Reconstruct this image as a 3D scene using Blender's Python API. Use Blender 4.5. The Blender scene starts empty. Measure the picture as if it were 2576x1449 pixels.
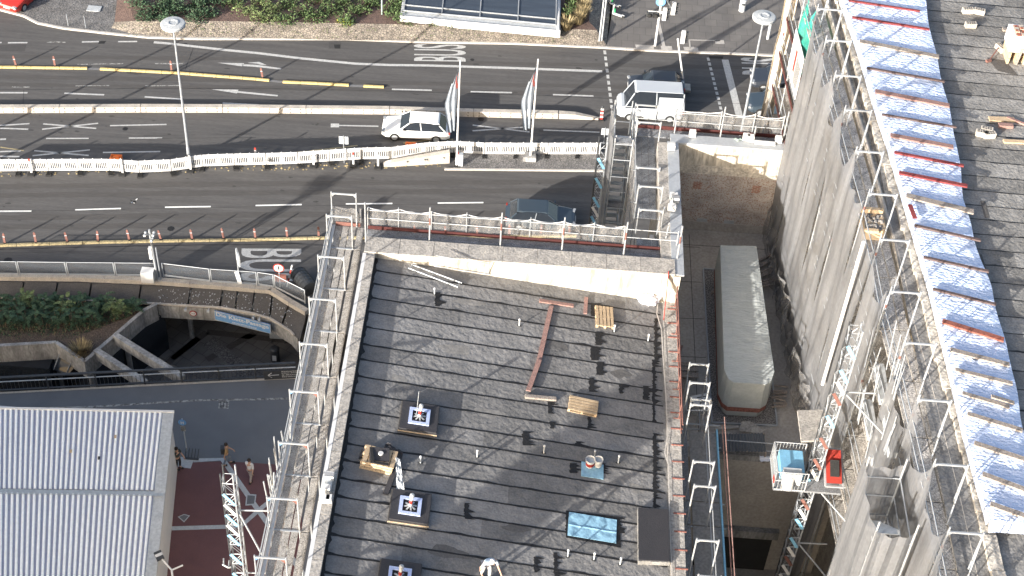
import bpy, bmesh, math, random
from mathutils import Vector, Matrix, noise
R=math.radians; PI=math.pi
rnd=random.Random(7)
C=bpy.context.scene.collection
SC=bpy.context.scene
# ---------------------------------------------------------------- camera
# measurements were read off a 2576 x 1449 enlargement of the photograph
CX,CY,FL,H=1288.,724.5,3839.,65.
_d=Vector((994-CX,4692-CY,FL)).normalized()
UPc=-_d; Yc=(Vector((0,0,1))-UPc*UPc.z).normalized(); Xc=Yc.cross(UPc)
if Xc.x<0: Xc=-Xc
cam=bpy.data.cameras.new('camera'); camo=bpy.data.objects.new('camera',cam); C.objects.link(camo)
cam.sensor_width=36; cam.lens=36*FL/2576; cam.clip_start=1; cam.clip_end=2000
def c2w(c): return Vector((Xc.dot(c),Yc.dot(c),UPc.dot(c)))
_r=c2w(Vector((1,0,0))); _u=c2w(Vector((0,-1,0))); _b=c2w(Vector((0,0,-1)))
camo.matrix_world=Matrix(((_r.x,_u.x,_b.x,0),(_r.y,_u.y,_b.y,0),(_r.z,_u.z,_b.z,H),(0,0,0,1)))
SC.camera=camo
def at(u,v,z=0.):
    w=c2w(Vector((u-CX,v-CY,FL))); t=(z-H)/w.z
    return Vector((w.x*t,w.y*t,z))
def rz_(x): return 19.7-.113*(x+6)
def roof(u,v,dz=0.):
    z=19.
    for _ in range(12):
        p=at(u,v,z); z=rz_(p.x)+dz
    return p
# ---------------------------------------------------------------- light
SUN_EL,SX,SY=13.8,.652,.758          # direction the light travels (x,y)
w=bpy.data.worlds.new('World'); SC.world=w; w.use_nodes=True
nt=w.node_tree; sky=nt.nodes.new('ShaderNodeTexSky'); sky.sky_type='NISHITA'; sky.sun_disc=False; sky.dust_density=4.0; sky.ozone_density=.6; sky.air_density=.8
sky.sun_elevation=R(SUN_EL); sky.sun_rotation=math.atan2(-SX,-SY)
nt.links.new(sky.outputs[0],nt.nodes['Background'].inputs[0]); nt.nodes['Background'].inputs[1].default_value=.122
sl=bpy.data.lights.new('sun','SUN'); sl.energy=4.4; sl.angle=R(.5); sl.color=(1,.95,.885)
so=bpy.data.objects.new('sun',sl); C.objects.link(so)
so.rotation_euler=Vector((SX*math.cos(R(SUN_EL)),SY*math.cos(R(SUN_EL)),-math.sin(R(SUN_EL)))).to_track_quat('-Z','Y').to_euler()
SC.view_settings.view_transform='Standard'; SC.view_settings.look='None'; SC.view_settings.gamma=1
SC.view_settings.use_curve_mapping=False; SC.view_settings.exposure=1.55
SC.render.engine='CYCLES'; SC.cycles.max_bounces=6; SC.cycles.transparent_max_bounces=24
# ---------------------------------------------------------------- helpers
class MB:
    def __init__(s): s.v=[]; s.f=[]; s.m=[]; s.k=0
    def add(s,vs,fs):
        n=len(s.v); s.v+= [tuple(p) for p in vs]; s.f+=[tuple(i+n for i in f) for f in fs]; s.m+=[s.k]*len(fs); return s
    def mat(s,k): s.k=k; return s
    def box(s,x0,y0,z0,x1,y1,z1):
        v=[(x,y,z) for z in (z0,z1) for y in (y0,y1) for x in (x0,x1)]
        return s.add(v,[(0,2,3,1),(4,5,7,6),(0,1,5,4),(2,6,7,3),(0,4,6,2),(1,3,7,5)])
    def obox(s,c,sx,sy,sz,rz=0,rx=0,ry=0):
        M=Matrix.Translation(c)@Matrix.Rotation(rz,4,'Z')@Matrix.Rotation(ry,4,'Y')@Matrix.Rotation(rx,4,'X')
        v=[M@Vector((x*sx/2,y*sy/2,z*sz/2)) for z in (-1,1) for y in (-1,1) for x in (-1,1)]
        return s.add(v,[(0,2,3,1),(4,5,7,6),(0,1,5,4),(2,6,7,3),(0,4,6,2),(1,3,7,5)])
    def beam(s,p,q,w,h,up=(0,0,1)):
        p,q=Vector(p),Vector(q); d=(q-p).normalized(); a=d.cross(Vector(up))
        if a.length<1e-3: a=d.cross(Vector((0,1,0)))
        a.normalize(); b=a.cross(d).normalized(); a*=w/2; b*=h/2
        v=[e+i*a+j*b for e in (p,q) for j in (-1,1) for i in (-1,1)]
        return s.add(v,[(0,2,3,1),(4,5,7,6),(0,1,5,4),(2,6,7,3),(0,4,6,2),(1,3,7,5)])
    def tube(s,p,q,r,n=6,r2=None,cap=True):
        p,q=Vector(p),Vector(q); d=(q-p).normalized(); a=d.cross(Vector((0,0,1)))
        if a.length<1e-3: a=Vector((1,0,0))
        a.normalize(); b=d.cross(a).normalized(); r2=r if r2 is None else r2
        v=[]
        for e,rr in ((p,r),(q,r2)): v+=[e+rr*(a*math.cos(2*PI*i/n)+b*math.sin(2*PI*i/n)) for i in range(n)]
        f=[(i,(i+1)%n,n+(i+1)%n,n+i) for i in range(n)]
        if cap: f+=[tuple(range(n))[::-1],tuple(range(n,2*n))]
        return s.add(v,f)
    def path(s,pts,r,n=6):
        for a,b in zip(pts,pts[1:]): s.tube(a,b,r,n)
        return s
    def prism(s,pts,z0,z1):
        n=len(pts); v=[(p[0],p[1],z0) for p in pts]+[(p[0],p[1],z1) for p in pts]
        return s.add(v,[tuple(range(n))[::-1],tuple(range(n,2*n))]+[(i,(i+1)%n,n+(i+1)%n,n+i) for i in range(n)])
    def hull2(s,A,B):           # loft two loops (3d) with caps
        n=len(A); return s.add(list(A)+list(B),[tuple(range(n))[::-1],tuple(range(n,2*n))]+[(i,(i+1)%n,n+(i+1)%n,n+i) for i in range(n)])
    def sheet(s,pts): return s.add(pts,[tuple(range(len(pts)))])
    def ribbon(s,pts,w,j=0.,seed=0,sub=0):
        P=[Vector(p) for p in pts]
        if sub:
            Q=[]
            for a,b in zip(P,P[1:]):
                n=max(1,int((b-a).length/sub)); Q+=[a.lerp(b,i/n) for i in range(n)]
            P=Q+[P[-1]]
        g=random.Random(seed); v=[]
        for i,p in enumerate(P):
            d=(P[min(i+1,len(P)-1)]-P[max(i-1,0)]); d.z=0; d.normalize(); a=Vector((-d.y,d.x,0))
            w1=w/2*(1+j*g.uniform(-1,1)); w2=w/2*(1+j*g.uniform(-1,1))
            v+=[p+a*w1,p-a*w2]
        return s.add(v,[(2*i,2*i+1,2*i+3,2*i+2) for i in range(len(P)-1)])
    def grid(s,fn,nu,nv):
        v=[fn(i/nu,j/nv) for j in range(nv+1) for i in range(nu+1)]
        return s.add(v,[(j*(nu+1)+i,j*(nu+1)+i+1,(j+1)*(nu+1)+i+1,(j+1)*(nu+1)+i) for j in range(nv) for i in range(nu)])
    def lathe(s,c,prof,n=16):
        v=[(c[0]+r*math.cos(2*PI*i/n),c[1]+r*math.sin(2*PI*i/n),c[2]+z) for r,z in prof for i in range(n)]
        f=[(k*n+i,k*n+(i+1)%n,(k+1)*n+(i+1)%n,(k+1)*n+i) for k in range(len(prof)-1) for i in range(n)]
        f+=[tuple(range(n))[::-1],tuple((len(prof)-1)*n+i for i in range(n))]
        return s.add(v,f)
    def build(s,name,mat,parent=None,smooth=False,origin=True):
        off=Vector((0,0,0))
        if parent is None and origin and s.v:
            xs,ys,zs=zip(*s.v); off=Vector(((min(xs)+max(xs))/2,(min(ys)+max(ys))/2,min(zs)))
        elif parent is not None:
            q=parent
            while q is not None: off+=q.location; q=q.parent
        me=bpy.data.meshes.new(name)
        me.from_pydata([(x-off.x,y-off.y,z-off.z) for x,y,z in s.v],[],s.f)
        for m in (mat if isinstance(mat,(list,tuple)) else [mat]): me.materials.append(m)
        for p,k in zip(me.polygons,s.m): p.material_index=k; p.use_smooth=smooth
        me.update()
        o=bpy.data.objects.new(name,me); C.objects.link(o)
        if parent is not None: o.parent=parent
        else: o.location=off
        return o
def tag(o,label=None,cat=None,group=None,kind=None):
    for k,x in (('label',label),('category',cat),('group',group),('kind',kind)):
        if x: o[k]=x
    return o
def thing(name,label,cat,loc=(0,0,0),group=None):
    o=bpy.data.objects.new(name,None); C.objects.link(o); o.location=loc; o.empty_display_size=.2
    return tag(o,label,cat,group)
def struct(name,mb,m): return tag(mb.build(name,m,origin=False),kind='structure')
def copy_tree(o,parent=None):
    c=o.copy(); C.objects.link(c); c.parent=parent
    for ch in list(o.children): copy_tree(ch,c)
    return c
ORD='first second third fourth fifth sixth seventh eighth ninth tenth eleventh twelfth thirteenth fourteenth fifteenth sixteenth seventeenth eighteenth nineteenth twentieth twenty-first twenty-second twenty-third twenty-fourth twenty-fifth twenty-sixth twenty-seventh twenty-eighth'.split()
# ---------------------------------------------------------------- materials
def N(nt,t,**k):
    n=nt.nodes.new(t)
    for a,b in k.items(): setattr(n,a,b)
    return n
def mat(name,col,col2=None,rough=.85,scale=3.,stretch=(1,1,1),fine=40.,famp=.25,bump=.2,bscale=None,metal=0.,contrast=.5,island=0.,alpha=None,translucent=False,spec=.3,dist=.01):
    m=bpy.data.materials.new(name); m.use_nodes=True; nt=m.node_tree; b=nt.nodes['Principled BSDF']; L=nt.links.new
    if col2 is None: col2=tuple(c*.72 for c in col)
    tc=N(nt,'ShaderNodeTexCoord'); mp=N(nt,'ShaderNodeMapping'); mp.inputs['Scale'].default_value=stretch; L(tc.outputs['Object'],mp.inputs[0])
    n1=N(nt,'ShaderNodeTexNoise'); n1.inputs['Scale'].default_value=scale; n1.inputs['Detail'].default_value=6; n1.inputs['Roughness'].default_value=.6; L(mp.outputs[0],n1.inputs[0])
    n2=N(nt,'ShaderNodeTexNoise'); n2.inputs['Scale'].default_value=fine; n2.inputs['Detail'].default_value=3; L(mp.outputs[0],n2.inputs[0])
    rp=N(nt,'ShaderNodeMapRange'); rp.inputs[1].default_value=.5-contrast/2; rp.inputs[2].default_value=.5+contrast/2; L(n1.outputs[0],rp.inputs[0])
    mx=N(nt,'ShaderNodeMix',data_type='RGBA'); mx.inputs[6].default_value=(*col2,1); mx.inputs[7].default_value=(*col,1); L(rp.outputs[0],mx.inputs[0])
    r2=N(nt,'ShaderNodeMapRange'); r2.inputs[1].default_value=.3; r2.inputs[2].default_value=.7; r2.inputs[3].default_value=1-famp; r2.inputs[4].default_value=1+famp; L(n2.outputs[0],r2.inputs[0])
    sc=N(nt,'ShaderNodeVectorMath',operation='SCALE'); L(mx.outputs[2],sc.inputs[0]); L(r2.outputs[0],sc.inputs[3]); out=sc.outputs[0]
    if island:
        g=N(nt,'ShaderNodeNewGeometry'); r3=N(nt,'ShaderNodeMapRange'); r3.inputs[3].default_value=1-island; r3.inputs[4].default_value=1+island; L(g.outputs['Random Per Island'],r3.inputs[0])
        s3=N(nt,'ShaderNodeVectorMath',operation='SCALE'); L(out,s3.inputs[0]); L(r3.outputs[0],s3.inputs[3]); out=s3.outputs[0]
    L(out,b.inputs['Base Color']); b.inputs['Roughness'].default_value=rough; b.inputs['Metallic'].default_value=metal; b.inputs['Specular IOR Level'].default_value=spec
    if bump:
        bp=N(nt,'ShaderNodeBump'); bp.inputs['Strength'].default_value=bump; bp.inputs['Distance'].default_value=dist*5
        if bscale:
            n3=N(nt,'ShaderNodeTexNoise'); n3.inputs['Scale'].default_value=bscale; n3.inputs['Detail'].default_value=4; L(mp.outputs[0],n3.inputs[0]); L(n3.outputs[0],bp.inputs['Height'])
        else: L(n2.outputs[0],bp.inputs['Height'])
        L(bp.outputs[0],b.inputs['Normal'])
    m['_out']=0
    if alpha is not None:
        tr=N(nt,'ShaderNodeBsdfTransparent'); ms=N(nt,'ShaderNodeMixShader'); o=nt.nodes['Material Output']
        src=b.outputs[0]
        if translucent:
            tl=N(nt,'ShaderNodeBsdfTranslucent'); L(out,tl.inputs[0]); m2=N(nt,'ShaderNodeMixShader'); m2.inputs[0].default_value=.4; L(b.outputs[0],m2.inputs[1]); L(tl.outputs[0],m2.inputs[2]); src=m2.outputs[0]
        r4=N(nt,'ShaderNodeMapRange'); r4.inputs[1].default_value=.3; r4.inputs[2].default_value=.7; r4.inputs[3].default_value=alpha-.14; r4.inputs[4].default_value=alpha+.14; L(n1.outputs[0],r4.inputs[0])
        L(r4.outputs[0],ms.inputs[0]); L(tr.outputs[0],ms.inputs[1]); L(src,ms.inputs[2]); L(ms.outputs[0],o.inputs[0])
    return m
G={}
def g(k): return G[k]
G['asphalt']=mat('asphalt',(.106,.102,.098),(.076,.0735,.072),stretch=(.10,1.5,1),scale=1.8,fine=26,famp=.2,bump=.15,contrast=.32)
G['asphalt_plaza']=mat('asphalt_plaza',(.15,.155,.163),(.125,.13,.138),scale=.8,fine=25,famp=.12,bump=.1)
G['patch']=mat('asphalt_patch',(.075,.072,.07),(.06,.058,.057),fine=25,famp=.15)
G['mark']=mat('road_paint',(.52,.52,.50),(.36,.36,.35),scale=6,fine=18,famp=.18,bump=.05,contrast=.35)
G['mark_new']=mat('fresh_road_paint',(.82,.82,.78),(.7,.7,.67),scale=6,fine=18,famp=.08)
G['mark_old']=mat('worn_road_paint',(.34,.34,.32),(.12,.115,.11),scale=5,fine=14,famp=.3,contrast=.15)
G['yellow']=mat('yellow_paint',(.62,.47,.19),(.42,.33,.15),scale=5,fine=20,famp=.2)
G['yellow_worn']=mat('worn_yellow_paint',(.45,.37,.19),(.22,.19,.13),scale=5,fine=14,famp=.3)
G['kerb']=mat('kerb_stone',(.5,.47,.43),(.36,.34,.31),scale=2,fine=22,famp=.2)
G['grey']=mat('grey_rubber',(.2,.2,.2))
G['cobble']=None
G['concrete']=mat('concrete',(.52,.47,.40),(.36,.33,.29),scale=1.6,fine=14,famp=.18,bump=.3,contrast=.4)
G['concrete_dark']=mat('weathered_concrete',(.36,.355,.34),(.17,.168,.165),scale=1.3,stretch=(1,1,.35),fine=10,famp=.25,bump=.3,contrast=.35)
G['panel_dark']=mat('dark_slab',(.10,.093,.086),(.075,.07,.066),scale=1.2,fine=12,famp=.2,bump=.2)
G['plaster']=mat('stained_plaster',(.60,.55,.46),(.25,.23,.195),scale=2.2,stretch=(1.8,1.8,.4),fine=7,famp=.18,bump=.3,contrast=.32)
G['stone']=mat('parapet_stone',(.40,.375,.34),(.25,.24,.225),scale=2.5,fine=12,famp=.28,bump=.45,contrast=.35)
G['zinc']=mat('zinc_coping',(.42,.44,.46),(.33,.35,.37),rough=.55,scale=1.5,fine=8,famp=.08,bump=.1,metal=.25)
G['limestone']=mat('rough_limestone',(.60,.55,.47),(.34,.315,.275),scale=3,fine=9,famp=.3,bump=.6,contrast=.3)
G['felt']=mat('roofing_felt',(.212,.208,.203),(.158,.156,.153),scale=1.2,stretch=(1,1,1),fine=14,famp=.15,bump=.75,bscale=4.5,contrast=.3,island=.2,dist=.012,rough=.9)
G['felt2']=mat('old_roofing_felt',(.25,.243,.23),(.17,.165,.156),scale=1.5,fine=16,famp=.22,bump=.8,bscale=7,contrast=.3,island=.22)
G['tar']=mat('bitumen_tar',(.022,.021,.021),(.012,.012,.012),fine=12,famp=.2,bump=.4,rough=.55)
G['slate']=mat('smooth_dark_sheet',(.05,.048,.052),(.04,.04,.044),scale=2,fine=20,famp=.1,rough=.7)
G['wood']=mat('pale_wood',(.56,.43,.28),(.38,.28,.18),stretch=(1,6,1),scale=3,fine=20,famp=.2,bump=.2)
G['wood_grey']=mat('weathered_wood',(.33,.29,.25),(.2,.17,.15),scale=4,fine=16,famp=.3,bump=.3,island=.2)
G['wood_red']=mat('red_stained_wood',(.30,.18,.155),(.20,.125,.11),scale=3,fine=20,famp=.25,bump=.25,island=.15)
G['toe']=mat('toe_board_red',(.075,.022,.02),(.055,.018,.017),fine=14,famp=.2)
G['red']=mat('red_paint',(.33,.035,.025),(.25,.03,.02),scale=8,famp=.1)
G['redpole']=mat('faded_red_plastic',(.20,.095,.08),(.15,.075,.06),scale=6)
G['orange']=mat('orange_plastic',(.85,.23,.06),(.7,.18,.05),fine=10,famp=.1)
G['galv']=mat('galvanised_tube',(.40,.42,.44),(.28,.30,.32),scale=5,fine=30,famp=.15,rough=.5,metal=.35,bump=.05)
G['alu']=mat('bright_aluminium',(.40,.415,.425),(.31,.325,.335),rough=.5,metal=.3,fine=30,famp=.1,bump=.05)
G['blue']=mat('blue_paint',(.16,.33,.58),(.12,.25,.46),fine=14,famp=.1)
G['skyblue']=mat('pale_blue_foam',(.27,.47,.60),(.22,.40,.53),scale=2,fine=10,famp=.1,bump=.5,bscale=5)
G['white']=mat('white_plastic',(.66,.655,.635),(.54,.535,.52),scale=3,fine=14,famp=.06,bump=.05)
G['whitepaint']=mat('white_paint',(.64,.64,.63),(.55,.55,.54),rough=.5,scale=2,famp=.05,bump=.03)
G['black']=mat('black_rubber',(.03,.03,.03),(.02,.02,.02),fine=20,famp=.3)
G['darkmetal']=mat('dark_metal',(.07,.075,.08),(.05,.052,.056),rough=.5,metal=.3)
G['glass_dark']=mat('dark_glass',(.022,.028,.036),(.016,.02,.027),rough=.12,spec=.6,bump=0,famp=.05)
G['glass_pane']=mat('rooflight_glass',(.06,.075,.095),(.03,.036,.046),scale=.5,stretch=(.3,3,1),rough=.15,spec=.6,bump=0,famp=.05)
G['greenpaint']=mat('pale_green_paint',(.30,.38,.34),(.26,.33,.3),rough=.5)
G['terrace']=mat('terrace_screed',(.42,.39,.35),(.32,.295,.265),scale=.9,fine=8,famp=.15,bump=.2)
G['gravel']=mat('gravel',(.33,.31,.29),(.09,.085,.08),scale=16,fine=30,famp=.4,bump=.8,contrast=.2)
G['redpave']=mat('red_asphalt',(.15,.075,.075),(.12,.06,.062),scale=1,fine=22,famp=.12,bump=.1)
G['pave']=None
G['tarp']=mat('green_grey_tarpaulin',(.43,.455,.445),(.34,.365,.355),scale=1.4,fine=10,famp=.08,bump=.8,bscale=3,stretch=(.8,3,1),rough=.5)
G['film']=mat('white_plastic_film',(.80,.82,.86),(.64,.67,.73),scale=2,stretch=(1,1,1),fine=9,famp=.08,bump=1.,bscale=3,rough=.4,dist=.015)
G['whitesheet']=mat('white_roof_membrane',(.68,.77,.95),(.58,.68,.90),scale=1.6,stretch=(1.2,2.6,1),fine=7,famp=.05,bump=1.,bscale=3.4,rough=.5,dist=.03,contrast=.5)
G['net']=mat('white_scaffold_net',(.245,.25,.26),(.205,.21,.22),scale=.45,stretch=(1,1,.6),fine=9,famp=.1,bump=.3,bscale=2,alpha=.72,translucent=True)
G['netlight']=mat('grey_debris_net',(.40,.395,.39),(.30,.295,.29),scale=1.5,stretch=(1,1,.5),fine=12,famp=.12,bump=.2,alpha=.42,translucent=True)
G['netgreen']=mat('green_net',(.05,.42,.33),(.04,.3,.24),scale=2,fine=14,famp=.2,alpha=.8,translucent=True)
G['wiremesh']=mat('wire_mesh_infill',(.10,.13,.16),(.11,.095,.085),scale=2.5,stretch=(.6,1,3),fine=30,famp=.3,bump=0,alpha=.42)
G['wallbrick']=None
G['soil']=mat('soil',(.13,.095,.07),(.07,.052,.04),scale=3,fine=12,famp=.4,bump=.8)
G['soilred']=mat('mulch',(.17,.115,.095),(.09,.062,.052),scale=4,fine=12,famp=.4,bump=.8)
G['drygrass']=mat('dry_grass',(.36,.28,.16),(.2,.17,.09),island=.4,bump=0)
G['leaf']=mat('leaf',(.095,.14,.055),(.055,.09,.035),island=.55,bump=0,scale=2)
G['leaf_pale']=mat('pale_leaf',(.17,.21,.09),(.09,.13,.05),island=.5,bump=0,scale=2)
G['leaf_dark']=mat('dark_leaf',(.06,.105,.058),(.035,.065,.035),island=.6,bump=0,scale=2)
G['leaf_yellow']=mat('yellow_leaf',(.34,.36,.05),(.25,.28,.04),island=.3,bump=0)
G['bark']=mat('bark',(.12,.09,.07))
G['corr']=mat('white_corrugated_sheet',(.86,.89,.88),(.80,.83,.83),rough=.45,scale=.9,fine=6,famp=.05,bump=.05)
G['corr_valley_shade']=mat('shaded_white_sheet_valley',(.32,.34,.43),(.28,.30,.38),rough=.5,scale=1,fine=8,famp=.08,bump=.05)  # valleys of the white sheet, with bluish shade put into the colour
G['creamnet']=mat('cream_net_cloth',(.60,.55,.48),(.40,.37,.32),scale=3,stretch=(1,1,.4),fine=10,bump=.5)
G['darksheet']=mat('dark_corrugated_sheet',(.13,.14,.15),rough=.5,bump=.05)
G['trim']=mat('sheet_metal_trim',(.44,.46,.47),(.36,.38,.39),scale=2,fine=8,famp=.12,rough=.5,bump=.2)
G['rust']=mat('rusty_red_rail',(.27,.11,.085),(.19,.08,.065),fine=12,famp=.3)
G['skin']=mat('skin',(.50,.32,.24),bump=0,famp=.03)
G['hair']=mat('dark_hair',(.03,.022,.018),bump=0)
def cloth(n,c): return mat(n,c,bump=.2,bscale=12,scale=6,famp=.08)
def special(name,kind,c1,c2,c3,**k):
    m=bpy.data.materials.new(name); m.use_nodes=True; nt=m.node_tree; b=nt.nodes['Principled BSDF']; L=nt.links.new
    tc=N(nt,'ShaderNodeTexCoord'); mp=N(nt,'ShaderNodeMapping'); mp.inputs['Rotation'].default_value=k.get('rot',(0,0,0)); L(tc.outputs['Object'],mp.inputs[0])
    n=N(nt,'ShaderNodeTexNoise'); n.inputs['Scale'].default_value=k.get('ns',1.5); n.inputs['Detail'].default_value=6; L(tc.outputs['Object'],n.inputs[0])
    if kind=='brick':
        t=N(nt,'ShaderNodeTexBrick'); t.inputs['Color1'].default_value=(*c1,1); t.inputs['Color2'].default_value=(*c2,1); t.inputs['Mortar'].default_value=(*c3,1)
        t.inputs['Scale'].default_value=1; t.inputs['Brick Width'].default_value=k['bw']; t.inputs['Row Height'].default_value=k['rh']; t.inputs['Mortar Size'].default_value=k['ms']; t.inputs['Mortar Smooth'].default_value=.2
        t.inputs['Bias'].default_value=k.get('bias',0.); L(mp.outputs[0],t.inputs[0]); col=t.outputs[0]; hgt=t.outputs[1]; inv=-1
    else:
        t=N(nt,'ShaderNodeTexVoronoi'); t.feature='DISTANCE_TO_EDGE'; t.inputs['Scale'].default_value=k['scale']; L(mp.outputs[0],t.inputs[0])
        t2=N(nt,'ShaderNodeTexVoronoi'); t2.inputs['Scale'].default_value=k['scale']; L(mp.outputs[0],t2.inputs[0])
        sp=N(nt,'ShaderNodeSeparateColor'); L(t2.outputs['Color'],sp.inputs[0])
        a=N(nt,'ShaderNodeMix',data_type='RGBA'); a.inputs[6].default_value=(*c1,1); a.inputs[7].default_value=(*c2,1); L(sp.outputs[0],a.inputs[0])
        r=N(nt,'ShaderNodeMapRange'); r.inputs[1].default_value=0; r.inputs[2].default_value=.12; L(t.outputs[0],r.inputs[0])
        a2=N(nt,'ShaderNodeMix',data_type='RGBA'); a2.inputs[6].default_value=(*c3,1); L(a.outputs[2],a2.inputs[7]); L(r.outputs[0],a2.inputs[0]); col=a2.outputs[2]; hgt=r.outputs[0]; inv=1
    if 'mask' in k:   # remnants of a pale coat of plaster over the texture
        n5=N(nt,'ShaderNodeTexNoise'); n5.inputs['Scale'].default_value=k.get('msc',5); n5.inputs['Detail'].default_value=8; n5.inputs['Roughness'].default_value=.7; L(tc.outputs['Object'],n5.inputs[0])
        r=N(nt,'ShaderNodeMapRange'); r.inputs[1].default_value=k['mt']-.03; r.inputs[2].default_value=k['mt']+.03; L(n5.outputs[0],r.inputs[0])
        a3=N(nt,'ShaderNodeMix',data_type='RGBA'); L(col,a3.inputs[6]); a3.inputs[7].default_value=(*k['mask'],1); L(r.outputs[0],a3.inputs[0]); col=a3.outputs[2]
    r5=N(nt,'ShaderNodeMapRange'); r5.inputs[1].default_value=.3; r5.inputs[2].default_value=.7; r5.inputs[3].default_value=1-k.get('amp',.2); r5.inputs[4].default_value=1+k.get('amp',.2); L(n.outputs[0],r5.inputs[0])
    s=N(nt,'ShaderNodeVectorMath',operation='SCALE'); L(col,s.inputs[0]); L(r5.outputs[0],s.inputs[3]); L(s.outputs[0],b.inputs['Base Color'])
    b.inputs['Roughness'].default_value=.85
    bp=N(nt,'ShaderNodeBump'); bp.inputs['Strength'].default_value=.5; bp.inputs['Distance'].default_value=.02; bp.invert=(inv<0); L(hgt,bp.inputs['Height']); L(bp.outputs[0],b.inputs['Normal'])
    return m
G['cobble']=special('cobble_setts','vor',(.30,.26,.21),(.20,.17,.14),(.05,.045,.04),scale=5.5,ns=1.2,amp=.3)
G['cobble_grey']=special('grey_setts','vor',(.22,.21,.20),(.15,.145,.14),(.05,.05,.05),scale=6,ns=1.2,amp=.2)
G['pave']=special('paving_slabs','brick',(.145,.135,.125),(.125,.117,.11),(.07,.065,.06),bw=.9,rh=.9,ms=.012,ns=.7,amp=.15)
G['pave_dark']=special('underpass_paving','brick',(.16,.152,.145),(.13,.125,.118),(.06,.058,.055),bw=.8,rh=.8,ms=.015,ns=.7,amp=.2,rot=(0,0,.5))
G['wallbrick']=special('old_brick_wall','brick',(.27,.14,.10),(.21,.11,.085),(.36,.33,.29),bw=.26,rh=.085,ms=.012,ns=1.2,amp=.25,mask=(.42,.385,.35),msc=15,mt=.46,rot=(PI/2,0,0))
G['cleanbrick']=special('clean_brick','brick',(.34,.12,.07),(.26,.09,.055),(.42,.38,.32),bw=.25,rh=.08,ms=.015,amp=.15,rot=(PI/2,0,0))
G['deck']=special('perforated_deck','vor',(.44,.42,.39),(.34,.325,.30),(.13,.12,.11),scale=15,ns=2,amp=.25)
G['deck_alu']=special('aluminium_deck','vor',(.27,.285,.30),(.20,.21,.225),(.08,.08,.085),scale=17,ns=2,amp=.25)
G['plydeck']=mat('grey_deck_board',(.27,.26,.245),(.18,.175,.165),scale=2,fine=9,famp=.2,bump=.2)
# ================================================================ GROUND
Upts=[at(0,709),at(200,711),at(400,719),at(560,730),at(680,738),at(730,770),at(772,792)]
Ppts=[at(0,986),at(365,967),at(644,953),at(745,948)]
m=MB()
m.sheet([(-300,Upts[0].y,0)]+[tuple(p) for p in Upts]+[(-8,61.5,0),(-8,300,0),(-300,300,0)])
m.sheet([(-8,-100,0),(300,-100,0),(300,300,0),(-8,300,0)])
struct('road',m,G['asphalt'])
m=MB(); m.sheet([(-300,-100,0),(-8,-100,0),(-8,58.9,0)]+[tuple(p) for p in reversed(Ppts)]+[(-300,Ppts[0].y,0)])
struct('plaza',m,G['asphalt_plaza'])
m=MB(); m.sheet([(-80,54,-4.5),(-8,54,-4.5),(-8,80,-4.5),(-80,80,-4.5)]); struct('underpass_floor',m,G['pave_dark'])
# dark bands in the underpass paving
m=MB()
for a,b in (((432,902),(520,835)),((520,835),(770,862)),((395,935),(500,850)),((520,905),(640,838))): m.ribbon([at(*a,-4.49),at(*b,-4.49)],.45)
struct('underpass_paving_band',m,G['panel_dark'])
m=MB(); m.ribbon([at(525,858,-4.488),at(600,918,-4.488)],.9); m.ribbon([at(600,935,-4.488),at(640,930,-4.488)],.8); struct('underpass_cobbles',m,G['cobble_grey'])
# kerb and northern pavement
K=[(-60,12),(0,27),(60,43),(95,61),(160,74),(265,86),(375,97),(500,100.5),(644,100.5),(869,101),(1069,108.7),(1288,112),(1513,122),(1638,130),(1888,140),(1960,143),(2200,152)]
KP=[at(*p) for p in K]
m=MB()
for i,(a,b) in enumerate(zip(KP,KP[1:])):
    n=max(1,round((b-a).length/1.5))
    for j in range(n):
        p,q=a.lerp(b,j/n),a.lerp(b,(j+1)/n); d=(q-p).normalized(); m.beam(p+d*.006+Vector((0,.07,.06)),q-d*.006+Vector((0,.07,.06)),.18,.13)
struct('kerb',m,G['kerb'])
L1=[p for p,k in zip(KP,K) if k[0]<=1513]; L2=[p for p,k in zip(KP,K) if k[0]>=1513]
m=MB(); m.sheet([p+Vector((0,.17,.1)) for p in L1]+[Vector((L1[-1].x,130,.1)),Vector((L1[0].x-60,130,.1)),Vector((L1[0].x-60,L1[0].y,.1))]); struct('verge',m,G['cobble_grey'])
m=MB(); m.sheet([p+Vector((0,.17,.1)) for p in L2]+[Vector((60,KP[-1].y+1,.1)),Vector((60,130,.1)),Vector((L2[0].x,130,.1))]); struct('pavement',m,G['pave'])
# cobbled embankment below the planting bed
foot=[(280,70),(330,85),(420,94),(644,97),(1069,104.5),(1288,108),(1500,118)]
FP=[at(u,v,.1) for u,v in foot]; top=[p+Vector((0,1.35,.55)) for p in FP]
top[0]=FP[0]+Vector((.1,.6,.1)); top[1]=FP[1]+Vector((0,1.0,.45))
m=MB()
for i in range(len(FP)-1): m.sheet([FP[i]+Vector((0,0,.004)),FP[i+1]+Vector((0,0,.004)),top[i+1],top[i]])
m.sheet([FP[-1]+Vector((0,0,.004)),FP[-1]+Vector((.75,.3,0)),FP[-1]+Vector((1.1,4,0)),FP[-1]+Vector((1.2,9,0)),top[-1]+Vector((-.6,9,0)),top[-1]+Vector((-.6,1,0)),top[-1]])
struct('embankment',m,G['cobble'])
m=MB(); m.sheet([p+Vector((0,-.002,.01)) for p in top]+[top[-1]+Vector((-.6,1,.01)),Vector((top[-1].x-.6,110,.66)),Vector((-27,110,.66)),Vector((top[0].x-1.0,98,.4))])
struct('planting_bed',m,G['soilred'])
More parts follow.
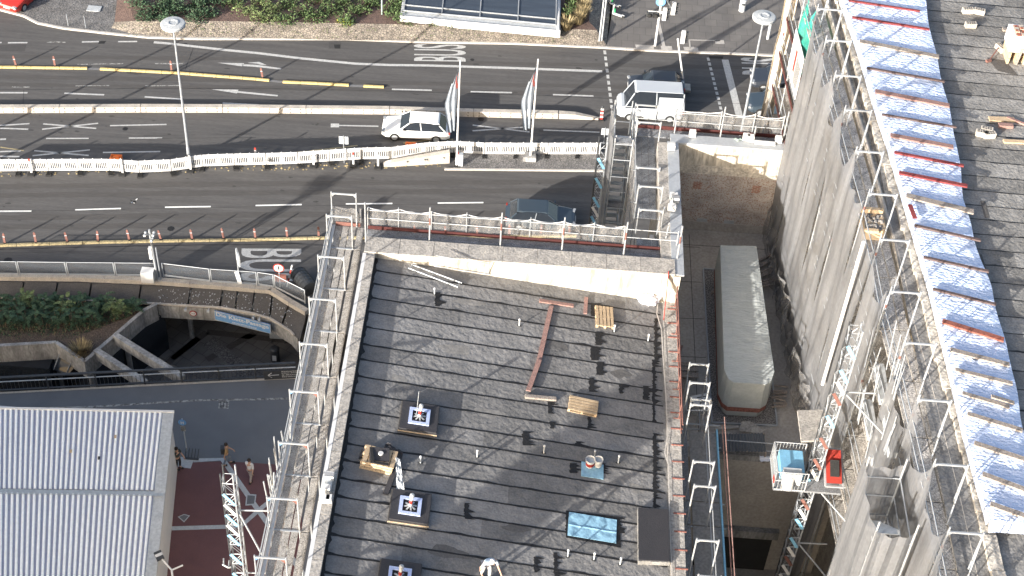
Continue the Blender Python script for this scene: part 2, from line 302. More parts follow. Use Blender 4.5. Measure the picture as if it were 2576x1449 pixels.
# markings -------------------------------------------------------------
def mk(lst,w,z=.004,m_=None,name='road_marking'):
    m=MB()
    for L in lst: m.ribbon([at(u,v,z) for u,v in L],w)
    return struct(name,m,m_ or G['mark'])
mk([[(0,107),(4,107)],[(20,107.5),(69,107.2)],[(206,105.5),(252,104.5)],[(297,104.7),(345,104.3)],
    [(0,233),(69,233.3)],[(162,234.5),(262,238.5)],[(364,243.5),(455,249.5)],[(560,259),(650,264)],[(986,224.5),(1086,227)],[(1184,230.5),(1288,233)],[(1391,238),(1493,241.5)],
    [(-150,315),(-120,312)],[(0,350.5),(15,350)],[(1940,196),(1990,196)]],.16,name='lane_dash')
mk([[(116,348.2),(223,348)],[(324,347.2),(408,347)]],.12,name='lane_dash')
mk([[(117,106.5),(140,105.5),(165,106.5)],[(30,219),(75,219)],[(195,162),(310,160)],[(390,160),(460,160)],[(190,216),(275,215)],[(365,216),(450,215)]],.11,m_=G['mark_old'],name='worn_lane_dash')
mk([[(-60,532),(79,531)][0:2],[(189,528),(304,524.5)],[(415,521.3),(530,519.6)],[(643,517),(759,514.5)],[(870,513),(987,511.8)],[(1101,510.8),(1216,509.5)]],.13,m_=G['mark_new'],name='fresh_lane_dash')
mk([[(387,106),(440,111),(500,118),(570,126),(644,133),(760,147),(894,160),(980,163.5),(1069,164.5),(1288,171),(1515,179.5)]],.26,z=.006,name='solid_lane_line')
mk([[(277,316),(419,313)],[(853,315.5),(952,317.5)],[(108.7,311.5),(242,323)],[(106,325),(247,310)],[(0,315.5),(74,311)],[(0,322.5),(71,325)],[(86,379),(223,391)],[(82,391.5),(226,377)],[(259,383.5),(403,381)],
    [(0,381.5),(52,379.5)],[(0,393),(49,394)],[(1189,314.5),(1332,332)],[(1189,329),(1331,319)],[(1367,327),(1508,332.5)]],.13,z=.006,name='crossed_out_marking')
mk([[(832,315.5),(853,315.5)]],.42,z=.008,name='square_marking')
mk([[(1521+23*t/12.+0,127+183*t/12.),(1521+23*(t+.62)/12.,127+183*(t+.62)/12.)] for t in range(0,13)],.2,name='dashed_stop_line')
mk([[(1781+34*t/11.,145+135*t/11.),(1781+34*(t+.62)/11.,145+135*(t+.62)/11.)] for t in range(0,11)],.2,name='dashed_crossing_line')
mk([[(1824,150),(1861,296)]],.5,name='stop_line')
def poly(lst,z=.008):
    m=MB()
    for L in lst: m.sheet([at(u,v,z) for u,v in L])
    return m
struct('arrow_marking',poly([[(547,157.7),(614,159),(609,167)],[(609,161.5),(645,163),(708,171.5),(707,175),(640,168),(609,166)],[(622,158),(652,155.5),(671,163.8),(654,162.5),(646,160)]]),G['mark'])
struct('arrow_marking',poly([[(532,224.5),(600,225.5),(596,235)],[(598,229),(645,233.5),(699,239),(698,242.5),(645,238),(597,233)]]),G['mark'])
mk([[(0,370),(60,379)],[(700,388),(900,366)],[(1015,360),(1080,352),(1140,350)]],.1,z=.005,m_=G['yellow_worn'],name='worn_yellow_line')
def text_pts(s,ux,uy,org,z=None,size=1.,extr=0.,bold=0.):
    c=bpy.data.curves.new('t','FONT'); c.body=s; c.size=size; c.offset=bold; c.resolution_u=4; c.align_x='LEFT'
    o=bpy.data.objects.new('t',c); C.objects.link(o); dg=bpy.context.evaluated_depsgraph_get(); me=o.evaluated_get(dg).to_mesh()
    vs=[v.co.copy() for v in me.vertices]; fs=[tuple(p.vertices) for p in me.polygons]; o.evaluated_get(dg).to_mesh_clear()
    C.objects.unlink(o); bpy.data.objects.remove(o); bpy.data.curves.remove(c)
    return vs,fs
def text_fit(mb,s,O,U,V,bold=.02):
    """fit text into the parallelogram O + a*U (reading direction) + b*V (letter up)"""
    vs,fs=text_pts(s,0,0,0,bold=bold)
    x0=min(v.x for v in vs);x1=max(v.x for v in vs);y0=min(v.y for v in vs);y1=max(v.y for v in vs)
    O,U,V=Vector(O),Vector(U),Vector(V)
    mb.add([O+U*((v.x-x0)/(x1-x0))+V*((v.y-y0)/(y1-y0)) for v in vs],fs)
m=MB(); o_=at(1173,155,.008); text_fit(m,'BUS',o_,at(1172,112.5,.008)-o_,at(1040,153,.008)-o_,bold=.01); struct('bus_lane_lettering',m,G['mark_old'] if 0 else G['mark'])
m=MB(); o_=at(606,625,.008); text_fit(m,'BUS',o_,at(600,707,.008)-o_,at(760,626,.008)-o_,bold=.01); struct('bus_lane_lettering',m,G['mark'])
m=MB(); o_=at(2005,190,.008); text_fit(m,'BUS',o_,at(2000,147,.008)-o_,at(1866,187,.008)-o_,bold=.01); struct('bus_lane_lettering',m,G['mark'])
# repairs, cracks and drains in the road
m=MB()
for q in ([(0,167/4.+125),(0,130),(102,130),(62,130)],):pass
m.sheet([at(0,112,.003),at(67,112,.003),at(62,129,.003),at(0,129,.003)]); m.sheet([at(827,106,.003),at(858,106,.003),at(857,123,.003),at(827,122,.003)])
m.sheet([at(700,388,.003),at(960,360,.003),at(960,385,.003),at(800,398,.003)])
struct('asphalt_patch',m,G['patch'])
m=MB()
def crack(pts,w,seed): m.ribbon([at(u,v,.005) for u,v in pts],w,.7,seed,.35)
crack([(0,226),(110,225),(300,223),(644,222),(900,227),(1150,234),(1400,241),(1545,248)],.035,1); crack([(0,627),(200,622),(430,617),(640,615),(760,612)],.05,2)
crack([(60,226),(58,262)],.03,3); crack([(490,110),(466,175)],.025,4); crack([(395,348),(644,346)],.025,5); crack([(0,532),(190,529),(420,524),(760,518),(1250,512),(1500,510)],.02,6); crack([(0,636),(300,632),(560,630)],.02,7)
crack([(1560,252),(1800,258),(1900,262)],.03,8); crack([(360,341),(640,337)],.02,11); crack([(520,260),(640,256)],.02,12); crack([(1060,1449),(1100,1400)],.01,13)
for (u,v,s) in ((430,575,.3),(315,324,.25),(1210,300,.3),(170,644,.0),(20,655,.35),(1188,150,.2),(1165,118,.0),(465,112,.25)):
    if s: m.lathe(at(u,v,.003),[(s*.8,0),(s*.6,.002)],7)
struct('road_crack',m,G['tar'])
m=MB(); o_=at(258,106,.006); m.sheet([at(249,103,.006),at(267,103,.006),at(262,110,.006),at(247,110,.006)]); m.sheet([at(1784,140.5,.006),at(1820,142,.006),at(1818,148,.006),at(1784,147,.006)])
m.sheet([at(840,112,.006),at(856,112,.006),at(856,122,.006),at(842,122,.006)]); struct('drain_grate',m,G['black'])
# pavement details right
m=MB()
for q in ([(1598,112),(1646,114),(1645,124),(1600,121)],[(1662,115),(1690,116),(1692,127),(1664,124)],[(1719,118),(1746,118),(1748,127),(1722,126)]): m.sheet([at(u,v,.115) for u,v in q])
m.ribbon([at(1670,116,.118),at(1656,55,.118)],.25)
struct('tactile_paving',m,G['kerb'])
m=MB()
for q in ([(1732,99),(1812,101),(1812,103.5),(1733,101.5)],[(1732,101),(1736,101),(1738,121),(1734,121)],[(1798,100),(1821,101),(1823,111),(1800,110)],[(1734,119),(1756,120),(1757,129),(1736,128)]): m.sheet([at(u,v,.12) for u,v in q])
struct('bicycle_guide_marking',m,G['kerb'])
# plaza: red paving, guide line, strips
m=MB(); m.sheet([at(u,v,.004) for u,v in [(437,1160),(487,1163),(560,1160),(760,1172),(760,1700),(400,1700)]]); struct('red_paving',m,G['redpave'])
m=MB()
m.ribbon([at(487,1158,.01),at(560,1155,.01),(-9,44.6,.01)],.28); m.ribbon([at(440,1160,.014),at(484,1166,.014)],.7)
m.ribbon([at(400,1330,.012),at(606,1324,.012),at(650,1284,.012),at(760,1196,.012)],.26)
struct('paving_strip',m,G['trim'])
m=MB(); m.ribbon([at(424,1140,.009),at(428,1250,.009),at(392,1449,.009),at(380,1500,.009)],.45); struct('paving_border',m,G['concrete_dark'])
mk([[(100,1027.5),(250,1022.5),(380,1014),(500,1007),(644,1004.5),(735,1002)]],.14,z=.01,m_=G['mark_old'],name='guide_line')
m=MB(); m.sheet([at(u,v,.012) for u,v in [(551,1007),(577,1008),(575,1028.5),(549,1027)]]); struct('guide_panel',m,G['mark_old'])
m=MB()
for a,b in (((556,1009),(555,1025)),((562,1024),(563,1013)),((563,1013),(573,1013)),((573,1013),(569,1010)),((573,1013),(569,1017))): m.ribbon([at(*a,.016),at(*b,.016)],.05)
struct('guide_arrow',m,G['darkmetal'])
for q in ([(620,1242),(645,1244),(642,1270),(617,1272)],[(463,1293),(478,1297),(463,1314),(447,1300)]):
    m=MB(); m.sheet([at(u,v,.013) for u,v in q]); struct('manhole_frame',m,G['trim'])
    cx=sum(p[0] for p in q)/4;cy=sum(p[1] for p in q)/4
    m=MB(); m.sheet([at(cx+(u-cx)*.75,cy+(v-cy)*.75,.017) for u,v in q]); struct('manhole_cover',m,G['asphalt_plaza'])
# ================================================================ STREET FURNITURE
def divider(pts,label,seed=0):
    P=[at(u,v) for u,v in pts]; m=MB()
    Q=[]
    for a,b in zip(P,P[1:]):
        n=max(1,round((b-a).length/1.0)); Q+=[(a.lerp(b,j/n),a.lerp(b,(j+1)/n)) for j in range(n)]
    t=thing('lane_divider_kerb',label,'lane divider',tuple(P[0]),'yellow kerbs dividing the lanes')
    for a,b in Q:
        d=(b-a).normalized(); s=Vector((-d.y,d.x,0)); a2=a+d*.015; b2=b-d*.015
        A=[a2-s*.13,a2+s*.13,a2+s*.07+Vector((0,0,.1)),a2-s*.07+Vector((0,0,.1))]; B=[x+(b2-a2) for x in A]; m.hull2(A,B)
    m.build('kerb_unit',G['yellow'] if seed<4 else G['yellow_worn'],t)
    st=MB()
    for a,b in Q[::2]: st.lathe(a.lerp(b,.5)+Vector((0,0,.1)),[(.025,0),(.02,.012)],6)
    st.build('stud',G['black'],t)
divider([(-30,169),(150,171.5),(220,172.5)],'faded yellow divider kerb at the left frame edge, upper road',1)
divider([(252,174),(445,184),(644,199.5),(678,203)],'longest yellow divider kerb crossing behind the tall lamp post',2)
divider([(711,206.5),(800,210.5),(878,215)],'short pale yellow divider kerb between two grey gaps',3)
divider([(914,217),(966,219.5)],'bright yellow end piece of the upper divider kerb',0)
divider([(0,618),(250,610),(450,606),(644,603.5),(816,599),(1100,597),(1300,595.5),(1450,594)],'long worn yellow divider kerb along the lower carriageway',5)
m=MB()
for a,b in (((220,172.5),(252,174)),((678,203),(711,206.5)),((878,215),(914,217))): m.ribbon([at(*a,.006),at(*b,.006)],.24)
struct('bare_divider_base',m,G['grey'])
def delin_proto():
    t=thing('lane_delineator','','delineator')
    a=MB().tube((0,0,0),(0,0,.05),.1,8); a.build('foot',G['black'],t)
    a=MB(); a.hull2([Vector((x,y,.05)) for x,y in ((-.07,-.025),(.07,-.025),(.07,.025),(-.07,.025))],[Vector((x,y,.72)) for x,y in ((-.065,-.02),(.065,-.02),(.065,.02),(-.065,.02))])
    a.hull2([Vector((x,y,.72)) for x,y in ((-.065,-.02),(.065,-.02),(.065,.02),(-.065,.02))],[Vector((x,y,.8)) for x,y in ((-.03,-.015),(.03,-.015),(.03,.015),(-.03,.015))]); a.build('blade',G['redpole'],t)
    a=MB().box(-.071,-.028,.5,.071,.028,.55); a.build('reflector',G['trim'],t)
    return t
dp=None
up=[(41,167.5),(139,168.5),(432,180),(661,197.5)]
lo=[(13,614.5),(91,612.5),(170,611),(247,609),(326,606.5),(405,605.5),(484,604),(563,602.5),(643,601),(723,598.5),(802,596.5),(1043,594),(1121,594),(1200,594),(1281,593),(1360,591),(1432,590)]
for i,(u,v) in enumerate(up+lo):
    d=delin_proto() if dp is None else copy_tree(dp)
    if dp is None: dp=d
    d.location=at(u,v,.0)+Vector((0,0,.09)); d.rotation_euler=(rnd.uniform(-.1,.05),rnd.uniform(-.14,.06),rnd.uniform(-.15,.15))
    if i<4: tag(d,'reddish lane delineator on the upper yellow kerb, %s from the left'%ORD[i],'delineator','delineators on the upper yellow kerb')
    else:
        k=i-4; tag(d,('reddish lane delineator on the lower yellow kerb, %s from the left'%ORD[k]) if k<11 else ('reddish delineator seen through the scaffold net behind the flat roof, %s from the left there'%ORD[k-11]),'delineator','delineators on the lower yellow kerb')
# median made of concrete kerb blocks
MBND=[(-56,285),(150,284),(354,283),(560,283.5),(770,286),(980,288),(1191,294.5),(1404,299)]
for i,(a,b) in enumerate(zip(MBND,MBND[1:])):
    A,B=at(*a),at(*b); d=(B-A).normalized(); A+=d*.02; B-=d*.02; s=Vector((-d.y,d.x,0)); Z=Vector((0,0,1))
    m=MB(); m.hull2([A,A+s*.5,A+s*.44+Z*.4,A+s*.06+Z*.4],[B,B+s*.5,B+s*.44+Z*.4,B+s*.06+Z*.4]); 
    t=thing('concrete_barrier_block','cream concrete median block, %s from the left'%ORD[i],'barrier block',tuple(A),'concrete median blocks'); m.build('block',G['concrete'],t)
    e=MB(); n=8
    for k in range(n):
        for hh in (.1,.33): p=A.lerp(B,(k+.5)/n)+s*(-.0+.055*(hh/.4))+Z*hh; e.lathe(p-s*.012,[(.03,-.03),(.03,.03)],6)
    e.build('anchor_hole',G['black'],t)
A,B=at(1406,299.3),at(1509,302); d=(B-A).normalized(); s=Vector((-d.y,d.x,0)); Z=Vector((0,0,1)); M_=A.lerp(B,.4)
m=MB(); m.hull2([A,A+s*.5,A+s*.44+Z*.4,A+s*.06+Z*.4],[M_,M_+s*.45,M_+s*.4+Z*.36,M_+s*.06+Z*.36]); m.hull2([M_,M_+s*.45,M_+s*.4+Z*.36,M_+s*.06+Z*.36],[B,B+s*.3,B+s*.25+Z*.06,B+s*.05+Z*.06])
tag(m.build('concrete_barrier_end',G['concrete']),'sloping end block of the concrete median beside the red and white beacon','barrier block')
# red and white beacon
p=at(1512,303); t=thing('warning_beacon','red and white striped warning beacon at the end of the median','beacon',tuple(p))
MB().box(p.x-.2,p.y-.12,0,p.x+.2,p.y+.12,.08).build('foot',G['black'],t)
m=MB()
for k in range(6):
    z0=.1+k*.16; m.mat(k%2).hull2([p+Vector((x,y,z0)) for x,y in ((-.1,-.03),(.1,-.03),(.1,.03),(-.1,.03))],[p+Vector((x,y,z0+.16)) for x,y in ((-.1,-.03),(.1,-.03),(.1,.03),(-.1,.03))])
m.build('board',[G['red'],G['whitepaint']],t); MB().lathe(p+Vector((0,0,1.06)),[(.08,0),(.09,.1),(.05,.2)],10).build('lamp',G['darkmetal'],t)
# white construction barrier
BV=[(-31,430.5),(46,429.8),(124,429.3),(200,428.5),(277,428.6),(352,433.5),(432,429.8),(511,418),(591,415),(670,413.6),(750,411),(829,405),(909,400),(984,398.6),(1064,387.3),(1141,383),(1218,386.8),(1298,387.3),(1377,387.3),(1454,387.3),(1509,387.3)]
for i,(a,b) in enumerate(zip(BV,BV[1:])):
    A,B=at(a[0],a[1]+3),at(b[0],b[1]+3); d=(B-A).normalized(); A+=d*.03; B-=d*.03; L=(B-A).length; s=Vector((-d.y,d.x,0)); Zv=lambda z:Vector((0,0,z))
    t=thing('barrier_panel','white plastic slotted site barrier panel, %s from the left'%ORD[i],'barrier',tuple(A),'white site barrier panels in one long row')
    m=MB(); m.beam(A+Zv(.9),B+Zv(.9),.05,.3); m.beam(A+Zv(.19),B+Zv(.19),.05,.16)
    for q in (A+d*.03,B-d*.03): m.beam(q+Zv(.1),q+Zv(1.04),.07,.07,up=tuple(s))
    n=int(L/.115)
    for k in range(1,n):
        q=A+d*(L*k/n); m.beam(q+Zv(.26),q+Zv(.76),.045,.035,up=tuple(s))
    m.build('panel',G['white'],t)
    q=A+d*(L/2); MB().beam(q-d*.12+Zv(.5),q+d*.12+Zv(.5),.06,.3).build('centre_plate',G['whitepaint'],t)
    k=MB()
    for x in (.2,.5,.8): k.beam(A+d*L*x+Zv(1.05),A+d*L*x+Zv(1.11),.05,.04)
    k.build('lug',G['white'],t)
    rd=MB(); 
    for x in (.33,.66): rd.beam(A+d*L*x+Zv(.92)-s*.028,A+d*(L*x+.12)+Zv(.92)-s*.028,.006,.08)
    rd.build('sticker',G['trim'],t)
    f=MB(); ang=rnd.uniform(-.35,.35); c=A+Zv(.06); fd=(Matrix.Rotation(ang,3,'Z')@s)
    for o in (-.13,-.05,.03,.11): f.beam(c-fd*.48+d*o,c+fd*.3+d*o,.05,.12)
    for o in (-.46,-.2,.28): f.beam(c+fd*o-d*.17,c+fd*o+d*.17,.05,.12)
    f.build('foot',G['black'],t)
# thin white marker boards leaning in the row
def marker(u,v,h,red,label,dx=0):
    p=at(u,v); t=thing('marker_board',label,'marker board',tuple(p),'marker boards in the barrier row')
    MB().box(p.x-.22,p.y-.3,0,p.x+.22,p.y+.3,.1).build('foot',G['black'],t)
    m=MB(); n=5
    for k in range(n): m.mat(1 if red and k>=n-1 else 0).box(p.x-.06+dx*k/n,p.y-.02,.1+h*k/n,p.x+.06+dx*k/n,p.y+.02,.1+h*(k+1)/n)
    m.build('board',[G['whitepaint'],G['red']],t)
for u,v,h,r,l in ((80,437,1.15,1,'thin marker board with red tip, leftmost in the barrier row'),(309,437,1.15,0,'thin pale marker board left of the tall lamp post behind an orange box'),(480,429,1.15,0,'white marker board right at the foot of the tall lamp post'),
    (644,404,1.0,1,'thin marker board with red tip between the tall lamp post and the small sign'),(789,417,.8,0,'short white marker board left of the small sign post'),(889,416,1.0,1,'white marker board with red top just right of the small sign post'),(951,420,.95,0,'white marker board left of the concrete wedge'),(1150,417,1.1,1,'white marker board with red top at the first flagpole foot')): marker(u,v,h,r,l)
for u,v,l in ((293,403,'bright orange plastic tray behind the barrier left of the tall lamp post'),(1033,372,'bright orange plastic tray behind the barrier above the concrete wedge')):
    p=at(u,v); m=MB(); 
    m.prism([(p.x+a,p.y+b) for a,b in ((-.36,-.22),(.36,-.22),(.36,.22),(-.36,.22))],.0,.22)
    for a,b,c,e in ((-.36,-.22,.36,-.16),(-.36,.16,.36,.22),(-.36,-.158,-.3,.158),(.3,-.158,.36,.158)): m.box(p.x+a,p.y+b,.223,p.x+c,p.y+e,.33)
    m.box(p.x-.2,p.y-.08,.223,p.x+.2,p.y+.08,.29); tag(m.build('orange_tray',G['orange']),l,'plastic tray','orange trays behind the barrier')
# concrete wedge and traffic island
A=at(966,421);B=at(1131,411); d=(B-A).normalized(); s=Vector((-d.y,d.x,0)); Z=Vector((0,0,1))
m=MB(); M_=A.lerp(B,.12); m.hull2([A,A+s*.5,A+s*.45+Z*.1,A+s*.05+Z*.1],[M_,M_+s*.5,M_+s*.42+Z*.3,M_+s*.08+Z*.3]); m.hull2([M_,M_+s*.5,M_+s*.42+Z*.3,M_+s*.08+Z*.3],[B,B+s*.5,B+s*.42+Z*.85,B+s*.08+Z*.85])
t=thing('concrete_wedge','weathered concrete wedge with sloping top standing in front of the white barrier','barrier block',tuple(A)); m.build('block',G['concrete'],t)
e=MB()
for k in (.35,.62,.65,.9,.91): e.lathe(A.lerp(B,k)+Z*(.25+.25*k)+s*.03,[(.05,-.05),(.05,.05)],7)
e.build('steel_cap',G['mark_old'],t)
m=MB(); m.sheet([at(1138,424,.09),at(1500,428,.09),at(1500,388,.09),at(1150,388,.09)]); struct('traffic_island',m,G['cobble_grey'])
m=MB(); m.ribbon([at(1118,424,.05),at(1210,427,.05),at(1300,428,.05),at(1520,428.5,.05)],.16)
a=at(1118,427);b=at(1520,431); m.beam(a+Z*.05,b+Z*.05,.14,.12); struct('island_kerb',m,G['kerb'])
m=MB()
g2=random.Random(3)
for k in range(220):
    u=g2.uniform(0,1130); v=437+ (434-437)*0 - u*.022+g2.uniform(-7,7)
    p=at(u,v,.004); m.lathe(p,[(g2.uniform(.03,.1),0),(.02,g2.uniform(.01,.04))],5)
tag(m.build('litter_and_leaves',G['drygrass'],origin=False),'dead leaves and grit gathered along the foot of the barrier','debris',kind='stuff')
# small signs
def sign_back(u,v,ut,vt,wd,hg,label,hpost):
    p=at(u,v); t=thing('small_sign',label,'sign',tuple(p),'grey sign backs on thin posts'); MB().tube(p,p+Vector((0,0,hpost)),.03,6).build('post',G['galv'],t)
    MB().box(p.x-wd/2,p.y+.03,hpost-hg-.1,p.x+wd/2,p.y+.06,hpost-.1).build('plate',G['trim'],t)
sign_back(866,410,858,336,.62,.62,'grey back of a small sign in front of the white barrier near the orange tray',2.3)
sign_back(1518,365,1527,318,.5,.55,'grey back of a small sign left of the stair scaffold net',1.5)
# street lamps
def lamp(x,y,h,label):
    t=thing('street_lamp',label,'street lamp',(x,y,0),'tall street lamps with round heads')
    MB().lathe((x,y,0),[(.2,0),(.2,.06),(.13,.1),(.12,1.2),(.1,1.25),(.06,h-.35)],10).build('post',G['galv'],t,smooth=False)
    hd=MB().lathe((x,y,h-.35),[(.1,0),(.55,.03),(.74,.1),(.76,.24),(.70,.3),(.36,.33),(.34,.36),(.24,.36),(.22,.33),(.02,.33)],32).build('lamp_head',G['trim'],t)
    MB().lathe((x,y,h-.37),[(.2,0),(.5,.0),(.5,.02)],20).build('diffuser',G['whitepaint'],hd)
p=at(477,408); lamp(p.x,p.y,11.0,'tall grey street lamp with round head standing in the white barrier row')
p=at(1922,45,10.8); lamp(p.x,p.y,11.0,'tall street lamp with round head on the far pavement beside the tall building')
# poles at the planting bed and pavement corner
for u,v,h,l,c in ((961,52,7,'pale green post rising from the shrubs left of the rooflight','greenpaint'),(944,17,5,'thin white post behind the pale green post in the shrubs','whitepaint'),(1507,108,6,'tall pale post at the pavement corner, left of a pair','trim'),(1513,107,5.5,'tall pale post at the pavement corner, right of a pair','trim')):
    p=at(u,v,.1); tag(MB().lathe(p,[(.1,0),(.1,.05),(.06,.06),(.055,h)],8).build('post',G[c]),l,'post')
for u,v in ((172,65),(216,70)):
    p=at(u,v,.1); t=thing('stake','thin metal stake on the grey verge, %s of two'%('left' if u<200 else 'right'),'stake',tuple(p),'metal stakes on the verge'); MB().tube(p,p+Vector((0,0,1.0)),.03).build('rod',G['galv'],t)
p=at(237,22,.11); tag(MB().box(p.x-.5,p.y-.35,.11,p.x+.5,p.y+.35,.15).build('cover_plate',G['trim']),'grey cover plate on the verge beside the red car','cover plate')
# bollards and bin
p=at(1866,27,.1); t=thing('litter_bin','grey cylindrical litter bin on the far pavement at the top','bin',tuple(p)); MB().lathe(p,[(.25,0),(.25,.9),(.27,.92),(.27,1.0),(.2,1.05)],14).build('body',G['trim'],t); MB().box(p.x-.12,p.y-.29,.75,p.x+.12,p.y-.25,.87).build('slot',G['black'],t)
p=at(1931,98,.1); t=thing('bollard','slender grey post on the pavement behind the right street lamp','post',tuple(p)); MB().lathe(p,[(.11,0),(.11,2.2),(.06,2.25)],10).build('shaft',G['trim'],t)
# traffic signals
def head(c,t,n=3,back='whitepaint',side=-1):
    c=Vector(c); h=MB().box(c.x-.14,c.y-.1,c.z,c.x+.14,c.y+.1,c.z+.34*n).build('signal_housing',G[back],t)
    b=MB().box(c.x+.145,c.y-.2,c.z-.04,c.x+.165,c.y+.2,c.z+.34*n+.04).build('backing_board',G['darkmetal'],h)
    for k in range(n): MB().tube((c.x+.165,c.y,c.z+.17+.34*k),(c.x+.36,c.y,c.z+.19+.34*k),.12,10).build('hood',G['darkmetal'],h)
def headf(c,t,n=1):
    c=Vector(c); h=MB().box(c.x-.2,c.y-.1,c.z,c.x+.2,c.y+.1,c.z+.4).build('signal_housing',G['darkmetal'],t)
    MB().tube((c.x,c.y-.1,c.z+.2),(c.x,c.y-.25,c.z+.22),.15,10).build('hood',G['black'],h)
p=at(1648,115,.1); t=thing('traffic_signal_post','tall white traffic signal post with round blue sign and black signal heads','traffic signal',tuple(p))
MB().tube(p,p+Vector((0,0,4.9)),.09,10,.07).build('post',G['whitepaint'],t)
headf(p+Vector((-.75,-.1,2.55)),t); headf(p+Vector((-.3,-.1,2.55)),t); head(p+Vector((.35,0,2.3)),t); head(p+Vector((.35,.1,3.7)),t,3,'darkmetal')
MB().box(p.x-.85,p.y-.03,2.95,p.x+.6,p.y+.03,3.1).build('bracket',G['whitepaint'],t)
s_=MB().tube(p+Vector((-.05,-.12,3.9)),p+Vector((-.05,-.15,3.9)),.36,20).build('round_sign',G['blue'],t)
m=MB(); c=p+Vector((-.05,-.152,3.9)); m.tube(c,c+Vector((0,-.006,0)),.33,20); m.k=1
m.tube(c+Vector((-.08,-.012,.1)),c+Vector((-.08,-.02,.1)),.07,8); m.beam(c+Vector((-.08,-.014,.05)),c+Vector((-.06,-.014,-.2)),.02,.1,up=(1,0,0)); m.beam(c+Vector((.1,-.014,.12)),c+Vector((.1,-.014,-.2)),.02,.09,up=(1,0,0)); m.build('pictogram',[G['blue'],G['whitepaint']],s_)
p=at(1697,50,.1)+Vector((.6,3.,0)); t=thing('hanging_traffic_signal','white-backed traffic signal hanging from a slanting arm behind the tall post','traffic signal',tuple(p))
q=at(1692,36,3.2); MB().tube(at(1676,-4,5.2),q+Vector((-.2,0,.6)),.06).build('arm',G['galv'],t); head(q,t); MB().tube(p,at(1676,-4,5.2),.07).build('post',G['galv'],t)
p=at(1722,224,0); q=at(1705,97,4.1); t=thing('leaning_traffic_signal','white traffic signal on a leaning pole beside the white van','traffic signal',tuple(p)); MB().tube(p,q,.07,8).build('post',G['whitepaint'],t); head(q+Vector((.35,0,-.35)),t); MB().box(p.x-.4,p.y-.4,0,p.x+.4,p.y+.4,.2).build('base',G['concrete'],t)
# flags
def flag(u,v,h,uo,label,base,mirr):
    p=at(u,v,.09); t=thing('flagpole',label,'flagpole',tuple(p),'flagpoles behind the barrier'); MB().lathe(p,[(.09,0),(.09,.5),(.065,.6),(.05,h),(.06,h+.03),(.01,h+.1)],10).build('pole',G['whitepaint'],t)
    if base: MB().prism([(p.x+a,p.y+b) for a,b in ((-.5,-.32),(.38,-.32),(.3,.3),(-.4,.3))],.09,.45).build('base_block',G['concrete_dark'],t)
    else: MB().box(p.x+.12,p.y-.15,.09,p.x+.42,p.y+.15,1.05).build('control_box',G['trim'],t)
    def cl(a,b):
        z=h-.15-b*5.2; wd=(.12+.62*min(1,b*1.9))*(1-.45*max(0,b-.6)/.4)
        return (p.x-.07-a*wd-.12*b,p.y-.05+.045*math.sin(a*13+b*4)*(.3+b)-a*.12,z+.55*a*(-1 if b<.2 else -.35))
    m=MB(); m.grid(cl,14,26)
    for j in range(26):
        for i in range(14): m.m[j*14+i]=1 if 3<=j<=8 and i<6 and (i+j)%7<4 else (2 if 18<=j<=20 and i in(4,5,8) else 0)
    m.build('flag_cloth',[G['flag'],G['flagred'],G['whitepaint']],t)
G['flag']=mat('dark_blue_grey_flag_cloth',(.25,.28,.32),(.16,.185,.215),bump=.2); G['flagred']=cloth('red_flag_cloth',(.45,.12,.1))
flag(1148.5,414,8.35,0,'white flagpole with furled dark banner beside the concrete wedge',False,1)
flag(1334,400,8.1,0,'white flagpole with dark banner and red stripe standing on a concrete base block',True,1)
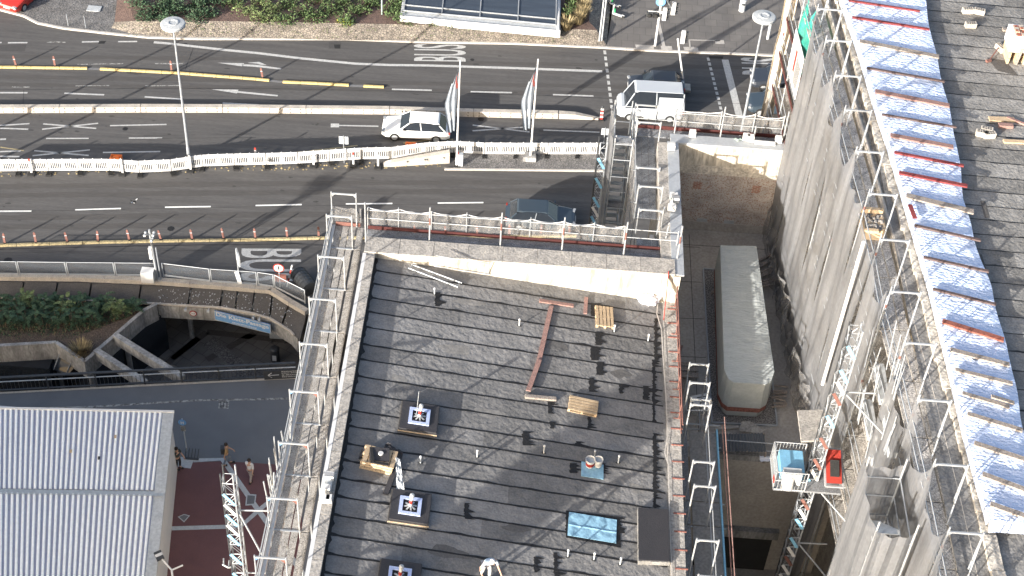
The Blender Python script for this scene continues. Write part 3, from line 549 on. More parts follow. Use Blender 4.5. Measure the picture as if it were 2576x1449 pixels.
# ---------------------------------------------------------------- vehicles
def car(label,cat,p,rz,L=4.5,W=1.82,Hh=1.46,paint='carw',kind='hatch',group=None):
    t=thing('van' if kind=='van' else 'car',label,cat,tuple(p),group)
    # profile: x, z of belt/hood line
    if kind=='van': prof=[(-.5,.55),(-.49,1.0),(-.44,1.08),(-.1,1.15),(.5,1.15)]; cab=[(-.40,1.07),(-.27,Hh-.1),(-.2,Hh),(.47,Hh),(.495,1.1)]
    else: prof=[(-.5,.5),(-.49,.70),(-.44,.78),(-.22,.93),(.3,.97),(.44,.93),(.495,.85),(.5,.55)]; cab=[(-.24,.91),(-.10,Hh-.06),(0,Hh),(.2,Hh-.01),(.34,Hh-.1),(.44,.92)]
    xs=[-.5,-.485,-.44,-.38,-.3,-.22,-.1,0,.1,.22,.3,.38,.44,.485,.5]
    def zt(x):
        P=prof
        for (a,za),(b,zb) in zip(P,P[1:]):
            if a<=x<=b: return za+(zb-za)*(x-a)/max(1e-6,b-a)
        return P[-1][1]
    def ring(x):
        k=1-.16*max(0,(abs(x)-.40)/.1)**2; w_=W/2*k; z=zt(x) if abs(x)<.5 else zt(x*.99); z0=.28 if abs(x)<.47 else .36
        return [Vector((x*L,-w_*.94,z0)),Vector((x*L,-w_,.45)),Vector((x*L,-w_*.99,z*.72)),Vector((x*L,-w_*.93,z*.96)),Vector((x*L,-w_*.8,z)),Vector((x*L,w_*.8,z)),Vector((x*L,w_*.93,z*.96)),Vector((x*L,w_*.99,z*.72)),Vector((x*L,w_,.45)),Vector((x*L,w_*.94,z0))]
    rs=[ring(x) for x in xs]; m=MB(); n=10; m.add([q for r in rs for q in r],[(k*n+i,k*n+(i+1)%n,(k+1)*n+(i+1)%n,(k+1)*n+i) for k in range(len(rs)-1) for i in range(n)]+[tuple(range(n))[::-1],tuple((len(rs)-1)*n+i for i in range(n))])
    parts=[]
    def P(name,mb,mt,par=None,sm=False):
        o=mb.build(name,mt,None,sm,origin=False); o.parent=par or t; parts.append(o); return o
    P('body',m,G[paint],sm=False)
    lo=[Vector((x*L,W*.43,z)) for x,z in cab]; 
    def cabring(sc,off=0): return [Vector((x*L,sc(z),z)) for x,z in cab]
    f=lambda z:W*.5*(.93-.20*(z-.9)/(Hh-.9))
    m=MB(); n=len(cab); m.add([Vector((x*L,-f(z),z)) for x,z in cab]+[Vector((x*L,f(z),z)) for x,z in cab],[(i,i+1,n+i+1,n+i) for i in range(n-1)]+[tuple(range(n))[::-1],tuple(range(n,2*n))])
    P('windows',m,G['glass_dark'])
    m=MB(); a0,a1=(cab[1][0]+.0)*L,(cab[-2][0])*L; wr=f(Hh); 
    m.hull2([Vector((a0,-wr*.98,Hh-.05)),Vector((a1,-wr*.98,Hh-.05)),Vector((a1,wr*.98,Hh-.05)),Vector((a0,wr*.98,Hh-.05))],[Vector((a0+.12,-wr*.9,Hh+.025)),Vector((a1-.1,-wr*.9,Hh+.025)),Vector((a1-.1,wr*.9,Hh+.025)),Vector((a0+.12,wr*.9,Hh+.025))])
    P('roof',m,G[paint])
    for s in (-1,1):
        for (x0,z0),(x1,z1) in ((cab[0],cab[1]),(cab[-1],cab[-2])): P('pillar',MB().beam((x0*L,s*(f(z0)+.004),z0),(x1*L,s*(f(z1)+.004),z1),.07,.05),G[paint])
        P('pillar',MB().beam((.08*L,s*(f(.95)+.004),.95),(.06*L,s*(f(Hh)+.004),Hh-.02),.06,.05),G[paint])
        if kind=='van': P('side_panel',MB().box(.1*L,s*f(1.15)-.02,1.12,.47*L,s*f(1.15)+.03,Hh-.25),G[paint])
    for s in (-1,1):
        for x in (-.31,.30):
            w0=P('wheel',MB().tube((x*L,s*(W/2-.2),.32),(x*L,s*(W/2+.01),.32),.33,18),G['black']); P('rim',MB().tube((x*L,s*(W/2),.32),(x*L,s*(W/2+.025),.32),.2,10),G['alu'],w0)
        P('headlight',MB().obox((-.478*L,s*W*.36,.68),.16,.34,.14,rz=s*.25),G['alu']); P('tail_light',MB().obox((.487*L,s*W*.38,.8),.1,.22,.2),G['red']); P('mirror',MB().obox((-.2*L,s*(W/2+.09),1.0),.12,.2,.14),G[paint])
    m=MB().box(-.505*L,-.26,.5,-.498*L,.26,.62); P('number_plate',m,G['whitepaint'])
    t.rotation_euler.z=rz; return t
def paint(n,c,r=.3,metal=0.): G[n]=mat(n+'_car_paint',c,c,rough=r,bump=0,famp=.02,spec=.6,metal=metal)
paint('carw',(.78,.78,.76)); paint('card',(.035,.05,.065)); paint('carn',(.03,.035,.045)); paint('carr',(.42,.03,.02)); paint('vanw',(.42,.45,.48)); paint('cars',(.30,.32,.35))
p=at(1048,337); car('white hatchback driving beside the concrete median below the banner','car',p,R(1.5),L=4.6,paint='carw')
p=at(1358,562); car('dark blue-grey car on the empty lower carriageway behind the flat roof','car',p,R(181),L=4.5,paint='card')
p=at(1648,232); car('dark car in the upper lane beside the white van','car',p,R(2),L=4.0,paint='carn')
p=at(1632,286); car('white panel van half hidden by the stair scaffold','van',p,R(2),L=4.6,W=1.95,Hh=2.35,paint='vanw',kind='van')
p=at(1962,214); car('dark car waiting at the stop line, upper of two','car',p,R(2),L=4.4,paint='carn'); p=at(1955,276); car('dark grey car waiting at the stop line, lower of two','car',p,R(2),L=4.4,paint='card')
p=at(60,22,.0)+Vector((-.2,1.2,0)); car('bright red car cut off by the top left corner','car',p,R(70),L=4.3,paint='carr')
# e-scooters
def scooter(u,v,rz,lean,label):
    p=at(u,v,.12); t=thing('electric_scooter',label,'scooter',(0,0,0),'rental scooters on the pavement'); parts=[]
    def P(n,mb,mt,par=None): o=mb.build(n,mt,None,origin=False); o.parent=par or t; return o
    m=MB().box(-.3,-.08,.12,.45,.08,.19); P('deck',m,G['whitepaint'])
    P('stem',MB().tube((.5,0,.12),(.38,0,1.15),.045,8),G['whitepaint']); P('handlebar',MB().tube((.38,-.28,1.15),(.38,.28,1.15),.025,6).box(.3,-.04,1.1,.4,.04,1.2),G['darkmetal'])
    P('battery',MB().box(.28,-.05,.32,.42,.05,.62),G['netsolid'])
    for x in (-.36,.55): P('wheel',MB().tube((x,-.035,.12),(x,.035,.12),.12,14),G['black'])
    P('rear_mudguard',MB().obox((-.36,0,.27),.22,.07,.03),G['whitepaint'])
    t.location=p; t.rotation_euler=(lean,0,rz)
G['netsolid']=mat('green_plastic',(.05,.5,.16),bump=0)
scooter(1548,18,R(150),R(8),'white rental scooter with green battery on the pavement, upper of two'); scooter(1556,42,R(155),R(-8),'white rental scooter on the pavement, lower of two')
# magpie in flight
p=at(338,509,3.0); t=thing('magpie','black and white magpie flying low over the lower carriageway','bird',tuple(p))
m=MB(); 
for a,b,r1,r2 in (((-.16,0,0),(-.05,0,.02),.02,.06),((-.05,0,.02),(.08,0,.02),.06,.045),((.08,0,.02),(.14,0,.035),.045,.035),((.14,0,.035),(.17,0,.03),.035,.008)): m.tube(Vector(a)+p,Vector(b)+p,r1,8,r2)
m.build('body',G['black'],t,True); MB().tube(p+Vector((-.04,0,-.012)),p+Vector((.06,0,-.01)),.058,8,.04).build('white_belly',G['whitepaint'],t)
for s in (-1,1):
    m=MB(); q=[p+Vector(v) for v in ((.06,s*.03,.04),(.09,s*.16,.12),(.02,s*.33,.13),(-.08,s*.27,.11),(-.05,s*.04,.03))]; m.hull2(q,[x+Vector((0,0,.008)) for x in q]); w_=m.build('wing',G['black'],t)
    q=[p+Vector(v) for v in ((.05,s*.12,.106),(.04,s*.26,.141),(-.02,s*.25,.136),(-.02,s*.12,.1))]; MB().hull2(q,[x+Vector((0,0,.006)) for x in q]).build('white_patch',G['whitepaint'],w_)
m=MB(); q=[p+Vector(v) for v in ((-.14,-.02,0),(-.14,.02,0),(-.36,.04,-.02),(-.36,-.04,-.02))]; m.hull2(q,[x+Vector((0,0,.008)) for x in q]); m.build('tail',G['black'],t)
t.rotation_euler.z=R(-35)
# ---------------------------------------------------------------- vegetation
def leaves(m,c,rx,ry,rzz,n,sz,seed,k0=0):
    g=random.Random(seed)
    for i in range(n):
        while 1:
            x,y,z=g.uniform(-1,1),g.uniform(-1,1),g.uniform(0,1)
            r=x*x+y*y+z*z
            if r<1 and r>.25*g.random(): break
        q=noise.noise(Vector((x*2+seed,y*2,z*2)))
        if q<-.18: continue
        o=Vector((c[0]+x*rx,c[1]+y*ry,c[2]+z*rzz)); s=sz*g.uniform(.6,1.3)
        a=Vector((g.uniform(-1,1),g.uniform(-1,1),g.uniform(-.5,.7))).normalized(); b=a.cross(Vector((g.uniform(-1,1),g.uniform(-1,1),g.uniform(-1,1)))).normalized()
        m.add([o-a*s,o+b*s*.45,o+a*s,o-b*s*.45],[(0,1,2,3)])
def shrub(u,v,z,rx,ry,h,n,leaf,label,group,seed,sz=.09):
    p=at(u,v,z); t=thing('shrub',label,'shrub',tuple(p),group); m=MB(); g=random.Random(seed)
    for k in range(7):
        a=g.uniform(0,6.28); q=p+Vector((math.cos(a)*rx*.6,math.sin(a)*ry*.6,h*g.uniform(.5,.85))); m.tube(p,q,.025,4,.01)
    m.build('stems',G['bark'],t); m=MB()
    for k in range(4):
        a=g.uniform(0,6.28); leaves(m,(p.x+math.cos(a)*rx*.4,p.y+math.sin(a)*ry*.4,z+h*.05),rx*.72,ry*.72,h*g.uniform(.7,1.05),n//4,sz,seed*10+k)
    m.build('foliage',G[leaf],t)
SH=[(345,14),(395,26),(370,42),(430,8),(455,28),(415,48),(490,14),(520,34),(545,10),(500,48)]
lb=['dark green shrub beside the verge','dark green shrub in the left clump, rear','dark green shrub in the left clump, front','shrub above the street lamp head','shrub right of the street lamp head','shrub directly behind the street lamp head','dark shrub at the right end of the left clump, rear','low dark shrub at the right end of the left clump','dark shrub on the top edge beside the mulch gap','low dark shrub at the front edge by the mulch gap']
for i,((u,v),l) in enumerate(zip(SH,lb)): shrub(u,v,.6,1.0,.8,.75,650,'leaf_dark',l,'dark shrubs in the left half of the planting bed',20+i)
SH2=[(590,12),(618,34),(655,10),(690,30),(665,50),(735,12),(762,34),(722,52),(800,8),(830,30),(795,50),(870,12),(902,36),(862,54),(925,12),(985,30),(1005,12),(1000,50)]
for i,(u,v) in enumerate(SH2):
    lf='leaf_pale' if i in (1,2,3,4) else 'leaf'
    shrub(u,v,.6,1.0,.8,.7,620,lf,'bushy %sgreen shrub in the planting bed, %s counting from the mulch gap'%('pale ' if lf=='leaf_pale' else '',ORD[i]),'green shrubs in the planting bed',50+i)
shrub(866,59,.6,.7,.3,.3,260,'leaf_yellow','small yellow-green shrub at the front edge of the bed','green shrubs in the planting bed',99,.07)
for i,(u,v) in enumerate(((1030,66),(1085,64),(1130,68),(1190,72),(1250,74),(1300,77))): shrub(u,v,.55,.75,.28,.3,200,'leaf','low creeper over the white rim of the rooflight, %s from the left'%ORD[i],'creepers below the rooflight',120+i,.06)
m=MB()
g2=random.Random(5)
for k in range(420):
    u=g2.uniform(300,1480); f_=g2.uniform(0,1); vb=60 if u<1000 else 64+ (u-1000)*.02
    p=at(u,vb+f_*33+ (u>644)*4,.5-.45*f_+.1); s=g2.uniform(.03,.07)
    for j in range(5): 
        a=g2.uniform(0,6.28); b=Vector((math.cos(a),math.sin(a),.7))*s; c=Vector((-math.sin(a),math.cos(a),0))*s*.4; m.add([p,p+b*.5+c,p+b,p+b*.5-c],[(0,1,2,3)])
tag(m.build('weeds',G['leaf_pale'],origin=False),'small weeds growing between the cobbles of the embankment','weeds',kind='stuff')
# corner bed right of the rooflight
m=MB(); m.sheet([at(u,v,.62) for u,v in [(1412,-30),(1480,-30),(1483,20),(1478,55),(1460,72),(1418,78),(1410,70)]]); struct('corner_bed',m,G['soil'])
shrub(1430,40,.62,.7,.9,.9,600,'leaf','green shrub in the corner bed beside the rooflight, front','corner bed plants',140); shrub(1440,12,.62,.8,1.0,1.0,700,'leaf','green shrub in the corner bed beside the rooflight, rear','corner bed plants',141)
def tuft(u,v,z,h,n,seed,label,group,r=.35,mt='drygrass'):
    p=at(u,v,z); g=random.Random(seed); m=MB()
    for k in range(n):
        a=g.uniform(0,6.28); rr=g.uniform(0,r)*.6; o=p+Vector((math.cos(a)*rr,math.sin(a)*rr,0)); l=h*g.uniform(.5,1.1); tip=o+Vector((math.cos(a)*l*.5,math.sin(a)*l*.5,l)); w_=Vector((-math.sin(a),math.cos(a),0))*.018; mid=o.lerp(tip,.5)+Vector((0,0,l*.15))
        m.add([o-w_,o+w_,mid+w_,mid-w_,tip],[(0,1,2,3),(3,2,4)])
    tag(m.build('grass_tuft',G[mt]),label,'grass tuft',group)
for i,(u,v) in enumerate(((1462,8),(1466,26),(1464,44),(1454,58),(1424,72))): tuft(u,v,.62,.95,260,i,'tuft of dry straw-coloured grass in the corner bed, %s from the top'%ORD[i],'dry grass tufts in the corner bed',r=.6)
m=MB()
a,b=at(1411,80,.1),at(1474,70,.1)
m.box(a.x-.0,a.y,.1,a.x+.12,a.y+.1,.62); struct('bed_edge',m,G['cobble_grey'])
# rooflight pavilion
t0=at(1412,78,.6); zt=1.15
t=thing('rooflight_building','low building with dark glass roof and white rim among the shrubs','building',tuple(at(1200,60,.6)))
BL,BR=at(1015,34,zt),at(1398,70,zt); ux=(BR-BL); uy=Vector((-.02,1,0)); D_=9.
def rp(a,b,z=0): return BL+ux*a+uy*b+Vector((0,0,z))
m=MB(); m.hull2([rp(-.02,-.35,-.6),rp(1.03,-.35,-.6),rp(1.03,D_,-.6),rp(-.02,D_,-.6)],[rp(-.02,-.35,-.02),rp(1.03,-.35,-.02),rp(1.03,D_,-.02),rp(-.02,D_,-.02)]); m.build('plinth',G['whitepaint'],t)
m=MB(); m.sheet([rp(0,.28,.06),rp(1,.28,.06),rp(1,D_,.5),rp(0,D_,.5)]); m.build('glass_roof',G['glass_pane'],t)
m=MB(); m.sheet([rp(-.015,-.33,.0),rp(1.028,-.33,.0),rp(1.028,D_,.0),rp(-.015,D_,.0)]); m.build('gutter',G['trim'],t)
for k in range(5): m=MB().beam(rp(k/4,.27,.08),rp(k/4,D_,.52),.07,.1); m.build('glazing_bar',G['alu'],t)
for b_,z in ((.27,.085),(.95,.125)): MB().beam(rp(0,b_,z),rp(1,b_,z),.07,.1).build('cross_bar',G['alu'],t)
m=MB().beam(rp(1.015,-.3,.05),rp(1.015,D_,.05),.16,.2); m.build('side_rim',G['whitepaint'],t); MB().beam(rp(-.02,-.38,.0),rp(1.03,-.38,.0),.1,.12).build('front_rim',G['whitepaint'],t)
# ================================================================ UNDERPASS
t=thing('underpass_canopy','dark concrete slab roof over the underpass entrance with grey fascia panels','canopy',tuple(at(400,740,0)))
U2=[(-60,708),(0,709),(200,711),(400,719),(560,730),(644,736),(680,741),(730,773),(772,795)]
LO=[(-60,746),(0,748),(225,754.5),(395,763),(560,773),(635,787),(681,800),(731,832),(752,856)]
m=MB()
JT=[-40,60,145,230,355,480,560,598,640,685,725,772]
def lin(P,u):
    for a,b in zip(P,P[1:]):
        if a[0]<=u<=b[0]: return a[1]+(b[1]-a[1])*(u-a[0])/(b[0]-a[0])
    return P[-1][1] if u>P[-1][0] else P[0][1]
def upz(u): return at(u,lin(U2,u),.02)
def lowz(u): return at(u,lin(LO,u),-.38)
for a,b in zip(JT,JT[1:]):
    n=4; us=[a+2.5+(b-a-4.5)*k/n for k in range(n+1)]
    A=[upz(u)-Vector((0,.02,0)) for u in us]; B=[lowz(u-7 if u<700 else u-16) for u in us]
    top_=A+B[::-1]; m.hull2([p-Vector((0,0,.2)) for p in top_],top_)
m.build('roof_slab',G['panel_dark'],t)
m=MB(); us=[-60,0,100,200,300,395,480,560,600,635,681,700,731,740]
for a,b in zip(us,us[1:]): 
    p,q=lowz(a),lowz(b); m.beam(p+Vector((0,-.06,.02)),q+Vector((0,-.06,.02)),.12,.1)
m.build('slab_rim',G['concrete'],t)
# fascia with the blue sign
FJ=[395,450,510,542,600,644,681,731,748]
for a,b in zip(FJ,FJ[1:]):
    p,q=lowz(a)+Vector((0,.0,-.05)),lowz(b)+Vector((0,.0,-.05)); d=(q-p).normalized(); p+=d*.015; q-=d*.015; s=Vector((-d.y,d.x,0)); Zd=Vector((0,0,-1.15))
    MB().hull2([p,q,q+s*.15,p+s*.15],[p+Zd,q+Zd,q+Zd+s*.15,p+Zd+s*.15]).build('fascia_panel',G['concrete_dark'],t)
# parapet kerb with coping above the slab
m=MB(); CP=[(-60,697),(0,697),(200,699),(400,708),(560,720),(644,727),(684,731),(735,763),(776,787)]
for a,b in zip(CP,CP[1:]):
    p,q=at(*a),at(*b); d=(q-p).normalized(); s=Vector((-d.y,d.x,0)); n=max(1,round((q-p).length/1.6))
    for k in range(n):
        x,y=p.lerp(q,k/n)+d*.01,p.lerp(q,(k+1)/n)-d*.01; m.hull2([x-s*.32,y-s*.32,y+s*.06,x+s*.06],[x-s*.3+Vector((0,0,.3)),y-s*.3+Vector((0,0,.3)),y+s*.05+Vector((0,0,.3)),x+s*.05+Vector((0,0,.3))])
tag(m.build('parapet',G['concrete']),'low cream parapet of concrete blocks under the wire mesh fence','parapet')
A=at(543.5,785.5,-.75); 
# sign on the fascia
p=lowz(541)+Vector((0,-.06,-.12)); q=lowz(683)+Vector((0,-.06,-.12)); d=(q-p); 
t2=thing('passage_sign','long blue sign with white lettering on the underpass fascia','sign',tuple(p))
mid=lowz(636)+Vector((0,-.06,-.12))
p=p+Vector((0,-.1,0)); q=q+Vector((0,-.3,0)); dn=(q-p).normalized(); s=Vector((dn.y,-dn.x,0))
Zs=Vector((0,0,-.72)); 
MB().hull2([p,q,q+s*.08,p+s*.08],[p+Zs,q+Zs,q+Zs+s*.08,p+Zs+s*.08]).build('board',G['blue'],t2)
m=MB(); o_=p+s*.088+Zs*.64+dn*.1; text_fit(m,'Die Klett-Passage',o_,dn*((q-p).length-.2),Vector((0,0,.40)),.02); o_=p+s*.088+Zs*.92+dn*1.1; text_fit(m,'AM HAUPTBAHNHOF',o_,dn*1.6,Vector((0,0,.14)),.015); m.build('lettering',G['whitepaint'],t2)
m=MB(); 
for a_,b_ in ((p,q),(p+Zs,q+Zs),(p,p+Zs),(q,q+Zs)): m.beam(a_+s*.085,b_+s*.085,.03,.03)
m.build('border',G['mark'],t2)
c=lowz(484)+Vector((0,-.04,-.62)); t3=thing('height_limit_sign','small round height limit sign on the underpass fascia left of the blue sign','sign',tuple(c))
MB().tube(c,c+Vector((0,-.03,0)),.22,24).build('red_ring',G['red'],t3); MB().tube(c+Vector((0,-.028,0)),c+Vector((0,-.036,0)),.165,24).build('disc',G['whitepaint'],t3)
m=MB(); text_fit(m,'3,5',c+Vector((-.11,-.04,-.08)),Vector((.22,0,0)),Vector((0,0,.16)),.02); m.build('digits',G['black'],t3)
for u in (470,527,640,655): 
    c=lowz(u)+Vector((0,-.1,-.02)); m=MB().tube(c,c+Vector((0,-.3,.06)),.03).box(c.x-.07,c.y-.42,c.z-.02,c.x+.07,c.y-.3,c.z+.12); tag(m.build('spotlight',G['trim']),'small spotlight on the canopy rim, %s from the left'%ORD[[470,527,640,655].index(u)],'lamp','spotlights on the canopy rim')
# planting bed box with concrete fascia, zigzag edge
BED=[(-60,873),(0,872),(140,864),(212,912),(287,847),(360,784),(395,766)]
BP=[at(u,v,-.1) for u,v in BED]
t=thing('planter','large sunken concrete planter with zigzag fascia beside the underpass','planter',tuple(BP[3]))
for i,(a,b) in enumerate(zip(BP,BP[1:])):
    d=(b-a).normalized(); s=Vector((-d.y,d.x,0)); L=(b-a).length; n=max(1,round(L/1.3)); 
    for k in range(n):
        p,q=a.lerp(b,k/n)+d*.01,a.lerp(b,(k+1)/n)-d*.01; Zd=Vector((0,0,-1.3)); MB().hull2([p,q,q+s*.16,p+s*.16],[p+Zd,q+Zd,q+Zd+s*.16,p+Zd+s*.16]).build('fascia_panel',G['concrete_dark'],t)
m=MB()
for a,b in zip(BP,BP[1:]): m.beam(a+Vector((0,.08,.02)),b+Vector((0,.08,.02)),.22,.06)
m.build('coping',G['concrete_dark'],t)
# earth mound rising to the slab
ZB=[lowz(u)+Vector((0,-.15,-.3)) for u in (395,225,0,-60)]
m=MB(); m.sheet([p+Vector((0,.1,-.1)) for p in BP]+ZB); m.build('soil',G['soil'],t)
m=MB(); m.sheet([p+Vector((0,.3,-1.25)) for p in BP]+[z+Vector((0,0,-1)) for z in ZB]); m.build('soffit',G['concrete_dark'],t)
def fern(u,v,z,h,n,seed,label,mt='leaf_dark'):
    p=at(u,v,z); g=random.Random(seed); m=MB(); t=thing('sumac_shrub',label,'shrub',tuple(p),'feathery shrubs in the sunken planter'); st=MB()
    for k in range(n):
        a=g.uniform(0,6.28); l=h*g.uniform(.6,1.1); bx=p+Vector((g.uniform(-.35,.35),g.uniform(-.3,.3),0)); b0=bx+Vector((0,0,l*g.uniform(.3,.9))); st.tube(bx,b0,.015,4)
        dr=Vector((math.cos(a),math.sin(a),g.uniform(-.1,.5))); N_=8
        for j in range(N_):
            q=b0+dr*(.55*(j+1)/N_)+Vector((0,0,-.35*((j/N_)**2)))
            for s in (-1,1):
                e=(Vector((-math.sin(a),math.cos(a),0))*s*.9+dr*.4).normalized()*.17*(1-.5*j/N_); f=dr*.035
                m.add([q-f,q+e*.5-f*.9,q+e,q+e*.5+f*.9,q+f],[(0,1,2,3,4)])
    st.build('stems',G['bark'],t); m.build('foliage',G[mt],t)
FR=[(8,775),(40,790),(75,770),(105,785),(140,772),(172,788),(205,775),(240,790),(270,778),(300,790),(335,785),(20,812),(60,815),(100,812),(150,815),(195,812),(235,812)]
for i,(u,v) in enumerate(FR): fern(u,v,-.4,1.15,34,300+i,'feathery sumac shrub in the sunken planter, %s of the %s row from the left'%(ORD[i if i<11 else i-11],'rear' if i<11 else 'front'),'leaf_pale' if i in(2,5,9) else 'leaf_dark')
m=MB(); g2=random.Random(9)
for k in range(2600):
    u=g2.uniform(-20,330); v=g2.uniform(790,905)
    if v>lin(BED,u)-4: continue
    p=at(u,v,-.35); s=g2.uniform(.06,.14)
    for j in range(2):
        a=g2.uniform(0,6.28); b=Vector((math.cos(a)*.6,math.sin(a)*.6,g2.uniform(.3,1.2)))*s; c=Vector((-math.sin(a),math.cos(a),0))*s*.3; m.add([p,p+b*.5+c,p+b,p+b*.5-c],[(0,1,2,3)])
tag(m.build('ground_cover',G['leaf_dark'],origin=False),'low weeds and creepers covering the sunken planter','ground cover',kind='stuff')
m=MB()
for k in range(1500):
    u=g2.uniform(0,320); v=g2.uniform(805,905)
    if v>lin(BED,u)-3 : continue
    p=at(u,v,-.36); a=g2.uniform(0,6.28); b=Vector((math.cos(a)*.5,math.sin(a)*.5,g2.uniform(.6,1.2)))*g2.uniform(.12,.3); c=Vector((-math.sin(a),math.cos(a),0))*.012; m.add([p-c,p+c,p+b],[(0,1,2)])
tag(m.build('dry_grass_cover',G['drygrass'],origin=False),'withered grass spread over the front of the sunken planter','dry grass',kind='stuff')
tuft(204,888,-.25,.7,300,77,'pale dry tuft of grass at the tip of the sunken planter','planter tufts',r=.9)
# struts crossing the void
for a,b,l in (((290,850),(462,957),'slanting concrete strut over the void, right of two'),((242,888),(368,970),'slanting concrete strut over the void, left of two')):
    p,q=at(*a,-.25),at(*b,-.25); m=MB(); m.beam(p,q,.34,.7); tag(m.build('concrete_strut',G['concrete_dark']),l,'strut','concrete struts over the void')
# far wall, columns, lower storey
m=MB().box(-80,70.5,-4.5,-8,71,-.45); tag(m.build('underpass_back_wall',G['concrete_dark']),'dark rear wall inside the underpass','wall')
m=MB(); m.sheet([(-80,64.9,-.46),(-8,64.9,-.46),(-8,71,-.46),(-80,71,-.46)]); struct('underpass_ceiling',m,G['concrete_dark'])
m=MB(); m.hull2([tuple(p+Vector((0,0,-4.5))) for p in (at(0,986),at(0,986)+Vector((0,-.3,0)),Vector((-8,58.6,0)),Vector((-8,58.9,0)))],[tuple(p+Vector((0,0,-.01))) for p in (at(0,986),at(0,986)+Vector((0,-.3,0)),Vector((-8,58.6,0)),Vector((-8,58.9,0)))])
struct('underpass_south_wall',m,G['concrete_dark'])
m=MB().box(-80,59.2,-4.5,-26.5,64,-1.4); tag(m.build('shop_front',G['glass_dark']),'dark glazed shop front under the planter at the left','shop front')
m=MB().prism([(-26.5,60.4),(-24.1,59.2),(-22.6,61.6),(-20.9,64.4),(-26.5,64.4)],-4.5,-1.4); tag(m.build('shop_front',G['glass_dark']),'dark glazed corner under the pointed end of the planter','shop front')
for i,(x,y) in enumerate(((-26.4,60.3),(-24.05,59.1),(-22.5,61.5),(-19.7,65.5))): tag(MB().lathe((x,y,-4.5),[(.16,0),(.16,3.1)],12).build('column',G['concrete_dark']),'round column in the underpass, %s from the left'%ORD[i],'column','underpass columns')
# glass canopy pieces at left
t=thing('glass_canopy','small tilted glass canopy with steel rods below the planter','canopy',tuple(at(165,925,-1.8)))
q=[at(150,900,-1.2),at(190,922,-1.2),at(170,945,-1.9),at(125,925,-1.9)]; MB().hull2(q,[x+Vector((0,0,.03)) for x in q]).build('pane',G['glass_pane'],t)
for a,b in (((150,890),(135,930)),((180,908),(168,938))): MB().tube(at(*a,-.9),at(*b,-1.75),.03).build('rod',G['galv'],t)
# litter bin with sign
p=at(693,908,-4.5); t=thing('underpass_bin','black cylindrical litter bin with a white label in the underpass','bin',tuple(p)); MB().lathe(p,[(.28,0),(.28,1.0),(.3,1.02),(.3,1.12),(.2,1.22),(.05,1.24)],18).build('body',G['darkmetal'],t); MB().box(p.x-.12,p.y-.3,.3-4.5,p.x+.12,p.y-.27,.75-4.5).build('label',G['whitepaint'],t)
p=at(700,862,-4.5); t=thing('information_screen','grey information stand under the fascia','stand',tuple(p)); MB().box(p.x-.5,p.y-.06,-4.1,p.x+.5,p.y+.06,-3.0).build('panel',G['trim'],t)
for x in (-.4,.4): MB().box(p.x+x-.03,p.y-.03,-4.5,p.x+x+.03,p.y+.03,-4.1).build('leg',G['darkmetal'],t)
# railing along the void
t=thing('void_railing','long dark railing with slim bars along the plaza side of the underpass void','railing',tuple(Ppts[1]))
E0,E1=at(-60,987),Vector((-8.2,58.75,0)); RP=[E0]+Ppts+[E1]
RP=[at(-60,991),at(0,986),at(365,967),at(644,953),at(745,948)]
up_=Vector((0,.02,0))
for z,r,mt in ((1.15,.07,'darkmetal'),(.8,.03,'trim'),(.12,.05,'darkmetal')):
    m=MB()
    for a,b in zip(RP,RP[1:]): m.beam(a+up_+Vector((0,0,z)),b+up_+Vector((0,0,z)),r*2,r)
    m.build('rail',G[mt],t)
m=MB(); seg=[(a,b) for a,b in zip(RP,RP[1:])]
for a,b in seg:
    n=int((b-a).length/.22)
    for k in range(n): q=a.lerp(b,k/n)+up_; m.tube(q+Vector((0,0,.12)),q+Vector((0,0,.8)),.015,4,cap=False)
o=m.build('bar',G['darkmetal'],t); o['kind']='stuff'
for a,b in seg:
    n=max(1,round((b-a).length/2.4))
    for k in range(n): q=a.lerp(b,k/n)+up_; MB().box(q.x-.04,q.y-.03,0,q.x+.04,q.y+.03,1.15).build('post',G['darkmetal'],t)
m=MB(); m.ribbon([p+Vector((0,-.1,.02)) for p in RP],.14); struct('void_edge_kerb',m,G['concrete'])
# direction sign on the railing
p=at(666,950,.05)+Vector((0,-.12,0)); q=at(752,945,.05)+Vector((0,-.12,0)); dn=(q-p).normalized(); s=Vector((dn.y,-dn.x,0)); Zs=Vector((0,0,.72))
t=thing('direction_sign','black direction sign with white arrow hung on the void railing','sign',tuple(p)); MB().hull2([p,q,q+s*.05,p+s*.05],[p+Zs,q+Zs,q+Zs+s*.05,p+Zs+s*.05]).build('board',G['darkmetal'],t)
m=MB(); c=p+s*.06+dn*.22+Zs*.5; 
for e in (dn*.62,dn*.22+Vector((0,0,.2)),dn*.22-Vector((0,0,.2))): m.beam(c,c+e,.01,.055,up=tuple(s))
m.build('arrow',G['whitepaint'],t)
m=MB()
for k,wv in enumerate(('Radverkehr','Klett-Passage','S-Bahn','Stadtbahn')): text_fit(m,wv,p+s*.056+dn*1.0+Zs*(.78-.2*k),dn*(.55+.05*len(wv)),Vector((0,0,.085)),.01)
m.build('lettering',G['whitepaint'],t)
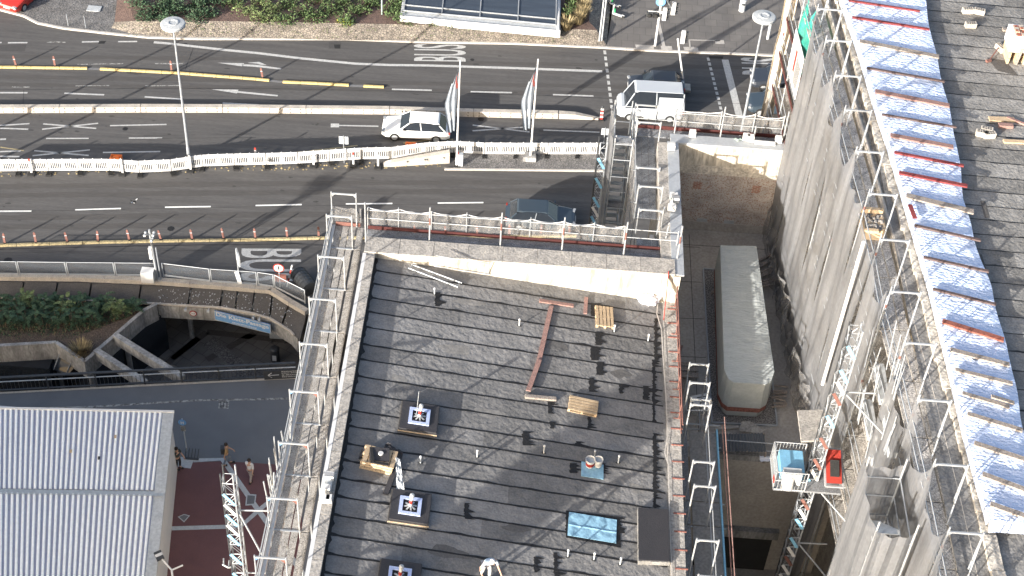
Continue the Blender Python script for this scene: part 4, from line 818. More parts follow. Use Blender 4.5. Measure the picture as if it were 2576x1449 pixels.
# wire mesh fence on the parapet
FT=[(-60,694),(48,695,),(170,696.5),(291,697.5),(396,698.5),(409,698.5),(530,713),(648,721),(690,727),(769,767)]
def fencepanel(a,b,label,i):
    p,q=at(*a,.3),at(*b,.3); off=Vector((0,.1,0)); p+=off;q+=off; d=(q-p).normalized(); p+=d*.05; q-=d*.05; Z=Vector((0,0,1.12))
    t=thing('fence_panel',label,'fence panel',tuple(p),'wire mesh fence panels along the parapet')
    for x in (p,q): MB().tube(x-Vector((0,0,.02)),x+Z,.035,6).build('post',G['alu'],t)
    for z in (.08,.16,1.1): MB().tube(p+Vector((0,0,z)),q+Vector((0,0,z)),.022,6).build('rail',G['alu'],t)
    m=MB(); m.sheet([p+Vector((0,0,.16)),q+Vector((0,0,.16)),q+Vector((0,0,1.1)),p+Vector((0,0,1.1))]); m.build('wire_mesh',G['wiremesh'],t)
for i,(a,b) in enumerate(((FT[0],FT[1]),(FT[1],FT[2]),(FT[2],FT[3]),(FT[3],FT[4]),(FT[5],FT[6]),(FT[6],FT[7]),(FT[7],FT[8]),(FT[8],FT[9]))): fencepanel(a,b,'wire mesh fence panel on the parapet, %s from the left'%ORD[i],i)
# camera mast with white cabinet
p=at(396,702,.3); t=thing('camera_mast','mast with cameras and a white cabinet standing at the mesh fence','camera mast',tuple(p))
MB().tube(p,p+Vector((-.05,0,4.0)),.07,8).build('mast',G['alu'],t); MB().tube(p+Vector((.22,0,0)),p+Vector((.18,0,2.6)),.04,6).build('side_tube',G['galv'],t)
MB().box(p.x-.85,p.y-.45,.35,p.x-.1,p.y+.1,1.15).build('cabinet',G['whitepaint'],t); MB().box(p.x-.26,p.y-.1,2.0,p.x-.08,p.y+.1,2.9).build('junction_box',G['whitepaint'],t)
for a,z in ((-.3,3.7),(.2,3.75),(.05,3.3)): cm=MB().obox(p+Vector((a,-.15,z)),.12,.3,.12,rx=-.3).build('camera',G['white'],t); MB().lathe(p+Vector((a,.05,z-.06)),[(.08,0),(.1,.08),(.05,.14)],10).build('dome',G['alu'],cm)
MB().beam(p+Vector((-.35,0,3.6)),p+Vector((.25,0,3.6)),.04,.04).build('crossbar',G['galv'],t)
# sign posts near the lettering
p=at(603,715,.3); t=thing('road_sign_side','road sign seen edge-on behind the mesh fence beside the painted lettering','sign',tuple(p)); MB().tube(p,p+Vector((.0,0,2.9)),.04,6).build('post',G['alu'],t); MB().obox(p+Vector((.05,0,2.2)),.1,.75,.9,rz=.4).build('plate',G['trim'],t); MB().obox(p+Vector((-.02,-.08,.6)),.25,.06,1.0,ry=-.15).build('white_panel',G['whitepaint'],t)
p=at(705,722,.3); t=thing('no_pedestrians_sign','round red-rimmed no pedestrians sign at the end of the mesh fence','sign',tuple(p)); MB().tube(p+Vector((.0,0,0)),p+Vector((0,0,1.9)),.04,6).build('post',G['alu'],t)
c=p+Vector((0,-.06,1.65)); MB().tube(c,c+Vector((0,-.03,0)),.34,24).build('red_ring',G['red'],t); MB().tube(c+Vector((0,-.03,0)),c+Vector((0,-.04,0)),.27,24).build('disc',G['whitepaint'],t)
m=MB(); y=c+Vector((0,-.045,0)); m.tube(y+Vector((0,0,.16)),y+Vector((0,-.005,.16)),.04,8); m.beam(y+Vector((0,0,.11)),y+Vector((0,0,-.04)),.01,.07,up=(1,0,0)); m.beam(y+Vector((0,0,-.04)),y+Vector((.09,0,-.2)),.01,.035,up=(1,0,0)); m.beam(y+Vector((0,0,-.04)),y+Vector((-.08,0,-.2)),.01,.035,up=(1,0,0)); m.beam(y+Vector((0,0,.08)),y+Vector((.11,0,-.02)),.01,.03,up=(1,0,0)); m.beam(y+Vector((0,0,.08)),y+Vector((-.1,0,-.01)),.01,.03,up=(1,0,0)); m.build('walking_figure',G['black'],t)
MB().box(p.x-.3,p.y-.02,.75,p.x+.4,p.y+.04,1.35).build('red_board',G['rust'],t)
p=at(722,720,.1); t=thing('striped_pole','leaning red and white pole beside the no pedestrians sign','pole',tuple(p)); m=MB()
for k in range(5): m.mat(k%2).tube(p+Vector((.08,0,.36))*k,p+Vector((.08,0,.36))*(k+1),.05,8)
m.build('shaft',[G['whitepaint'],G['red']],t)
p=at(765,722,.0); t=thing('grit_container','ribbed dark grey container lying on the road beside the left scaffold','container',tuple(p))
m=MB(); a_=R(125); dx=Vector((math.cos(a_),math.sin(a_),0))
m.tube(p+Vector((0,0,.5))-dx*.8,p+Vector((0,0,.5))+dx*.8,.5,18); m.build('drum',G['darkmetal'],t)
for k in range(6): m=MB(); c=p+Vector((0,0,.5))+dx*(-.7+.28*k); m.tube(c,c+dx*.05,.525,18); m.build('rib',G['darkmetal'],t)
# ================================================================ STATION WING (flat roof)
WX0,WX1,WY0,WY1=-6.5,6.95,24.,49.1
t=thing('station_wing','lower station wing with dark felt roof and stone parapets','building',(0,36,0))
m=MB().box(WX0,WY0,0,WX1+.25,WY1,18.0); m.build('wall',G['limestone'],t)
WT=t
m=MB(); NS=26
# roof covering: felt strips laid across, tilted down to the right
SEAM=[(934,749.5),(932,785.7),(926,824),(915,867),(906,904),(895,946),(891,989),(884,1033),(876,1072),(868,1116),(862,1158),(852,1203),(845,1249),(835,1295),(826,1344),(818,1392),(812,1440),(804,1490),(800,1542)]
ys=[]
for u,v in [(938,680),(936,714)]+SEAM:
    p=roof(u,v); q=roof(u+500,v+77.5); k=(q.y-p.y)/(q.x-p.x); ys.append((p.y+k*(WX0+.5-p.x),p.y+k*(WX1-p.x)))
ys=[(WY1-.9,WY1-.9)]+ys
g2=random.Random(12); x0,x1=WX0+.48,WX1-.25
for k,((a0,a1),(b0,b1)) in enumerate(zip(ys,ys[1:])):
    cuts=[x0]+sorted(g2.uniform(x0+1,x1-1) for _ in range(2))+[x1]
    for c0,c1 in zip(cuts,cuts[1:]):
        def P_(x,top): 
            tt=(x-x0)/(x1-x0); y=(a0+(a1-a0)*tt) if top else (b0+(b1-b0)*tt); return (x,min(y,WY1-.9),rz_(x))
        m.sheet([P_(c0,0),P_(c1,0),P_(c1,1),P_(c0,1)])
m.sheet([(x0,ys[-1][0],rz_(x0)),(x1,ys[-1][1],rz_(x1)),(x1,WY0,rz_(x1)),(x0,WY0,rz_(x0))])
RF=m.build('roof',G['felt'],t)
for k,(a,b) in enumerate(ys[1:]):
    m=MB(); n=60; v=[]; sd=random.Random(400+k); last=0
    for i in range(n+1):
        tt=i/n; x=x0+(x1-.15-x0)*tt; y=a+(b-a)*tt; z=rz_(x)+.006+k*.0002
        e=.028+.022*abs(noise.noise(Vector((x*1.6,k*7,0))))*2; f=.03+.11*max(0,noise.noise(Vector((x*1.1,k*13,5))))**1.2+.02*sd.random()+ (.05 if i<2 else 0)
        v+=[(x,y+f,z),(x,y-e,z)]
    m.add(v,[(2*i,2*i+1,2*i+3,2*i+2) for i in range(n)]); m.build('tar_seam',G['tar'],RF)
# tar along the west parapet and patches
m=MB(); n=130; v=[]
for i in range(n+1):
    y=WY1-.95-(WY1-WY0-1)*i/n; s=.10+.07*abs(noise.noise(Vector((y*3,1,2))))*2+.16*max(0,noise.noise(Vector((y*6,9,2))))
    v+=[(x0-.0,y,rz_(x0)+.012),(x0+s,y,rz_(x0+s)+.012)]
m.add(v,[(2*i,2*i+1,2*i+3,2*i+2) for i in range(n)]); m.build('tar_edge',G['tar'],RF)
TP=[(1489,762,1507,795),(1500,834,1512,868),(1488,872,1506,906),(1503,910,1516,943),(1484,950,1494,985),(1560,966,1566,990),(1620,970,1630,1006),(1480,1049,1486,1077),(1316,1084,1330,1120),(1450,1110,1460,1120),(1436,1165,1450,1190),(1510,1165,1520,1190),(1425,1290,1432,1335),(1546,1300,1560,1340),(1345,1400,1352,1440),(1396,1390,1402,1449),(1096,735,1106,770),(1386,1060,1394,1078),(1170,1265,1178,1305),(1380,1010,1388,1040),(1643,905,1647,1060),(1648,800,1652,905),(1645,1090,1650,1280)]
for i,(a,b,c,d) in enumerate(TP):
    m=MB(); P0=[roof(a,b,.015),roof(c,b,.015),roof(c,d,.015),roof(a,d,.015)]; sd=random.Random(i); n=max(6,int(abs(d-b)/3)); v=[]
    for j in range(n+1):
        l=P0[0].lerp(P0[3],j/n); r_=P0[1].lerp(P0[2],j/n); big=abs(d-b)<300
        e1,e2=sd.uniform(0,.07),(sd.random()**3*.34 if big else sd.random()**2*.12); v+=[l-Vector((e1,0,0)),Vector((r_.x+e2,r_.y,r_.z-.113*e2+.001))]
    m.add(v,[(2*j,2*j+1,2*j+3,2*j+2) for j in range(n)]); m.build('tar_patch',G['tar'],RF)
# parapets
m=MB().box(WX0,WY0,18,WX0+.48,WY1-.9,20.); m.build('west_parapet',G['stone'],t)
m=MB().box(WX0-.03,WY0,19.8,WX0+.12,WY1-1,20.03); m.build('flashing',G['whitepaint'],t)
m=MB(); g2=random.Random(4); y=WY0
while y<WY1-1.2: m.box(WX0+.125,y+.01,20.0,WX0+.50,y+.99,20.02+g2.random()*.012); y+=1.
m.build('west_coping',G['stone'],t)
m=MB().box(WX0+.0,WY1-.9,18,WX1+.25,WY1,19.97); m.build('north_parapet',G['plaster'],t)
m=MB(); x=WX0
while x<WX1-.5: m.box(x+.006,WY1-.93,19.975,x+1.49,WY1+.03,20.06); x+=1.5
m.build('north_coping',G['stone'],t)
m=MB().box(WX1-.28,WY0,17.5,WX1+.28,WY1-.91,rz_(WX1)+.13); m.build('east_edge',G['stone'],t)
y=WY1-1.4
for k in range(26): MB().box(WX1-.12,y,rz_(WX1)+.132,WX1+.36,y+.05,rz_(WX1)+.16).build('edge_clip',G['rust'],t); y-=.86
m=MB(); m.ribbon([roof(u,v,.14)+Vector((0,0,.02)) for u,v in [(1655,760),(1652,790),(1664,830),(1668,900),(1675,1000),(1680,1090),(1672,1140),(1681,1170),(1684,1290),(1690,1449)]],.05); m.build('cable',G['kerb'],t)
# objects on the roof ------------------------------------------------
def on(u,v,dz=0.): return roof(u,v,dz)
TILT=-math.atan(.113)
def local(nm,label,cat,u,v,rz,group=None):
    t=thing(nm,label,cat,(0,0,0),group); t['_p']=0
    p=on(u,v); return t,p,rz
def place(t,p,rz,tilt=True):
    M=Matrix.Translation(p)@(Matrix.Rotation(-TILT,4,'Y') if tilt else Matrix())@Matrix.Rotation(rz,4,'Z'); t.matrix_world=M
    del t['_p']
def pallet(u,v,rz,label,boards=5):
    t,p,_=local('pallet',label,'pallet',u,v,rz,'wooden pallets on the felt roof')
    for k in range(boards): MB().box(-.4+k*.8/boards+.012,-.6,.122,-.4+(k+1)*.8/boards-.03,.6,.144).build('top_board',G['wood'],t)
    for y in (-.6,-.05,.5): MB().box(-.4,y,.1,.4,y+.1,.12).build('cross_board',G['wood'],t)
    for x in (-.4,-.05,.3):
        for y in (-.6,-.05,.5): MB().box(x,y,.022,x+.1,y+.1,.098).build('block',G['wood'],t)
        MB().box(x,-.6,0,x+.1,.6,.02).build('bottom_board',G['wood'],t)
    place(t,p,rz); return t
pallet(1520,801,R(3),'pale pallet lying lengthwise near the north wall'); pallet(1466,1024,R(85),'grey and yellow slatted pallet near the middle of the roof')
def plank(a,b,w,h,mt,label,grp='planks lying on the felt roof',dz=0.01,name='plank'):
    p,q=on(*a,dz+h/2),on(*b,dz+h/2); tag(MB().beam(p,q,w,h).build(name,G[mt]),label,'plank',grp)
plank((1357,756),(1443,769),.17,.07,'wood_red','reddish plank forming the crossbar of a T near the north wall')
plank((1387,770),(1353,920),.2,.06,'wood_red','long reddish plank below the T crossbar, upper piece'); plank((1357,905),(1329,983),.2,.05,'wood_red','lower reddish plank overlapping the long one',dz=.07)
plank((1475,748),(1472,789),.16,.06,'wood_red','short reddish plank left of the pale pallet'); plank((1321,997),(1399,1004),.17,.1,'wood_grey','short grey beam below the foot of the long plank')
# ladder frame and hook frame by the north wall
p0,p1=on(1028,663,.1),on(1165,722,.1); q0,q1=on(1022,676,.1),on(1150,722,.1)
t=thing('scaffold_frame_lying','grey metal ladder frame lying on the felt beside the north wall','metal frame',tuple(p0))
MB().tube(on(1035,665,.1),on(1162,712,.1),.03).build('tube',G['galv'],t); MB().tube(on(1027,674,.1),on(1152,722,.1),.03).build('tube',G['galv'],t)
for k in (.03,.45,.97): a=on(1035,665,.1).lerp(on(1162,712,.1),k); b=on(1027,674,.1).lerp(on(1152,722,.1),k); MB().tube(a,b,.025).build('rung',G['galv'],t)
t=thing('guardrail_piece','bent guardrail piece leaning against the bright north wall','guardrail',tuple(on(1096,672)))
A_=[on(1088,668,.1),on(1094,664,.15),on(1095,640,.5),on(1230,664,.5),on(1237,667,.5)]; m=MB(); m.path(A_[:3],.02,5); m.tube(on(1097,643,.9),on(1230,665,.9),.02,5); m.tube(on(1092,670,.15),on(1233,690,.12),.02,5); m.tube(on(1232,664,.9),on(1228,690,.1),.02,5); m.build('rail',G['galv'],t)
# vent stands on black pads with blue foam frame
def ventpad(u,v,label,s=.74):
    t,p,_=local('roof_vent',label,'roof vent',u,v,0,'capped roof vents on black pads')
    MB().box(-s-.02,-s,-.1,s+.02,s,.17).build('upstand',G['panel_dark'],t)
    MB().box(-s-.03,-s-.03,.12,s+.03,-s-.002,.16).build('edge_batten',G['wood'],t)
    MB().box(-s+.02,-s+.05,.173,s+.0,s-.02,.23).build('cover_sheet',G['slate'],t)
    a,b=.41,.28; m=MB()
    for x0_,y0_,x1_,y1_ in ((-a,-a,a,-b),(-a,b,a,a),(-a,-b+.003,-b,b-.003),(b,-b+.003,a,b-.003)): m.box(x0_,y0_,.233,x1_,y1_,.28)
    m.build('foam_frame',G['foam'],t)
    m=MB()
    for k in range(8): an=k*PI/4+.2; m.beam((0,0,.32),(.24*math.cos(an),.24*math.sin(an),.24),.06,.02)
    m.build('crumpled_foil',G['alu'],t); MB().box(-.25,-.25,.2335,.25,.25,.238).build('opening',G['black'],t)
    pp=MB().tube((0,0,.24),(0,0,.8),.06,12).build('pipe',G['whitepaint'],t); MB().tube((0,0,.42),(0,0,.62),.066,12).build('red_band',G['red'],pp); MB().lathe((0,0,.8),[(.06,0),(.09,.02),(.09,.12),(.04,.16)],12).build('cap',G['trim'],pp)
    place(t,p,0)
G['foam']=mat('pale_blue_foam_frame',(.50,.58,.82),(.42,.5,.74),bump=.2)
ventpad(1053,1058,'capped roof vent on a black pad, farthest of three along the west parapet'); ventpad(1030,1283,'capped roof vent on a black pad, middle of three along the west parapet'); ventpad(1003,1462,'capped roof vent on a black pad cut by the bottom edge')
tag(MB().tube(on(1048,1040,.6),on(1054,985,2.3),.012,5).build('antenna',G['trim']),'thin antenna rod rising beside the farthest roof vent','antenna')
# pallet pile with black sheet
t,p,_=local('pallet_stack','stack of wooden pallets covered with torn black sheets','pallet stack',950,1166,0)
for k,z in enumerate((0,.16,.32)):
    pl=MB(); 
    for j in range(6): pl.box(-.62+j*.21+.03*k,-.42,z+.11,-.62+j*.21+.17+.03*k,.42,z+.135)
    for y in (-.42,0,.34): pl.box(-.62,y,z,.62,y+.08,z+.108)
    pl.build('pallet',G['wood'],t)
m=MB().obox((.0,.05,.50),.75,.6,.03,rz=.2,rx=.1); m.build('black_sheet',G['slate'],t); m=MB().obox((-.25,-.1,.54),.1,.7,.03,rz=.3).obox((.1,-.37,.5),.7,.1,.03,rz=.1); m.build('batten',G['black'],t)
m=MB(); m.grid(lambda a,b:(.1+a*.75,.3+b*.35+.05*math.sin(a*9),.42+.12*abs(noise.noise(Vector((a*5,b*4,1))))*2-.3*a*a),8,5); m.build('torn_foil',G['slate'],t); m=MB(); m.grid(lambda a,b:(-.75+a*.22,.0+b*.45,.3-.3*(1-a)**2+.08*noise.noise(Vector((a*5,b*6,3)))),5,6); m.build('torn_foil',G['slate'],t)
MB().tube((.05,.08,.52),(.05,.08,.56),.1,12).build('tape_roll',G['white'],t)
place(t,p,R(-6))
tag(MB().beam(on(992,1185,.08),on(970,1243,.05),.2,.05).build('bitumen_board',G['slate']),'narrow black board lying beside the pallet stack','board')
t=thing('plastic_foil','crumpled translucent foil hanging by the middle roof vent','foil',tuple(on(1003,1215))); m=MB(); A_=[on(995,1150,.5),on(1006,1155,.5),on(1022,1262,.15),on(998,1255,.1)]
m.grid(lambda a,b:(A_[0].lerp(A_[1],a)).lerp(A_[3].lerp(A_[2],a),b)+Vector((0,0,.12*noise.noise(Vector((a*6,b*9,2))))),6,12); m.build('foil',G['trim'],t)
# buckets on blue foam
t,p,_=local('foam_plate','small blue foam plate under the buckets','foam plate',1490,1184,0); m=MB(); m.grid(lambda a,b:(-.44+a*.88,-.36+b*.72,.03+.01*noise.noise(Vector((a*4,b*4,0)))),8,8); m.box(-.44,-.36,0,.44,.36,.022); m.build('plate',G['skyblue'],t); place(t,p,0)
for dx,dy,r,l,mt in ((-.1,.12,.19,'white and red bucket on the blue foam, left of two','whitepaint'),(.22,.16,.17,'white labelled bucket on the blue foam, right of two','whitepaint')):
    p=on(1490,1178,.05)+Vector((dx,dy,0)); t=thing('bucket',l,'bucket',tuple(p),'buckets on the blue foam'); MB().lathe(p,[(r*.8,0),(r,.36),(r*1.05,.37),(r*1.05,.4),(r*.96,.4),(r*.8,.1),(.01,.1)],20).build('pail',G[mt],t)
    MB().lathe(p,[(r*.88,.08),(r*.97,.26)],20).build('label',G['red'] if dx<0 else G['mark'],t); MB().lathe(p+Vector((0,0,.33)),[(r*.9,0),(r*.3,.01)],16).build('contents',G['trim'],t)
# big blue foam sheet, dark hatch
t,p,_=local('foam_sheet','large pale blue insulation sheet taped onto the roof','insulation sheet',1490,1328,0); m=MB(); m.box(-.93,-.55,0,.93,.55,.03)
m.grid(lambda a,b:(-.92+a*1.84,-.54+b*1.08,.045+.02*noise.noise(Vector((a*7,b*3,0)))+(.02 if abs(b-.45)<.03 else 0)),30,18); m.build('sheet',G['skyblue'],t); place(t,p,R(-1.5))
m=MB(); c=on(1490,1328,.012); m.sheet([on(1424,1284,.018),on(1560,1300,.018),on(1562,1378,.018),on(1424,1352,.018)]); m.build('tar_surround',G['tar'],RF)
t=thing('roof_hatch','flat dark rectangular roof hatch near the east edge','roof hatch',tuple(on(1643,1352)))
Q=[on(1603,1285,.0),on(1681,1290,.0),on(1684,1424,.0),on(1604,1420,.0)]; m=MB(); m.hull2(Q,[q+Vector((0,0,.22)) for q in Q]); m.build('upstand',G['felt2'],t); c=sum(Q,Vector())/4; Q2=[q.lerp(c,.03)+Vector((0,0,.223)) for q in Q]; m=MB(); m.hull2(Q2,[q+Vector((0,0,.03)) for q in Q2]); m.build('lid',G['slate'],t)
# capped pipes
for i,(u,v,h) in enumerate(((1300,775,.0),(1306,820,.35),(1545,835,.35),(1630,858,.35),(1552,815,.0),(1368,1140,.4),(1495,1150,.35),(1555,1165,.4),(1428,1400,.35),(1494,1408,.35),(1560,1420,.35),(1093,740,.3),(1058,1165,.35),(1200,1150,.35),(1195,1060,.0))):
    if not h: continue
    p=on(u,v); t=thing('vent_pipe','thin white-capped pipe on the felt roof, number %s counted from the north wall'%ORD[i],'pipe',tuple(p),'thin capped pipes on the felt roof'); MB().tube(p-Vector((0,0,.02)),p+Vector((0,0,h)),.03,8).build('pipe',G['trim'],t); MB().lathe(p+Vector((0,0,h)),[(.045,0),(.045,.06),(.01,.08)],8).build('cap',G['whitepaint'],t)
    m=MB(); sd=random.Random(i+60); m.add([p+Vector((math.cos(a)*r_,math.sin(a)*r_*.8,-.113*math.cos(a)*r_+.014)) for a,r_ in ((k*PI/7,.055+.10*sd.random()*(k%2)) for k in range(14))],[tuple(range(14))]); m.build('tar_collar',G['tar'],t)
# white rubbish bag
p=on(1630,760); m=MB()
def bag(a,b):
    th=a*2*PI; ph=b*PI; r_=1+.35*noise.noise(Vector((math.cos(th)*2,math.sin(th)*2,ph*2)))+.15*noise.noise(Vector((math.cos(th)*6,math.sin(th)*6,ph*5))); return (p.x+.5*r_*math.sin(ph)*math.cos(th),p.y+.32*r_*math.sin(ph)*math.sin(th),p.z+.2+.24*r_*math.cos(ph))
m.grid(bag,36,18); tag(m.build('plastic_bag',G['film'],smooth=True),'crumpled white plastic sheet heaped in the north-east roof corner','plastic sheet')
# red guard rail along the east edge
t=thing('guard_rail','faded red guard rail standing along the east edge of the felt roof','guard rail',(WX1+.2,44,18.3)); xa,xb=WX1+.1,WX1+.33; zb=rz_(WX1)+.13
yy=[47.9,46.2,44.6,43.,41.4]
for y in yy: m=MB().tube((WX1+.22,y,zb),(WX1+.22,y,zb+1.0),.025,5); m.build('post',G['redpole'],t)
for z in (.5,1.0): MB().tube((WX1+.22,yy[0]+.3,zb+z),(WX1+.22,yy[-1]-1.2,zb+z),.03,5).build('rail',G['redpole'],t)
m=MB(); 
for y in yy: m.tube((WX1-.0,y,zb+.02),(WX1+.4,y,zb+.02),.02,4)
m.build('foot_clamp',G['rust'],t); MB().beam((WX1-.25,48.3,20.1),(WX1-.3,46.9,18.5),.22,.03,up=(1,0,.2)).build('bright_red_board',G['red'],t)
# lamps and boxes on the parapets
def box_lamp(p,label,sx=.32,sy=.24,sz=.3):
    t=thing('floodlight',label,'floodlight',tuple(p),'white box lamps on the parapets'); MB().box(p.x-sx/2,p.y-sy/2,p.z+.03,p.x+sx/2,p.y+sy/2,p.z+sz).build('housing',G['white'],t); MB().box(p.x-sx/2+.04,p.y-sy/2-.012,p.z+.07,p.x+sx/2-.04,p.y-sy/2-.002,p.z+sz-.05).build('lens',G['trim'],t); MB().box(p.x-sx/2,p.y-.05,p.z-.005,p.x+sx/2,p.y+.05,p.z+.028).build('bracket',G['galv'],t)
for i,(u,v) in enumerate(((829,1205),(820,1236),(818,1262),(828,1262))): box_lamp(at(u,v,20.05),'white box lamp on the west parapet, %s from the top'%ORD[i],.34 if i!=3 else .2)
tag(MB().box(*(at(826,1222,20.05)-Vector((.14,.3,0))),*(at(826,1222,20.05)+Vector((.14,.3,.12)))).build('cable_box',G['trim']),'flat grey box between the white box lamps on the west parapet','box')
# ================================================================ WALL C + B and the raised court
t=thing('court_wall','thick parapet wall running north from the felt roof, with zinc coping','wall',(6.9,53,14.6))
m=MB().box(6.62,WY1+.01,0,7.15,57.42,19.9); m.build('masonry',G['limestone'],t); MB().box(6.85,WY1-.9,19.93,7.38,57.42,20.02).build('coping',G['zinc'],t); m=MB().box(6.4,WY1+.1,19.3,6.848,57.4,19.96); m.build('ledge',G['stone'],t)
MB().box(WX1+.0,WY1-.95,17.8,7.24,WY1-.9,19.92).build('end_face',G['plaster'],t)
t=thing('brick_wall','old brick wall with flaking plaster at the far end of the court','wall',(9.8,57.6,14.6))
m=MB().box(7.15,57.42,0,12.9,58.0,19.55); m.build('masonry',G['wallbrick'],t); MB().box(7.152,57.38,18.75,12.6,57.418,19.93).build('plaster_band',G['plaster'],t); MB().box(7.0,57.36,19.935,12.6,58.02,20.03).build('coping',G['zinc'],t); MB().box(7.16,57.40,18.2,12.6,57.416,18.74).build('grey_render_band',G['limestone'],t)
for u,v,w_,h_ in ((1752,458,.42,.62),(1899,468,.42,.66)):
    z=17.3; x=at(u,v,z).x; MB().box(x-w_/2,57.405,z-.05,x+w_/2,57.417,z+h_*.6).build('brick_patch',G['cleanbrick'],t)
for u,v in ((1767,565),(1835,568)): x=at(u,v,15.3).x; MB().box(x-.25,57.40,15.0,x+.25,57.417,15.35).build('render_patch',G['zinc'],t)
MB().box(7.152,57.39,14.6,12.9,57.418,15.15).build('plinth',G['terrace'],t); 
tag(MB().tube((7.6,57.3,14.6),(7.55,57.3,19.0),.02,5).build('lightning_rod',G['trim']),'thin vertical cable on the left side of the brick wall','cable')
for i,(u,v) in enumerate(((1741,343),(1876,352),(1887,355),(1957,358))): box_lamp(at(u,v,20.04),'white box lamp on the brick wall coping, %s from the left'%ORD[i],.3,.25,.34)
for i,(u,v) in enumerate(((1688,376),(1694,500),(1698,508),(1689,528))): box_lamp(at(u,v,20.04),'white box lamp on the zinc-topped wall, %s from the far end'%ORD[i],.34,.24,.3)
for i in range(4): tag(MB().beam(at(1898,360-2*i,20.08+.03*i),at(1950,365-2*i,20.08+.03*i),.08,.05).build('batten',G['whitepaint']),'white batten in the bundle on the brick wall coping, %s from the front'%ORD[i],'batten','batten bundle on the brick wall')
m=MB(); g2=random.Random(8)
for k in range(14): a=at(1845+k*2,352+g2.uniform(-2,2),20.06); m.tube(a,a+Vector((.12,g2.uniform(-.1,.1),.03)),.02,4)
tag(m.build('rope_coil',G['greenpaint']),'pale green rope heaped on the brick wall coping','rope')
p=at(1676,412,19.4); m=MB()
for k in range(26): a=p+Vector((g2.uniform(-.25,.3),g2.uniform(-.35,.5),g2.uniform(0,.4))); m.tube(a,a+Vector((g2.uniform(-.2,.2),g2.uniform(-.35,.35),g2.uniform(-.25,.1))),.03,5)
tag(m.build('green_rope',G['netsolid']),'bright green rope tangled over the wall beside the stair scaffold','rope')
# court floor, and the lower pit in front of it
TZ=14.6
m=MB().box(7.24,42.6,0,15,57.4,TZ); tag(m.build('court_floor',G['terrace']),kind='structure')
m=MB().box(7.24,20,0,15,42.59,7.0); tag(m.build('lower_court_floor',G['terrace']),kind='structure')
GX0,GX1=9.2,12.1
m=MB(); m.sheet([(GX0,44.6,TZ+.03),(12.08,44.7,TZ+.03),(12.0,54.5,TZ+.03),(GX0,54.5,TZ+.03)]); struct('gravel_strip',m,G['gravel'])
m=MB()
for a,b in (((GX0,44.6),(12.08,44.7)),((12.08,44.7),(12.0,54.5)),((GX0,54.5),(GX0,44.6)),((12.0,54.5),(GX0,54.5))): m.beam((*a,TZ+.06),(*b,TZ+.06),.06,.1)
struct('gravel_edging',m,G['zinc'])
m=MB(); 
for y in (43.5,46,48.5,51,53.5,56): m.ribbon([(7.3,y,TZ+.004),(9.1,y+.1,TZ+.004)],.03)
m.ribbon([(8.6,43,TZ+.005),(8.6,57,TZ+.005)],.025); m.ribbon([(7.3,56.2,TZ+.006),(12.4,56.3,TZ+.006)],.03); struct('slab_joint',m,G['tar'])
# wrapped crate
t=thing('wrapped_container','long container wrapped in grey-green tarpaulin, standing on gravel in the court','container',(10.5,49,TZ))
z1=16.9; TP_=[at(u,v,z1) for u,v in [(1812,617),(1903,619),(1948,935),(1940,958),(1925,967),(1845,962),(1832,952),(1822,930)]]
cen=sum(TP_,Vector())/len(TP_); 
BP_=[Vector((cen.x+(p.x-cen.x)*1.04,cen.y+(p.y-cen.y)*1.01,TZ+.5)) for p in TP_]; MP=[Vector((p.x,p.y,TZ+.75)) for p in BP_]
m=MB(); n=len(TP_)
m.add(TP_+MP,[(i,(i+1)%n,n+(i+1)%n,n+i) for i in range(n)])
ridge=lambda p:.08*(1-abs(p.x-cen.x)/1.2)
def tg(a,b):
    L=TP_[7].lerp(TP_[0],b); r_=TP_[2].lerp(TP_[1],b); p=L.lerp(r_,a); e=min(a,1-a,b,1-b); p.z+=.05*min(1,e*5)+.035*noise.noise(Vector((a*5,b*14,0)))*min(1,e*12); return p
m.grid(tg,16,50); m.sheet([TP_[2],TP_[3],TP_[4],TP_[5],TP_[6],TP_[7]]); m.build('tarpaulin',G['tarp'],t)
MB().hull2([p+Vector((0,0,-.02)) for p in BP_],[p+Vector((0,0,-.004)) for p in MP]).build('red_strapping',G['rust'],t)
B2=[Vector((cen.x+(p.x-cen.x)*.96,cen.y+(p.y-cen.y)*.98,TZ+.12)) for p in TP_]; MB().hull2(B2,[Vector((p.x,p.y,TZ+.478)) for p in B2]).build('base',G['tarp'],t)
for y in (45.6,48,50.5,52.8): MB().box(9.5,y,TZ+.0,11.5,y+.15,TZ+.118).build('bearer',G['wood_grey'],t)
# things in the court
CT=TZ+.0
for i,(a,b,w_) in enumerate((((1690,914),(1756,918),.22),((1690,926),(1757,930),.22),((1686,941),(1757,945),.28))): tag(MB().beam(at(*a,CT+.3+.01*i),at(*b,CT+.3+.01*i),w_,.05).build('bench_board',G['wood_grey']),'grey board laid across the court near the felt roof, %s from the far side'%ORD[i],'board','boards in the court')
for i,(a,b) in enumerate((((1724,948),(1722,1000)),((1706,948),(1708,1010)))): tag(MB().beam(at(*a,CT+.15),at(*b,CT+.15),.25,.05).build('floor_board',G['wood_grey']),'grey board under the crosswise boards in the court, %s'%('right' if i==0 else 'left'),'board','boards in the court')
tag(MB().beam(at(1716,870,CT+.1),at(1690,935,CT+.1),.08,.08).build('batten',G['wood_red']),'thin reddish batten lying in the court by the roof edge','batten')
g2=random.Random(21)
for i in range(9):
    p=at(1925+g2.uniform(-8,8),655+i*9,CT+.1); tag(MB().beam(p+Vector((-.5,-.3,.03*i)),p+Vector((.45,.35+g2.uniform(-.2,.3),.03*i)),.12,.05).build('scrap_board',G['wood_grey']),'scrap board piled between the wrapped container and the net, %s from the far end'%ORD[i],'board','scrap boards beside the container')
